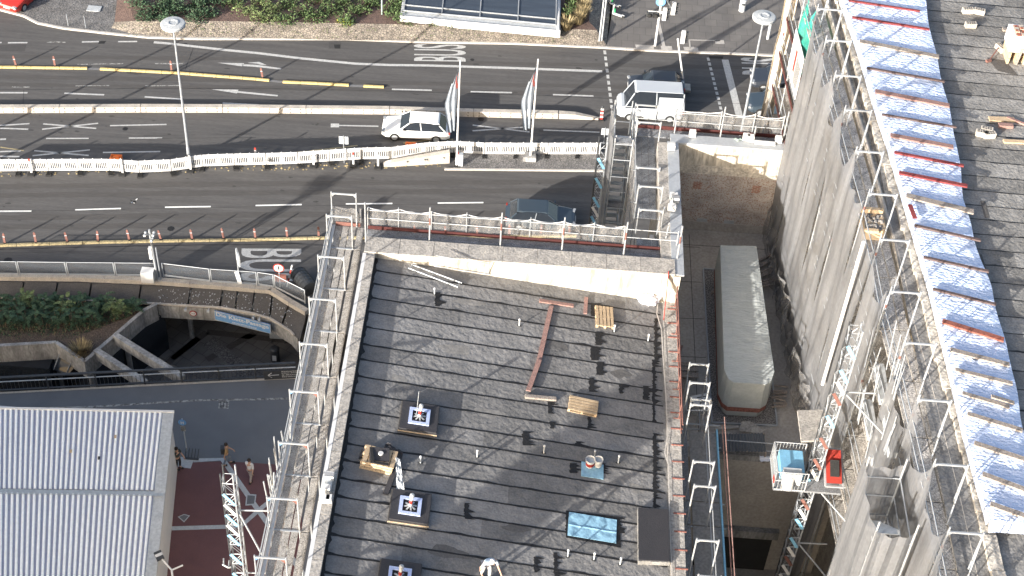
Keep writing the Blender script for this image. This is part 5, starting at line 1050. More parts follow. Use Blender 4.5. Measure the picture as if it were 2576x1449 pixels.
for i in range(7): 
    p=at(1962+g2.uniform(-4,4),975+i*8,CT+.1); tag(MB().beam(p+Vector((-.33,g2.uniform(-.08,.12),.03)),p+Vector((.3,g2.uniform(-.12,.08),.05)),.08,.06).build('scrap_timber',G['wood_grey']),'short pale timber at the near right corner of the container, %s from the far end'%ORD[i],'timber','short timbers by the container')
q=[at(u,v,CT+.35) for u,v in ((1865,1062),(1885,1060),(1924,1082),(1915,1092),(1858,1085))]; m=MB(); m.hull2(q,[x+Vector((0,0,.03)) for x in q]); tag(m.build('cardboard',G['stone']),'beige cardboard sheet behind the corrugated metal cover','cardboard')
tag(MB().beam(at(1800,1080,CT+.1),at(1858,1074,CT+.1),.12,.06).build('pole',G['kerb']),'pale pole lying behind the corrugated metal cover','pole')
t=thing('corrugated_cover','dark corrugated metal cover near the edge of the court','cover',tuple(at(1855,1130,CT)))
Q=[at(1787,1092,CT+.9),at(1922,1090,CT+.9),at(1927,1137,CT+.7),at(1785,1134,CT+.7)]
m=MB(); m.grid(lambda a,b:(Q[0].lerp(Q[1],a)).lerp(Q[3].lerp(Q[2],a),b)+Vector((0,0,.035*math.sin(a*PI*2*17))),102,2); m.build('sheet',G['darksheet'],t)
for q in Q: MB().beam(q,Vector((q.x,q.y,CT)),.08,.08).build('leg',G['wood_grey'],t)
tag(MB().box(9.0,42.62,CT,12.6,42.82,CT+.35).build('court_edge_upstand',G['concrete_dark']),'concrete upstand along the near edge of the court','upstand')
for z in (.6,1.1): tag(MB().tube((9.6,42.75,CT+z),(12.7,42.75,CT+z),.025,6).build('edge_rail',G['galv']),'%s tube of the rail at the near edge of the court'%('lower' if z<1 else 'upper'),'rail','edge rails of the court')
p=at(1940,1158,CT+.35); m=MB(); m.grid(lambda a,b:(p.x-.5+a*1.1,p.y-.12+b*.3,p.z+.05+.12*noise.noise(Vector((a*6,b*5,7)))),14,6); tag(m.build('white_foil',G['film']),'crumpled white foil on the near edge of the court','foil')
# facade below the court and pit details
t=thing('pit_doorway','dark doorway opening below the court','doorway',(10.9,42.5,7)); MB().box(9.3,42.45,7.1,12.6,42.58,9.6).build('opening',G['black'],t); MB().box(9.2,42.3,9.61,12.8,42.58,10.1).build('lintel',G['concrete_dark'],t)
q=[at(1895,1205,9.5),at(1950,1225,9.5),at(1938,1290,7.2),at(1890,1285,7.2)]; m=MB(); m.hull2(q,[x+Vector((0,0,.1)) for x in q]); tag(m.build('stacked_boards',G['wood_grey']),'slanting stack of grey boards in the pit','boards')
p=at(1960,1302,7.0); tag(MB().lathe(p,[(.2,0),(.26,.4),(.28,.4),(.24,.38),(.18,.05),(.01,.05)],16).build('bucket',G['trim']),'grey bucket on the floor of the pit','bucket')
for i,(a,b) in enumerate((((1905,1302),(1945,1303)),((1910,1310),(1950,1312)))): tag(MB().beam(at(*a,7.1),at(*b,7.1),.1,.06).build('red_batten',G['toe']),'dark red batten on the pit floor, %s of two'%('far' if i==0 else 'near'),'batten','red battens in the pit')
# ================================================================ SCAFFOLDS
def scallop(m,a,b,z0,z1,sag,n=12,nv=4,wob=.03,seed=0,off=(0,0,0)):
    a,b=Vector(a),Vector(b); nr=Vector((-(b-a).y,(b-a).x,0)).normalized()
    def f(s,t):
        p=a.lerp(b,s); zt=z1-sag*(1-abs(2*s-1)**2.6)*(.9+.3*noise.noise(Vector((s*3,seed,1)))); z=z0+(zt-z0)*t
        o=wob*noise.noise(Vector((s*4+seed,t*3,seed*.7)))*2+wob*.8*math.sin(s*PI*5+seed)*t
        return Vector((p.x,p.y,z))+nr*o+Vector(off)
    m.grid(f,n,nv)
def hem(t,a,b,z1,sag,seed=0,r=.022):
    a,b=Vector(a),Vector(b); P=[]
    for i in range(13):
        q=i/12; p=a.lerp(b,q); P.append(Vector((p.x,p.y,z1-sag*(1-abs(2*q-1)**2.6)*(.9+.3*noise.noise(Vector((q*3,seed,1)))))))
    MB().path(P,r,5).build('net_hem',G['whitepaint'],t)
def frame(m,x0,x1,y,z0,z1,r=.032,gus=True,y1=None):
    a,b=Vector((x0,y,0)),Vector((x1,y if y1 is None else y1,0)); Z=lambda z:Vector((0,0,z)); d=(b-a).normalized()
    m.tube(a+Z(z0),a+Z(z1),r); m.tube(b+Z(z0),b+Z(z1),r)
    zt=z1-.1; m.beam(a+Z(zt),b+Z(zt),.05,.07)
    if gus:
        m.add([a+Z(zt),a+Z(zt-.22),a+d*.2+Z(zt),b+Z(zt),b+Z(zt-.22),b-d*.2+Z(zt)],[(0,1,2),(3,5,4)])
def planks(t,x0,x1,y0,y1,z,n,mt='deck',name='deck_plank',gap=.02,alongx=False):
    for k in range(n):
        m=MB()
        if alongx: a=y0+(y1-y0)*k/n; b=y0+(y1-y0)*(k+1)/n-gap; m.box(x0+.02,a,z-.05,x1-.02,b,z)
        else: a=x0+(x1-x0)*k/n; b=x0+(x1-x0)*(k+1)/n-gap; m.box(a,y0+.03,z-.05,b,y1-.03,z)
        m.build(name,G[mt],t)
# --- west scaffold along the wing
t=thing('west_scaffold','facade scaffold with perforated decks along the left side of the flat-roofed wing','scaffold',(-7.6,39,0))
YS=[50.85,49.35,46.75,44.2,41.65,39.1,36.5,33.9,31.3,28.7,26.1]
for i,y in enumerate(YS):
    m=MB(); frame(m,-8.25,-7.15,y,19.0,21.0); m.tube((-8.25,y,0),(-8.25,y,19.0),.032,5); m.build('frame',G['alu'],t)
    if i>4: m=MB(); m.add([(-7.16,y-.01,20.9),(-7.16,y-.01,20.62),(-7.42,y-.01,20.9)],[(0,1,2)]); m.build('red_gusset',G['redpole'],t); m=MB(); m.add([(-8.24,y-.01,20.9),(-8.24,y-.01,20.7),(-8.05,y-.01,20.9)],[(0,1,2)]); m.build('blue_gusset',G['blue'],t)
for i,(a,b) in enumerate(zip(YS,YS[1:])):
    planks(t,-8.08,-7.15,b,a,19.02,3,gap=.045); planks(t,-7.1,-6.78,b,a,19.0,1,'deck')
    m=MB(); m.box(-8.3,b,19.0,-8.26,a,19.2); m.build('toe_board',G['whitepaint'],t); m=MB(); m.tube((-8.25,b,19.55),(-8.25,a,19.55),.028,5); m.tube((-8.25,b,20.0),(-8.25,a,20.0),.028,5); m.build('guard_rail',G['alu'],t)
    m=MB(); m.beam((-8.1,b,19.035),(-7.1,b,19.035),.07,.03); m.build('transom',G['galv'],t)
    MB().box(-8.24,b,19.0,-8.12,a,19.06).build('white_edge_strip',G['whitepaint'],t)
    if i>0: m=MB(); scallop(m,(-8.33,a,0),(-8.33,b,0),15.2,18.95,.1,8,3,.03,i); m.build('net',G['netlight'],t)
m=MB(); m.box(-8.1,50.88,19.0,-7.0,50.92,19.2); m.build('red_toe_board',G['redpole'],t)
m=MB(); scallop(m,(-8.25,50.95,0),(-6.95,50.95,0),19.05,20.1,.12,10,3,.03,3); m.build('net',G['netlight'],t)
# --- north scaffold of the wing
t=thing('north_scaffold','netted scaffold walkway along the far side of the flat-roofed wing','scaffold',(0,50,0))
DZ=19.7; XN=[-6.95,-6.55,-3.75,-.65,2.05,4.75,7.1]
for a,b in zip(XN[1:],XN[2:]):
    planks(t,a,b,49.3,50.0,DZ,3,'deck_alu',alongx=True)
    m=MB(); m.box(a,50.02,DZ,b,50.06,DZ+.18); m.build('toe_board',G['toe'],t)
    m=MB(); m.tube((a,50.12,DZ+.55),(b,50.12,DZ+.55),.026,5); m.tube((a,50.12,DZ+1.02),(b,50.12,DZ+1.02),.026,5); m.build('guard_rail',G['alu'],t)
    if a<4.5: m=MB(); mid=(a+b)/2; scallop(m,(a,50.2,0),(mid,50.2,0),DZ-.3,DZ+1.12,.12,10,4,.05,a); scallop(m,(mid,50.2,0),(b,50.2,0),DZ-.3,DZ+1.12,.12,10,4,.05,b); m.build('net',G['netlight'],t); hem(t,(a,50.2,0),(mid,50.2,0),DZ+1.12,.14,a); hem(t,(mid,50.2,0),(b,50.2,0),DZ+1.12,.14,b)
for x in XN[1:]:
    m=MB(); m.tube((x,50.12,0),(x,50.12,DZ+1.15),.032,6); m.tube((x,49.25,DZ-.1),(x,49.25,DZ+2.2),.036,6); m.tube((x,49.25,DZ-.05),(x,50.1,DZ-.05),.03,5); m.build('post',G['alu'],t)
    if x>-6: MB().tube((x,49.25,DZ+1.2),(x,49.25,DZ+1.6),.04,6).build('red_marking',G['redpole'],t)
for x in (-5.2,-2.2,.6,3.4): MB().tube((x,50.12,DZ-.3),(x,50.12,DZ+1.3),.022,5).build('thin_post',G['galv'],t)
# --- deck scaffold west of the court wall
t=thing('court_wall_scaffold','scaffold with long deck beside the stair tower, left of the zinc-topped wall','scaffold',(5.95,55,0))
CY_=[60.0,57.6,55.2,52.9,51.3]
for i,y in enumerate(CY_):
    m=MB(); frame(m,5.35,6.45,y,17.0,21.0 if i in(1,3,4) else 20.2); m.tube((5.35,y,0),(5.35,y,17),.03,5); m.build('frame',G['alu'],t)
for a,b in zip(CY_[:3],CY_[1:4]):
    planks(t,5.42,6.4,b,a,19.0,3,'deck_alu'); 
    for z in (19.5,20.0): MB().tube((5.33,b,z),(5.33,a,z),.026,5).build('guard_rail',G['galv'],t)
    MB().beam((5.3,a,18.0),(5.3,b,19.9),.05,.04).build('diagonal_brace',G['galv'],t)
    m=MB(); scallop(m,(5.28,a,0),(5.28,b,0),15.,20.0,.1,8,6,.04,a); m.build('net',G['netlight'],t)
planks(t,5.42,6.4,50.5,52.9,17.3,3,'deck'); planks(t,5.42,6.45,50.35,51.25,19.24,3,'deck_alu')
for x,y,sx in ((5.7,52.2,.5),(5.75,51.7,.6)): MB().box(x-sx/2,y-.2,17.32,x+sx/2,y+.2,17.32+.35).build('stored_crate',G['wood_grey'],t)
MB().beam((6.15,51.5,17.4),(6.25,52.7,18.2),.2,.1).build('stored_duct',G['whitepaint'],t)
for k,(u,v,u2,v2) in enumerate(((1660,545,1650,600),(1672,520,1655,640),(1684,560,1664,646),(1690,490,1682,560))): MB().tube(at(u,v,20.6),at(u2,v2,19.2),.028,5).build('loose_tube',G['galv'],t)
# --- stair tower
t=thing('stair_tower','tall scaffold stair tower wrapped in grey net beside the lattice mast','stair tower',(4.85,58.6,0))
tx0,tx1,ty0,ty1=4.35,5.2,57.0,60.0
for x in (tx0,tx1):
    for y in (ty0,(ty0+ty1)/2,ty1): MB().tube((x,y,0),(x,y,20.3),.032,6).build('post',G['alu'],t)
for k in range(10):
    z0=k*2.; up_dir=(k%2==0); ya,yb=(ty0+.5,ty1-.5) if up_dir else (ty1-.5,ty0+.5); m=MB()
    for sx in (tx0+.06,tx1-.12): m.beam((sx,ya,z0),(sx,yb,z0+2.),.04,.14)
    for s in range(8): q=(s+.5)/8; m.box(tx0+.08,ya+(yb-ya)*q-.12,z0+2*q-.02,tx1-.12,ya+(yb-ya)*q+.12,z0+2*q+.02)
    m.build('stair_flight',G['trim'],t)
    MB().box(tx0+.04,(yb-.0 if up_dir else yb-.45),z0+1.96,tx1-.04,(yb+.45 if up_dir else yb+.0),z0+2.0).build('landing',G['deck_alu'],t)
    m=MB()
    for y in (ty0,ty1): m.tube((tx0,y,z0+1.),(tx1,y,z0+1.),.026,5); m.tube((tx0,y,z0+1.95),(tx1,y,z0+1.95),.026,5)
    for x in (tx0,tx1): m.tube((x,ty0,z0+1.),(x,ty1,z0+1.),.026,5); m.tube((x,ty0,z0+1.95),(x,ty1,z0+1.95),.026,5)
    m.build('guard_rail',G['galv'],t)
m=MB(); scallop(m,(tx0-.12,ty0-.1,0),(tx0-.12,ty1,0),.0,20.1,.1,10,30,.07,4); m.build('west_net',G['net'],t)
m=MB(); scallop(m,(tx1+.1,ty1,0),(tx1+.1,ty0-.1,0),.0,19.6,.1,10,30,.05,6); m.build('east_net',G['netlight'],t)
# --- lattice masts
def lattice(name,label,cat,x,y,z0,z1,w=.42,col=1,rz=0,step=.62):
    t=thing(name,label,cat,(x,y,z0),'lattice masts'); m=MB(); Rm=Matrix.Rotation(rz,3,'Z'); P=lambda a,b,z:Vector((x,y,z))+Rm@Vector((a,b,0)); h=w/2
    for a,b in ((-h,-h),(h,-h),(h,h),(-h,h)): MB().tube(P(a,b,z0),P(a,b,z1),.035,6).build('chord',G['darkmetal'] if a<0 else G['galv'],t)
    n=int((z1-z0)/step); m=MB(); g=random.Random(int(x*10)); plates={}
    for k in range(n+1):
        z=z0+k*step
        for A,B in (((-h,-h),(h,-h)),((h,-h),(h,h)),((h,h),(-h,h)),((-h,h),(-h,-h))):
            m.tube(P(*A,z),P(*B,z),.016,4,cap=False)
            if k<n: m.tube(P(*(A if k%2 else B),z),P(*(B if k%2 else A),z+step),.014,4,cap=False)
    o=m.build('bracing',G['galv'],t)
    for k in range(1,n-1):
        if k%2 or g.random()<.4: 
            z=z0+k*step; c=g.choice(['skyblue2','redpole','skyblue2']); MB().beam(P(h-.03,-h-.03,z),P(-h+.03,-h-.03,z+step),.02,.13).build('coloured_brace',G[c] if z>z1-14 and k%2 else G['whitepaint'],t)
    return t
G['skyblue2']=mat('light_blue_paint',(.22,.48,.68),bump=0)
q=at(1512,350,19.6); lattice('lattice_mast','slim lattice mast rising beside the netted stair tower','lattice mast',q.x+.12,q.y,0,19.6,.4)
q=at(562,1180,21.0); t=lattice('hoist_mast','lattice hoist mast with blue and red braces standing on the red paving','lattice mast',q.x+.15,q.y,0,21.0,.46)
for z in (18.6,14.6,10.6): m=MB(); m.tube((q.x+.3,q.y,z),(-8.25,q.y+.1,z),.035,6); m.tube((q.x+.35,q.y,z),(-8.25,q.y-2.2,z),.035,6); m.build('wall_tie',G['alu'],t)
hx,hy=13.0,38.7
q=at(2155,822,27.6); hx,hy=q.x,q.y
t=lattice('hoist_mast_court','tall lattice hoist mast with coloured braces in front of the netted main facade','lattice mast',hx,hy,7,27.6,.42)
# --- hoist platform
def zfor(v_,x,y):
    lo_,hi_=0.,30.
    for _ in range(40):
        z=(lo_+hi_)/2; c=Vector((x,y,z-H)); cam_=Vector((c.dot(_r),c.dot(_u),-c.dot(_b))); vv=CY-FL*cam_.y/cam_.z
        if vv>v_: lo_=z
        else: hi_=z
    return z
pz=zfor(1165,hx,hy)
t=thing('hoist_platform','goods hoist platform with white mesh sides and a red panel climbing the court mast','hoist',(hx,hy,pz))
x0,x1,y0,y1=hx-1.55,hx+1.05,hy-.75,hy+.75
MB().box(x0,y0,pz-.9,x1,y1,pz-.8).build('floor',G['deck_alu'],t)
for a,b in (((x0,y0),(x0,y1)),((x0,y1),(hx-.3,y1)),((x0,y0),(hx-.35,y0))):
    m=MB(); A=Vector((*a,pz-.8));B=Vector((*b,pz-.8))
    for z in (0,.5,1.0): m.tube(A+Vector((0,0,z)),B+Vector((0,0,z)),.025,5)
    n=max(3,int((B-A).length/.12))
    for k in range(n+1): p=A.lerp(B,k/n); m.tube(p,p+Vector((0,0,1.0)),.03 if k in(0,n) else .01,4)
    m.build('side_gate',G['alu'],t)
MB().box(x0+.2,y0+.25,pz-.5,hx-.45,y1-.15,pz-.05).build('blue_drive_unit',G['skyblue2'],t); MB().box(x0+.25,y0-.05,pz-.45,hx-.6,y0+.3,pz+.15).build('motor_housing',G['trim'],t)
MB().tube((x0+.45,y0-.25,pz-.5),(x0+.5,y0+.05,pz-.1),.2,12).build('cable_drum',G['white'],t); MB().box(x0-.03,y0+.1,pz-.6,x0-.0,y0+.35,pz-.35).build('warning_plate',G['red'],t)
rp_=MB().hull2([Vector((hx+.42,y0+.1,pz-.35)),Vector((hx+1.0,y0+.1,pz-.35)),Vector((hx+1.0,y1-.1,pz+.1)),Vector((hx+.42,y1-.1,pz+.1))],[Vector((hx+.42,y0+.06,pz-.3)),Vector((hx+1.0,y0+.06,pz-.3)),Vector((hx+1.0,y1-.14,pz+.15)),Vector((hx+.42,y1-.14,pz+.15))]).build('red_panel',G['red'],t)
MB().hull2([Vector((hx+.55,y0+.3,pz-.19)),Vector((hx+.9,y0+.3,pz-.19)),Vector((hx+.9,hy+.15,pz+.07)),Vector((hx+.55,hy+.15,pz+.07))],[Vector((hx+.55,y0+.3,pz-.17)),Vector((hx+.9,y0+.3,pz-.17)),Vector((hx+.9,hy+.15,pz+.09)),Vector((hx+.55,hy+.15,pz+.09))]).build('dark_window',G['black'],rp_)
m=MB()
for a,b in (((hx+.38,y0),(hx+1.05,y0)),((hx+1.05,y0),(hx+1.05,y1)),((hx+.38,y1),(hx+1.05,y1)),((hx+.38,y0),(hx+.38,y1))): m.beam((*a,pz-.42 if a[1]==y0 else pz+.02),(*b,pz-.42 if b[1]==y0 else pz+.02),.07,.07)
m.build('panel_frame',G['alu'],t)
# ================================================================ MAIN BUILDING
PXL=[(2058,17),(2079,96),(2102.5,184),(2127,271),(2155,375),(2187,482),(2216,597),(2242,728),(2278,857),(2313,1000),(2352,1162),(2388,1333)]
TZ2=28.0; ST=[at(u,v,TZ2) for u,v in PXL]
d0=ST[0]-ST[2]; d0/=2
ST=[ST[0]+d0*k for k in (2,1)]+ST+[ST[-1]+(ST[-1]-ST[-2])*k for k in (1,2)]
def XD(y):
    for a,b in zip(ST,ST[1:]):
        if b.y<=y<=a.y: return a.x+(b.x-a.x)*(y-a.y)/(b.y-a.y)
    return ST[0].x if y>ST[0].y else ST[-1].x
mt_=thing('main_building','tall stone main station building with flat felt roof behind the netted scaffold','building',(20,50,0))
ya,yb=63.3,22.
m=MB(); yy=[ya,ST[0].y]+[p.y for p in ST[1:]]+[yb]; fx=[XD(y)+1.42 for y in yy]
m.add([(x,y,0) for x,y in zip(fx,yy)]+[(x,y,25.55) for x,y in zip(fx,yy)],[(i,i+1,len(yy)+i+1,len(yy)+i) for i in range(len(yy)-1)]); m.box(fx[-1]+.3,yb,0,40,ya,25.4).box(15.6,ya+.01,0,40,74,25.4)
m.build('wall',G['stone'],mt_)
for y in [57-3.4*k for k in range(10)]:
    for z in (15.6,20.6): x=XD(y)+1.41; MB().box(x-.02,y-.6,z,x+.1,y+.6,z+2.6).build('window',G['glass_dark'],mt_)
# cornice and gutter
SLp=[(2100,-70),(2122,0),(2170,140),(2205,260),(2239,362),(2292,545),(2344,724),(2388,905),(2429,1087),(2459,1200),(2489,1307)]
SRp=[(2318,-70),(2328,0),(2345,100),(2370,200),(2407,362),(2425,500),(2450,600),(2494,724),(2520,830),(2545,919),(2576,1087),(2592,1200),(2610,1340)]
def intp(P,v):
    for a,b in zip(P,P[1:]):
        if a[1]<=v<=b[1]: return a[0]+(b[0]-a[0])*(v-a[1])/(b[1]-a[1])
    return P[0][0] if v<P[0][1] else P[-1][0]
ZL,ZR=26.62,26.42
def SL(v,dz=0): return at(intp(SLp,v),v,ZL+dz)
m=MB(); n=60; v=[]
for i in range(n+1):
    y=ya+(yb-ya)*i/n; v+=[(XD(y)+1.22,y,25.95),(XD(y)+3.2,y,26.05),(XD(y)+1.22,y,25.5)]
m.add(v,[(3*i,3*i+1,3*i+4,3*i+3) for i in range(n)]+[(3*i+2,3*i,3*i+3,3*i+5) for i in range(n)]); m.build('cornice',G['limestone'],mt_)
m=MB(); P_=[Vector((XD(ya+(yb-ya)*i/n)+1.33,ya+(yb-ya)*i/n,26.02)) for i in range(n+1)]; m.path(P_,.085,8); m.build('gutter_rim',G['concrete'],mt_)
m=MB(); P_=[Vector((XD(ya+(yb-ya)*i/n)+1.62,ya+(yb-ya)*i/n,26.055)) for i in range(n+1)]; m.ribbon(P_,.14); m.build('gutter_channel',G['panel_dark'],mt_)
m=MB(); sd=random.Random(3); y=ya
while y>yb:
    x=XD(y)+1.75; w_=sd.uniform(.9,1.6); m.box(x,y-w_+.015,26.03,x+.42+sd.uniform(0,.05),y-.01,26.2+sd.uniform(0,.05)); y-=w_
m.build('parapet_blocks',G['limestone'],mt_)
# dark felt roof in strips
m=MB(); sd=random.Random(17); y=72.; rows=[]
while y>yb:
    w_=sd.uniform(.82,1.0); rows.append(y); cuts=[14.6 if y<62.5 else 15.7]+sorted(sd.uniform(16,33) for _ in range(3))+[36]
    for a,b in zip(cuts,cuts[1:]): m.sheet([(a,y-w_,26.1),(b,y-w_-.02*(b-a),26.1),(b,y-.02*(b-a),26.1),(a,y,26.1)] if 0 else [(a,y-w_-.03*(a-14.6),26.1),(b,y-w_-.03*(b-14.6),26.1),(b,y-.03*(b-14.6),26.1),(a,y-.03*(a-14.6),26.1)])
    y-=w_
DR=m.build('roof',G['felt2'],mt_)
for k,y in enumerate(rows):
    m=MB(); n=50; v=[]
    for i in range(n+1):
        x=17+17*i/n; yy_=y-.03*(x-14.6); e=.02+.07*max(0,noise.noise(Vector((x*1.2,k*5,3)))); f=.02+.10*max(0,noise.noise(Vector((x*2.1,k*9,8))))
        v+=[(x,yy_+f,26.106),(x,yy_-e,26.106)]
    m.add(v,[(2*i,2*i+1,2*i+3,2*i+2) for i in range(n)]); m.build('tar_seam',G['tar'],DR)
for q in ([(2482,145),(2510,178),(2562,190),(2528,152)],[(2466,505),(2478,548),(2490,548),(2478,505)],[(2460,640),(2475,690),(2485,690),(2470,640)],):
    m=MB(); m.sheet([at(u,v,26.11) for u,v in q]); m.build('felt_patch',G['panel_dark'],DR)
# white membrane over the cornice strip
t=thing('roof_membrane','wrinkled white membrane laid along the edge of the main roof under wooden battens','membrane',tuple(SL(700)))
def mem(a,b):
    v=-70+(1380)*b; L=at(intp(SLp,v),v,ZL); v2=v+(18 if v<900 else 8); r_=at(intp(SRp,v2)+2*math.sin(b*60),v2,ZR); p=L.lerp(r_,a)
    e=min(1,min(a,1-a)*8); wr=noise.noise(Vector((a*4+b*9,b*45-a*6,1)))+.6*noise.noise(Vector((a*9-b*20,b*95+a*8,5))); k=1 if b<.78 else .3
    p.z+=e*(.05+.010*wr*k)+.0; return p
m=MB(); m.grid(mem,44,420)
m.grid(lambda a,b:(lambda v:at(intp(SLp,v)-(1-a)*9,v+(1-a)*12,ZL-.3*(1-a)))(-70+1380*b),2,120)
m.grid(lambda a,b:(lambda v:at(intp(SRp,v+(18 if v<900 else 8))+2*math.sin(b*60),v+(18 if v<900 else 8),ZR)-Vector((0,0,.28*a)))(-70+1380*b),1,120)
o=m.build('membrane',G['whitesheet'],t,True)
m=MB(); m.grid(lambda a,b:mem(a,1.0+0*b)+Vector((0,-.0-.25*b,-.3*b-.0)),10,2); m.build('end_flap',G['whitesheet'],t)
# battens on it
BT=[((2135,1),(2314,28),.1,'red'),((2144,43),(2338,74),.13,'red'),((2163,104),(2362,143),.26,'grey'),((2181,171),(2376,205),.12,'dark'),((2202,230),(2388,266),.26,'red2'),((2219,288),(2406,320),.1,'dark'),((2240,340),(2398,370),.24,'red2'),((2250,383),(2424,417),.13,'red'),((2262,434),(2433,468),.18,'red'),((2280,492),(2449,533),.28,'grey'),
    ((2301,567),(2467,605),.12,'dark'),((2323,647),(2487,683),.12,'dark'),((2347,727),(2505,766),.12,'dark'),((2371,808),(2525,855),.22,'red3'),((2391,880),(2539,918),.2,'grey'),((2403,930),(2547,965),.16,'grey'),((2421,989),(2539,1024),.16,'grey'),((2434,1041),(2572,1083),.18,'grey'),((2451,1115),(2590,1160),.2,'grey'),((2472,1193),(2600,1240),.2,'grey'),((2492,1268),(2612,1310),.2,'grey'),((2494,997),(2551,1014),.14,'grey')]
mm={'red':'toe2','grey':'wood_grey','dark':'wood_dark','red2':'wood_red','red3':'rustwood'}
G['toe2']=mat('dark_red_batten',(.22,.045,.045),(.15,.035,.035),fine=14); G['wood_dark']=mat('dark_batten',(.13,.09,.085),(.08,.06,.055),fine=14); G['rustwood']=mat('reddish_batten',(.30,.10,.07),(.2,.08,.06),fine=14)
nm_={'red':'dark red','grey':'weathered grey','dark':'thin dark','red2':'broad reddish','red3':'bright reddish'}
for i,(a,b,w_,c) in enumerate(BT):
    dzz=.14; tag(MB().beam(at(*a,ZL+dzz),at(*b,ZR+dzz+.02),w_,.07).build('roof_batten',G[mm[c]]),'%s batten on the white membrane, %s from the top'%(nm_[c],ORD[i]),'batten','battens on the white membrane')
tag(MB().beam(at(2289,515,ZL+.18),at(2302,549,ZL+.18),.16,.05).build('short_board',G['toe2']),'short dark red board on the left edge of the white membrane','board')
# items on the dark roof
RZ=26.11
p=at(2555,150,RZ); t=thing('wrapped_brick_pallet','stack of bricks in white film on a wooden pallet, cut by the right frame edge','brick stack',tuple(p))
MB().box(p.x-.55,p.y-.35,RZ+.62,p.x+.9,p.y+.75,RZ+1.35).build('film_wrap',G['film'],t)
m=MB()
for k in range(4):
    for z in (0,.3): m.box(p.x-.5+k*.36,p.y-.38,RZ+z+.0,p.x-.5+k*.36+.1,p.y+.7,RZ+z+.28)
m.build('pallet',G['wood'],t); MB().beam((p.x-.1,p.y-.45,RZ+.05),(p.x-.02,p.y-.4,RZ+.85),.12,.05,up=(0,1,0)).build('prop_board',G['wood_grey'],t)
m=MB(); 
for k in range(20): m.box(p.x-.4+.25*(k%5),p.y-.2+.22*(k//5),RZ+1.355,p.x-.2+.25*(k%5),p.y-.03+.22*(k//5),RZ+1.4+.03*(k%3))
m.build('loose_bricks',G['cleanbrick'],t)
def block(u,v,rz,label,n=2):
    p=at(u,v,RZ); t=thing('hollow_block',label,'hollow block',tuple(p),'hollow blocks on the main roof'); m=MB(); m.obox(p+Vector((0,0,.12)),.5,.24,.24,rz); m.build('block',G['concrete'],t)
    h=MB(); Rm=Matrix.Rotation(rz,3,'Z')
    for a in (-.15,-.05,.05,.15):
        for b in (-.05,.05): h.obox(p+Rm@Vector((a,b,0))+Vector((0,0,.243)),.06,.05,.006,rz)
    h.build('cavity',G['black'],t)
block(2468,341,R(-10),'hollow block in the group at the right, front left'); block(2480,333,R(-12),'hollow block in the group at the right, rear'); block(2487,345,R(12),'hollow block in the group at the right, front right'); block(2433,32,R(8),'pale hollow block near the top right corner, left of two'); block(2462,34,R(-14),'dark hollow block near the top right corner, right of two'); block(2515,126,R(-65),'perforated block left of the wrapped brick stack'); block(2440,68,R(5),'flat hollow block below the pair near the top right corner')
def slab(u,v,w_,d_,h_,rz,mt,label): p=at(u,v,RZ+h_/2+.01); tag(MB().obox(p,w_,d_,h_,rz).build('timber_piece',G[mt]),label,'timber','timber pieces on the main roof')
slab(2520,300,1.1,.3,.06,R(4),'wood','pale plywood offcut right of the hollow blocks'); slab(2530,316,.6,.22,.14,0,'wood_red','short reddish timber block right of the hollow blocks'); slab(2556,304,.8,.12,.08,R(-30),'wood_red','slanting reddish timber at the right frame edge'); slab(2560,357,1.2,.2,.08,R(2),'wood','pale flat board at the right frame edge, below the timber pieces'); slab(2555,77,1.2,.2,.1,R(-2),'wood_grey','grey board above the wrapped brick stack')
p=at(2500,140,RZ); tag(MB().tube(at(2512,120,RZ+.2),at(2490,150,RZ+.1),.03,5).obox(at(2487,153,RZ+.08),.25,.12,.1,.5).build('hammer',G['redpole']),'sledge hammer with red head lying left of the wrapped brick stack','hammer')
# scaffold in front of the main building
ms=thing('main_scaffold','tall multi-level scaffold with white netting along the main building','scaffold',(13,45,0))
LV=[26.0,24.0,22.0,20.0,18.0,16.0]
G['deck_brown']=special('weathered_deck','vor',(.50,.47,.43),(.38,.36,.33),(.14,.13,.12),scale=12,ns=2,amp=.3)
for i,p in enumerate(ST):
    zb=0 if p.y>57.6 else (TZ if p.y>42.6 else 7.0)
    m=MB(); frame(m,p.x,p.x+1.08,p.y,zb,TZ2,.034)
    for z in LV: m.beam((p.x,p.y,z-.08),(p.x+1.08,p.y,z-.08),.05,.06)
    m.tube((p.x,p.y,TZ2),(p.x,p.y,TZ2+.15),.03,5); m.build('frame',G['galv'],ms)
    m=MB(); m.tube((p.x-.0,p.y,TZ2-.9),(p.x,p.y,TZ2-.75),.045,6); m.tube((p.x,p.y,TZ2-4.9),(p.x,p.y,TZ2-4.75),.045,6); m.build('red_marking',G['redpole'],ms)
LR=MB()
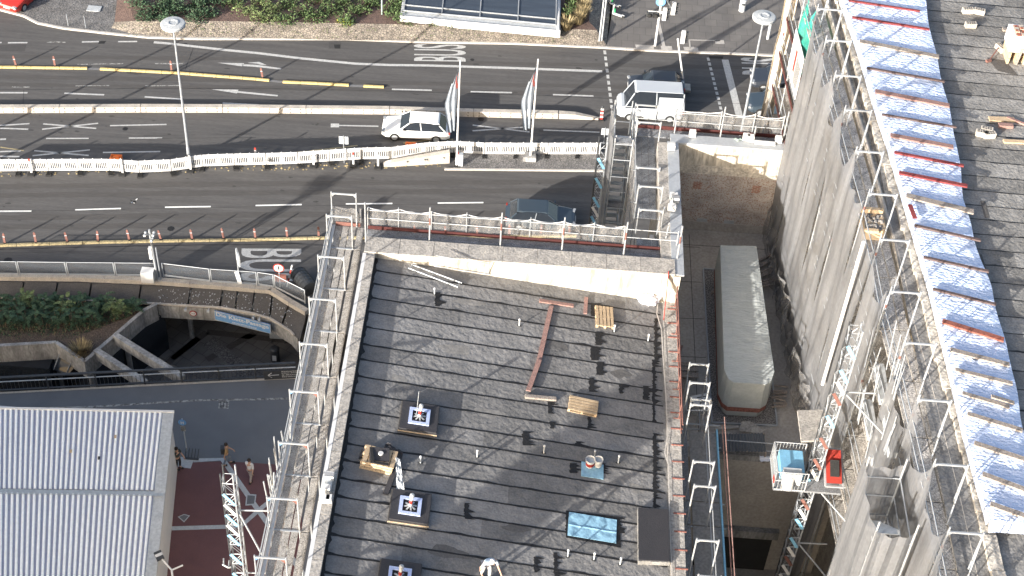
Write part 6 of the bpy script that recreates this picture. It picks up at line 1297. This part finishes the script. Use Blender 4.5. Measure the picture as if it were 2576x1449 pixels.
for i,(a,b) in enumerate(zip(ST,ST[1:])):
    for li,z in enumerate(LV):
        if z<TZ+1 and 0: continue
        if li==0:
            for k in range(3):
                o0,o1=.06+k*.36,.06+k*.36+.31; MB().hull2([Vector((a.x+o0,a.y-.03,z-.05)),Vector((a.x+o1,a.y-.03,z-.05)),Vector((b.x+o1,b.y+.03,z-.05)),Vector((b.x+o0,b.y+.03,z-.05))],[Vector((a.x+o0,a.y-.03,z)),Vector((a.x+o1,a.y-.03,z)),Vector((b.x+o1,b.y+.03,z)),Vector((b.x+o0,b.y+.03,z))]).build('deck_plank',G['deck_brown'],ms)
        else:
            MB().hull2([Vector((a.x+.06,a.y-.03,z-.05)),Vector((a.x+1.05,a.y-.03,z-.05)),Vector((b.x+1.05,b.y+.03,z-.05)),Vector((b.x+.06,b.y+.03,z-.05))],[Vector((a.x+.06,a.y-.03,z)),Vector((a.x+1.05,a.y-.03,z)),Vector((b.x+1.05,b.y+.03,z)),Vector((b.x+.06,b.y+.03,z))]).build('lower_deck',G['deck_brown'],ms) if i in range(0,20) else None
    for z in LV:
        for h_ in (.5,1.0): (LR.tube(Vector((a.x,a.y,z+h_)),Vector((b.x,b.y,z+h_)),.024,5,cap=False) if z<26 else MB().tube(Vector((a.x,a.y,z+h_)),Vector((b.x,b.y,z+h_)),.024,5,cap=False).build('guard_rail',G['galv'],ms))
    if i<2:
        for z in LV[1:5]: MB().beam(Vector((a.x-.03,a.y,z+.1)),Vector((b.x-.03,b.y,z+.1)),.03,.18).build('toe_board',G['toe'],ms)
    # thin ties to the parapet
    q=a.lerp(b,.0); m=MB(); m.tube(Vector((q.x+1.08,q.y,TZ2-.1)),Vector((q.x+.75,q.y-.9,26.0)),.026,5); m.build('stay',G['galv'],ms)
LR.build('lower_guard_rails',G['galv'],ms)['kind']='stuff'
# nets
for i,(a,b) in enumerate(zip(ST,ST[1:])):
    if i<2 or i==9: continue
    zt=TZ2-.05; zb=14.65 if b.y>42.4 else 7.2; sag=1.75 if i%3 else 1.45
    if i==10: zt=26.4; sag=.5
    m=MB(); scallop(m,(a.x-.07,a.y,0),(b.x-.07,b.y,0),zb,zt,sag,16,26,.065,i+1); m.build('net',G['net'],ms)
# dangling net skirt at the foot
for i,(a,b) in enumerate(zip(ST[2:8],ST[3:9])):
    m=MB(); scallop(m,(a.x-.28,a.y,0),(b.x-.28,b.y,0),14.7,17.0-.5*(i%2),.4,14,6,.14,i+50); m.build('net_skirt',G['netlight'],ms)
# rolled white net, banner and green net on the open bays at the top
p=Vector((12.28,62.95,0)); m=MB(); rg=random.Random(2); P_=[]
m.grid(lambda a,b:(p.x-.25+.62*a+.05*noise.noise(Vector((b*9,1,a*3))),p.y+.16*math.sin(a*PI*3)+.12*noise.noise(Vector((b*14,a*3,3))),28.6-18*b),12,60); tag(m.build('hanging_net',G['creamnet']),'long creased cream net hanging down the open end of the main scaffold','net')
c=[(1999,112),(2011,104),(2036,190),(2020,206),(2014,208)]
A_,B_=ST[1],ST[2]; 
t=thing('banner','white advertising banner with red emblem and dark letters on the main scaffold','banner',(B_.x,B_.y,22)); 
def bn(s,z,o=.12): return Vector((A_.x+(B_.x-A_.x)*s-o,A_.y+(B_.y-A_.y)*s,z))
MB().hull2([bn(0,22.9,.08),bn(1,22.9,.08),bn(1,25.2,.08),bn(0,25.2,.08)],[bn(0,22.9,.11),bn(1,22.9,.11),bn(1,25.2,.11),bn(0,25.2,.11)]).build('sheet',G['whitepaint'],t)
MB().hull2([bn(.38,23.5,.112),bn(.5,23.5,.112),bn(.5,24.7,.112),bn(.38,24.7,.112)],[bn(.38,23.5,.12),bn(.5,23.5,.12),bn(.5,24.7,.12),bn(.38,24.7,.12)]).build('red_emblem',G['red'],t)
m=MB()
for k in range(7): m.hull2([bn(.56+.055*k,23.2,.112),bn(.585+.055*k,23.2,.112),bn(.585+.055*k,24.7-.12*(k%3),.112),bn(.56+.055*k,24.7-.12*(k%3),.112)],[bn(.56+.055*k,23.2,.12),bn(.585+.055*k,23.2,.12),bn(.585+.055*k,24.7-.12*(k%3),.12),bn(.56+.055*k,24.7-.12*(k%3),.12)])
o=m.build('dark_bars',G['darkmetal'],t); o['kind']='stuff'
a,b=ST[1],ST[2]; m=MB(); scallop(m,(a.x+.1,a.y,0),(b.x+.1,b.y+.4,0),24.,27.6,1.5,12,8,.1,3); tag(m.build('green_net',G['netgreen']),'turquoise green net draped between posts at the top of the main scaffold','net')
# stuff standing on the decks
p=at(2196,580,26.02); t=thing('rubble_bag','open big bag of rubble with yellow rim on the main scaffold deck','rubble bag',tuple(p)); x,y=XD(p.y)+.5,p.y
MB().box(x-.42,y-.55,26.01,x+.42,y+.45,26.5).build('bag',G['wood'],t); m=MB(); m.grid(lambda a,b:(x-.38+a*.76,y-.5+b*.9,26.52+.12*noise.noise(Vector((a*6,b*6,1)))),14,14); m.build('rubble',G['gravel'],t)
MB().box(x-.46,y+.45,26.5,x+.4,y+.6,26.7).build('rim',G['wood'],t); MB().box(x-.46,y-.7,26.45,x+.1,y-.55,26.6).build('rim',G['wood'],t)
p=at(2168,657,27.); m=MB().tube((XD(43)-.3,43.3,19.),(XD(43)-.3,43.3,27.0),.07,8); tag(m.build('downpipe',G['whitepaint']),'white pipe rising through the net of the main scaffold','pipe')
for k,(x_,y_,z_) in enumerate(((0,0,24.0),(0,0,22.0),(0,-2.5,24.0),(0,-2.5,22))): 
    q=ST[9]; xx=q.x+.5; yy_=q.y+y_; tag(MB().beam((xx-.15,yy_-.2,z_+.25),(xx-.15,yy_-2.0,z_+.25),.35,.3).build('timber_crate',G['trim']),'long grey trough on the open decks near the hoist mast, %s'%('upper far','lower far','upper near','lower near')[k],'trough','troughs on the open decks')
m=MB(); rg=random.Random(6)
for k in range(22):
    q=ST[9].lerp(ST[11],rg.random()); z=rg.choice([24,26,22]); a=Vector((q.x-.1,q.y,z)); m.tube(a,a+Vector((rg.uniform(-.15,.1),rg.uniform(-.3,.3),rg.uniform(1.2,2.3))),.022,5)
o=m.build('loose_tubes',G['galv'],ms); o['kind']='stuff'
q=[at(2006,1032,21.2),at(2086,1030,21.2),at(2082,1106,21.2),at(2016,1109,21.2)]; m=MB(); m.hull2([x-Vector((0,0,.1)) for x in q],q); tag(m.build('landing_roof',G['stone']),'grey mottled landing slab behind the court hoist mast','slab')
for a,b,k in (((2060,1222),(2185,1208),0),((2145,985),(2235,990),1),((2010,1365),(2110,1372),2)):
    z=zfor(a[1],hx,hy); m=MB(); m.tube((hx+.1,hy,z),(XD(hy)+.0,hy+.05,z),.035,6); m.tube((hx+.25,hy,z),(XD(hy)+.2,hy-2.2,z-.0),.035,6); tag(m.build('mast_tie',G['alu']),'pair of tubes tying the court hoist mast to the main scaffold, %s'%('middle','upper','lower')[k],'tie','mast ties')
# projecting netted stair scaffold at lower right
q0=at(2182,1167,26.2); q1=at(2259,1212,26.2); 
ss=thing('netted_stair_scaffold','narrow stair scaffold wrapped in white net projecting at the lower right','stair tower',(q0.x,q0.y,7)); sx0,sx1=q0.x,q0.x+1.25; sy1=q0.y; sy0=q0.y-2.7
for x in (sx0,sx1):
    for y in (sy0,sy1): MB().tube((x,y,7),(x,y,26.6),.035,6).build('post',G['alu'],ss)
for k in range(9):
    z0=7.6+2*k; m=MB(); ya_,yb_=(sy0+.4,sy1-.4) if k%2 else (sy1-.4,sy0+.4)
    for sx in (sx0+.1,sx1-.35): m.beam((sx,ya_,z0),(sx,yb_,z0+2.),.04,.14)
    for s in range(8): q=(s+.5)/8; m.box(sx0+.12,ya_+(yb_-ya_)*q-.11,z0+2*q-.02,sx1-.35,ya_+(yb_-ya_)*q+.11,z0+2*q+.02)
    m.build('stair_flight',G['trim'],ss); 
    m=MB()
    for h_ in (1,1.95):
        for y in (sy0,sy1): m.tube((sx0,y,z0+h_),(sx1,y,z0+h_),.026,5)
        for x in (sx0,sx1): m.tube((x,sy0,z0+h_),(x,sy1,z0+h_),.026,5)
    m.build('guard_rail',G['galv'],ss)
for a,b in (((sx0-.06,sy1+.06),(sx0-.06,sy0-.06)),((sx0-.06,sy0-.06),(sx1+.06,sy0-.06)),((sx1+.06,sy1+.06),(sx0-.06,sy1+.06))):
    m=MB(); scallop(m,(*a,0),(*b,0),7,26.2,.25,12,30,.07,a[0]+b[1]); m.build('net',G['net'],ss)
# east scaffold of the wing
t=thing('east_scaffold','scaffold with aluminium decks along the right side of the flat-roofed wing','scaffold',(8,38,7))
for i,(y,full) in enumerate(((42.4,1),(41.2,1),(38.25,1),(37.05,1),(34.5,1),(32.9,1),(30.5,1))):
    x0=7.5; x1=8.32; m=MB(); frame(m,x0,x1,y,17.,19.6,.033); m.tube((x0,y,7),(x0,y,17),.03,5); m.tube((x1,y,7),(x1,y,17),.03,5); m.beam((x0,y,16.97),(9.1,y,16.97),.05,.05); m.build('frame',G['alu'],t)
for a,b in ((42.0,38.3),(38.3,37.1),(37.1,34.5),(34.5,31.5),(31.5,28)):
    planks(t,7.32,7.72,b,a,17.02,1,'deck_alu'); planks(t,7.78,9.0,b,a,17.0,1,'plydeck','board_deck')
    for z,x in ((17.5,8.4),(18.0,8.42),(17.5,9.1),(18.0,9.12)): MB().tube((x,b,z),(x,a,z),.024,5).build('guard_rail',G['alu'] if x<9 else G['wood_red'],t)
MB().box(8.9,34.4,17.02,8.96,42,17.2).build('blue_board',G['skyblue2'],t)
for y in (42.4,44.4): 
    m=MB(); frame(m,7.7,8.5,y,TZ,18.6,.033); m.build('frame',G['alu'],t)
for z in (15.6,16.6,17.8): m=MB(); m.tube((7.6,42.4,z),(8.6,42.5,z),.026,5); m.tube((7.6,42.4,z),(7.7,44.4,z),.026,5); m.tube((8.5,42.4,z),(8.5,44.4,z),.026,5); m.build('guard_rail',G['galv'],t)
p=at(1758,1020,TZ+.3); t=thing('cement_bags','stack of printed white paper bags inside the court scaffold','bags',tuple(p))
for k in range(6): m=MB().obox(p+Vector((.05*(k%2),0,-.25+.12*k)),.85,.6,.11,rz=.25+.1*(k%2)); m.build('bag',G['mark'] if k<5 else G['whitepaint'],t)
m=MB(); 
for k in range(3): m.obox(p+Vector((.1,.15-.16*k,.411)),.5-.12*k,.05,.004,rz=.3)
m.build('print',G['darkmetal'],t)
# thin net and rails far side of the brick wall
t=thing('brick_wall_scaffold','netted scaffold walkway behind the brick wall of the court','scaffold',(9,59.4,0)); DZ=19.7
XB=[5.35,7.2,9.4,11.0,12.4]
for a,b in zip(XB,XB[1:]):
    planks(t,a,b,58.1,58.68,DZ,3,'deck_alu',alongx=True); m=MB(); m.box(a,58.7,DZ,b,58.74,DZ+.2); m.build('toe_board',G['toe'],t)
    m=MB()
    for z in (.5,1.0): m.tube((a,58.8,DZ+z),(b,58.8,DZ+z),.026,5)
    m.build('guard_rail',G['alu'],t)
    if a>6.9: m=MB(); scallop(m,(a,58.9,0),(b,58.9,0),DZ-.2,DZ+1.15,.15,12,4,.05,a); m.build('net',G['netlight'],t); hem(t,(a,58.9,0),(b,58.9,0),DZ+1.15,.16,a)
for x in XB: m=MB(); m.tube((x,58.8,0),(x,58.8,DZ+1.3),.03,6); m.tube((x,58.08,DZ-.1),(x,58.08,DZ+(2.1 if x in(9.4,12.4) else 1.1)),.034,6); m.build('post',G['alu'],t)
# ================================================================ PLAZA
WZ=3.9
t=thing('corrugated_pavilion','low pavilion with white corrugated metal roof on the plaza','pavilion',(-24,42,0))
TR=at(438,1037,WZ); BR_=at(388,1500,WZ); MR=at(412,1238,WZ); TL_=at(-60,1026,WZ); ML=at(-60,1232,WZ)
def edge(s): return TR.lerp(BR_,s)
for nm,(A,B,C_,D) in {'far_roof_sheet':(at(-60,1029,WZ),at(411,1039,WZ),at(389,1234,WZ-.12),at(-60,1229,WZ-.12)),'near_roof_sheet':(at(-60,1240,WZ+.02),at(386,1247,WZ+.02),at(362,1500,WZ-.12),at(-60,1495,WZ-.12))}.items():
    L=(B-A).length; nr_=int(L/.268); rid=MB(); n=nr_
    for k in range(n):
        s=(k+.5)/n; p=A.lerp(B,s); q=D.lerp(C_,s+ (k*0)); q=D+(C_-D)*(1-(1-s)*((B-A).length/(C_-D).length)) if 0 else D.lerp(C_,s)
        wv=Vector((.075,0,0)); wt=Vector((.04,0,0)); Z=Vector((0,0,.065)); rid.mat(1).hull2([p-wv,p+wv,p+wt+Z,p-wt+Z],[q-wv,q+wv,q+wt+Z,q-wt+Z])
    rid.mat(0).sheet([A+Vector((0,0,.01)),B+Vector((0,0,.01)),C_+Vector((0,0,.01)),D+Vector((0,0,.01))]); rid.build(nm,[G['corr_valley_shade'],G['corr']],t)
m=MB(); m.hull2([at(-60,1229,WZ-.08),at(414,1236,WZ-.08),at(412,1248,WZ+.04),at(-60,1241,WZ+.04)],[at(-60,1229,WZ-.02),at(414,1236,WZ-.02),at(412,1248,WZ+.1),at(-60,1241,WZ+.1)]); m.build('step_flashing',G['trim'],t)
m=MB(); a,b,c,d_=at(410,1036,WZ-.02),at(438,1037,WZ-.02),at(388,1500,WZ-.02),at(360,1500,WZ-.02); m.hull2([x-Vector((0,0,.12)) for x in (a,b,c,d_)],[x+Vector((0,0,.05)) for x in (a,b,c,d_)]); m.build('edge_trim',G['trim'],t)
m=MB(); m.beam(at(-60,1026,WZ+.03),at(438,1036.5,WZ+.03),.12,.14); m.build('front_trim',G['whitepaint'],t)
m=MB(); b2=TR+Vector((-.12,-.3,-.3)); c2=BR_+Vector((-.12,0,-.3)); m.hull2([Vector((-40,b2.y,0)),Vector((b2.x,b2.y,0)),Vector((c2.x,c2.y,0)),Vector((-40,c2.y,0))],[Vector((-40,b2.y,WZ-.16)),Vector((b2.x,b2.y,WZ-.16)),Vector((c2.x,c2.y,WZ-.16)),Vector((-40,c2.y,WZ-.16))]); m.build('wall',G['whitepaint'],t)
# roof droppings etc.
for i,(u,v) in enumerate(((178,1110+25),(447-152,1070+8+20),(376-122,1152))): tag(MB().obox(at(u-(5 if i else 0),v,WZ+.1),.12,.2,.03,.2).build('debris',G['darkmetal'] if i==2 else G['wood']),'tiny dark speck of debris on the corrugated pavilion roof, %s from the left'%('first','third','second')[i],'debris','debris on the pavilion roof')
# floodlight on an arm
p=at(400,1398,WZ+.35); t=thing('plaza_floodlight','floodlight on a forked white arm above the red paving','floodlight',tuple(p)); MB().obox(p,.36,.46,.14,rz=.6,rx=.2).build('lamp_head',G['darkmetal'],t); MB().obox(p+Vector((0,0,.08)),.36,.14,.02,rz=.6,rx=.2).build('housing_cap',G['whitepaint'],t)
q=at(432,1434,WZ+.1); MB().tube(p,q,.045,6).build('arm',G['whitepaint'],t); MB().tube(q,at(460,1422,WZ+.1),.045,6).build('arm',G['whitepaint'],t); MB().tube(q,at(440,1500,WZ-.3),.05,6).build('post',G['whitepaint'],t)
# wayfinding sign at the pavilion corner
p=at(470,1135); t=thing('wayfinding_sign','small blue and white wayfinding sign on a thin pole beside the pavilion','sign',tuple(p)); MB().tube(p,p+Vector((0,0,2.7)),.03,6).build('pole',G['trim'],t); c=p+Vector((-.0,-.05,2.45)); MB().tube(c,c+Vector((0,-.03,0)),.22,18).build('round_panel',G['blue'],t)
m=MB(); text_fit(m,'H',c+Vector((-.08,-.036,-.1)),Vector((.16,0,0)),Vector((0,0,.2)),.03); m.build('letter',G['whitepaint'],t); MB().box(c.x-.12,c.y-.02,1.75,c.x+.12,c.y+.02,2.15).build('lower_panel',G['mark_old'],t)
p=at(484,1146); t=thing('bicycle_rack','dark folded metal stand on the kerb strip beside the pavilion','stand',tuple(p)); m=MB()
for k in range(5): m.tube(p+Vector((-.35+.17*k,-.25,.03)),p+Vector((-.35+.17*k,.25,.3)),.02,5)
m.build('bars',G['darkmetal'],t); MB().box(p.x-.4,p.y-.3,.0,p.x+.4,p.y-.2,.08).build('base_rail',G['darkmetal'],t)
p=at(568,1428); t=thing('white_bracket','white fork-shaped bracket at the foot of the hoist mast','bracket',tuple(at(568,1420,10))); z=10.
m=MB(); m.path([at(560,1420,z),at(575,1428,z),at(590,1425,z),at(596,1412,z)],.04,6); m.tube(at(563,1405,z),at(563,1421,z),.035,5); m.tube(at(577,1410,z),at(575,1428,z),.035,5); m.build('fork',G['alu'],t)
m=MB()
rg=random.Random(31)
for k in range(12):
    x=-8.3+rg.uniform(-.25,.1); y=rg.uniform(35.,38.2); m.tube((x,y,18.2),(x+rg.uniform(-.3,.1),y+rg.uniform(-.5,.3),rg.uniform(19.8,20.6)),.03,5)
o=m.build('spare_tubes',G['alu'],bpy.data.objects['west_scaffold']); o['kind']='stuff'
# ---------------------------------------------------------------- people
def skin(name,verts,edges,rad,matl,par,sub=2):
    me=bpy.data.meshes.new(name); me.from_pydata(verts,edges,[]); o=bpy.data.objects.new(name,me); C.objects.link(o)
    md=o.modifiers.new('s','SKIN'); md.use_smooth_shade=True; me.skin_vertices.new() if not me.skin_vertices else None
    for i,r_ in enumerate(rad): me.skin_vertices[0].data[i].radius=(r_,r_) if not isinstance(r_,tuple) else r_
    me.skin_vertices[0].data[0].use_root=True
    ms_=o.modifiers.new('u','SUBSURF'); ms_.levels=sub
    dg=bpy.context.evaluated_depsgraph_get(); nm2=bpy.data.meshes.new_from_object(o.evaluated_get(dg)); o.modifiers.clear(); o.data=nm2; nm2.name=name; nm2.materials.clear(); nm2.materials.append(matl)
    for p in nm2.polygons: p.use_smooth=True
    o.parent=par; return o
def person(p,rz,label,top,legs,hair,step=.18,bend=0.,arm=.2,extra=None,group=None):
    t=thing('person',label,'person',(0,0,0),group)
    V_=lambda *a:tuple(a)
    fwd=bend
    ch=(0,-.02-fwd*.35,1.32-fwd*.12); nk=(0,-.02-fwd*.5,1.48-fwd*.2); hd=(0,-.04-fwd*.58,1.62-fwd*.24)
    v=[(0,0,.96),(0,-.01-fwd*.12,1.12-.02*fwd),ch,nk,(hd[0],hd[1],hd[2]-.04),(hd[0],hd[1]+.005,hd[2]+.07)]
    r=[(.15,.11),(.13,.1),(.15,.11),.055,.085,.075]; e=[(0,1),(1,2),(2,3),(3,4),(4,5)]
    def limb(pts,rs,root):
        k=len(v); v.extend(pts); r.extend(rs); e.append((root,k)); e.extend((k+i,k+i+1) for i in range(len(pts)-1)); return k
    for s in (-1,1):
        st=step*s; limb([(s*.09,0,.88),(s*.1,-st*.5-.03,.5),(s*.1,st*.2+.04-st,.09),(s*.11,-.12-st*.8,.035)],[.085,.06,.045,.04],0)
    for s in (-1,1):
        a=arm*s
        limb([(s*.19,ch[1],ch[2]+.07),(s*.25,ch[1]-a*.3,ch[2]-.2),(s*.26,ch[1]-.1-a,ch[2]-.44),(s*.26,ch[1]-.13-a,ch[2]-.52)],[.05,.042,.032,.034],2)
        kk=len(v)-1; hx_,hy_,hz_=v[kk]
        for f_ in range(5): 
            ox=(f_-2)*.016; L_=(.05,.075,.08,.075,.06)[f_]; limb([(hx_+ox*s,hy_-.01-.012*(f_==0)*3,hz_-.035),(hx_+ox*s*1.3,hy_-.03,hz_-.035-L_)],[.010,.008],kk)
    o=skin('body',v,e,r,G['skin'],t)
    tv=[(0,0,.93),(0,-.01-fwd*.12,1.12),ch,(nk[0],nk[1],nk[2]-.04)]; tr_=[(.165,.125),(.15,.115),(.17,.125),.07]; te=[(0,1),(1,2),(2,3)]
    for s in (-1,1): k=len(tv); tv+=[(s*.2,ch[1],ch[2]+.07),(s*.26,ch[1]-arm*s*.3,ch[2]-.2)]; tr_+=[.065,.055]; te+=[(2,k),(k,k+1)]
    skin('shirt',tv,te,tr_,top,t)
    lv=[(0,0,.98)]; lr=[(.165,.125)]; le=[]
    for s in (-1,1): st=step*s; k=len(lv); lv+=[(s*.09,0,.86),(s*.1,-st*.5-.03,.5),(s*.1,st*.2+.04-st,.12)]; lr+=[.1,.075,.06]; le+=[(0,k),(k,k+1),(k+1,k+2)]
    skin('trousers',lv,le,lr,legs,t)
    m=MB(); 
    m.lathe((hd[0],hd[1]+.02,hd[2]-.02),[(.085,0),(.102,.06),(.095,.12),(.05,.155),(.01,.16)],14); o=m.build('helmet' if hair=='helmet' else 'hair',G['whitepaint'] if hair=='helmet' else G['hair'],None,True,origin=False); o.parent=t
    m=MB()
    for s in (-1,1): m.tube((s*.03,hd[1]-.082,hd[2]+.015),(s*.03,hd[1]-.089,hd[2]+.015),.011,6)
    m.beam((-.025,hd[1]-.086,hd[2]-.055),(.025,hd[1]-.086,hd[2]-.055),.01,.01); o=m.build('eyes_and_mouth',G['hair'],None,origin=False); o.parent=t
    m=MB(); m.hull2([Vector((-.012,hd[1]-.08,hd[2]+.01)),Vector((.012,hd[1]-.08,hd[2]+.01)),Vector((0,hd[1]-.075,hd[2]+.02))],[Vector((-.018,hd[1]-.085,hd[2]-.025)),Vector((.018,hd[1]-.085,hd[2]-.025)),Vector((0,hd[1]-.11,hd[2]-.02))]); o=m.build('nose',G['skin'],None,origin=False); o.parent=t
    for s in (-1,1): o=MB().obox((s*.1,-.05-step*s*1.0,.04),.09,.26,.08).build('shoe',G['black'],None,origin=False); o.parent=t
    if extra: extra(t)
    t.location=p; t.rotation_euler.z=rz
def backpack(t): o=MB().box(-.15,.1,1.02,.15,.28,1.45).build('backpack',G['darkmetal'],None,origin=False); o.parent=t
person(at(573,1168),R(100),'person in an ochre jacket walking on the kerb strip above the hoist mast',cloth('ochre_cloth',(.42,.27,.13)),cloth('blue_grey_cloth',(.18,.22,.28)),'hair',.2,.0,.25,backpack,'people on the plaza')
person(at(631,1208),R(160),'person in a white shirt and pale trousers walking right of the hoist mast',cloth('white_cloth',(.62,.63,.64)),cloth('pale_trousers',(.36,.32,.30)),'hair',.22,.0,.3,None,'people on the plaza')
person(at(450,1178),R(60),'person in dark clothes standing under the eave of the corrugated pavilion',cloth('dark_cloth',(.05,.06,.06)),cloth('dark_trousers',(.05,.05,.055)),'hair',.05,.0,.1,None,'people on the plaza')
wp=roof(1222,1452); person(wp,R(30),'roofer in pale blue shirt and white helmet at the bottom edge of the felt roof',cloth('pale_blue_cloth',(.45,.55,.66)),cloth('white_trousers',(.6,.6,.58)),'helmet',.15,.7,.35)
# ================================================================ BEYOND THE FRAME (they only cast the shade seen in the photograph)
tag(MB().box(-150,-120,0,-50,6.0,20.).build('shade_block',G['limestone']),'unseen long block added at the lower left to shade the plaza','building')  # added block out of view, there to keep the plaza in shade
cx,cy=-22.9,8.6; ang=math.atan2(SX,SY); 
tag(MB().obox(Vector((cx,cy,14.7)),2.7,2.7,29.4,rz=-ang).build('shade_tower',G['concrete']),'unseen slim concrete shaft added at the lower left to lay a band of shade on the roof','tower')  # added shaft, unseen, casts the diagonal shade band over the felt roof
lattice('shade_crane_mast','unseen lattice crane mast added on the slim shaft to cast streaks of shade','crane mast',cx,cy,29.4,52.,1.7,1,-ang,1.7)  # added on the shaft, unseen, for soft lattice shadows on tarpaulin and net

T_=at(830,450); b_=T_-Vector((SX,SY,0))*(11/math.tan(R(SUN_EL))); lamp(b_.x,b_.y,11.0,'tall street lamp outside the picture at the left, the nearer of three')
for u,v,l in ((-95,447,'tall street lamp outside the picture at the left, the middle of three'),(-150,392,'tall street lamp outside the picture at the left, the farthest of three')):
    b_=at(u,v); lamp(b_.x,b_.y,11.0,l)

def blob(m,c,rx,ry,sd,zf,n=18):
    g=random.Random(sd); v=[]
    for k in range(n):
        a=2*PI*k/n; r_=.75+.5*noise.noise(Vector((math.cos(a)*1.3+sd,math.sin(a)*1.3,sd*.3))); x=c[0]+rx*r_*math.cos(a); y=c[1]+ry*r_*math.sin(a); v.append((x,y,zf(x)))
    m.add(v,[tuple(range(n))])
G['stain']=mat('dried_puddle_stain',(.25,.24,.225),(.18,.175,.165),scale=2,fine=12,famp=.15,bump=.5,bscale=4,contrast=.3)
G['stain_dark']=mat('damp_stain',(.13,.125,.12),(.10,.097,.095),scale=2,fine=12,famp=.15,bump=.5,bscale=4)
g2=random.Random(77)
for i,(u,v,a,b,c) in enumerate(((1150,880,1.0,.3,0),(1400,870,.7,.28,1),(1230,1040,.8,.3,0),(1560,940,.5,.3,1),(1130,1390,.9,.3,1),(1000,950,.5,.25,0),(1600,1230,.5,.3,0),(1300,1330,.7,.28,1),(1480,700,.6,.2,1),(1180,760,.9,.25,0),(1560,1090,.5,.22,0))):
    m=MB(); blob(m,roof(u,v),a,b,i*3.7,lambda x:rz_(x)+.004); m.build('water_stain',G['stain_dark' if c else 'stain'],RF)
G['oil']=mat('oil_stain',(.062,.06,.058),(.05,.048,.047),scale=3,fine=14,famp=.2)
m=MB()
for k in range(90):
    u=g2.uniform(0,1500); v=g2.choice([g2.uniform(120,250),g2.uniform(290,340),g2.uniform(445,600)]); r_=g2.uniform(.04,.16)
    if k%9==0: r_*=2.2
    p=at(u,v); blob(m,p,r_*g2.uniform(1,2.2),r_*.8,k*1.3,lambda x:.0032,9)
struct('oil_stains',m,G['oil'])
G['tyre']=mat('polished_wheel_track',(.088,.083,.079),(.068,.065,.062),stretch=(.08,2.5,1),scale=3,fine=20,famp=.22)
m=MB()
for y0_,y1_ in ((470,462),(492,484),(548,540),(572,564)): m.ribbon([at(-60,y0_,.0024),at(700,(y0_+y1_)/2-4,.0024),at(1560,y1_-6,.0024)],.5,.25,int(y0_),1.0)
for y0_,y1_ in ((140,150),(192,205),(212,222)): m.ribbon([at(-60,y0_,.0022),at(800,(y0_+y1_)/2+6,.0022),at(2000,y1_+22,.0022)],.45,.25,int(y0_),1.0)
struct('wheel_tracks',m,G['tyre'])
m=MB()
for k in range(190):
    u=g2.uniform(400,735); q=lowz(u) if u<735 else lowz(735); p=upz(u).lerp(q,g2.uniform(.15,.97))+Vector((0,0,.03)); s_=g2.uniform(.012,.035); m.box(p.x-s_,p.y-s_,p.z-.02,p.x+s_,p.y+s_,p.z+.01)
tag(m.build('grit',G['trim'],origin=False),'pale grit and droppings scattered on the dark canopy slab','grit',kind='stuff')
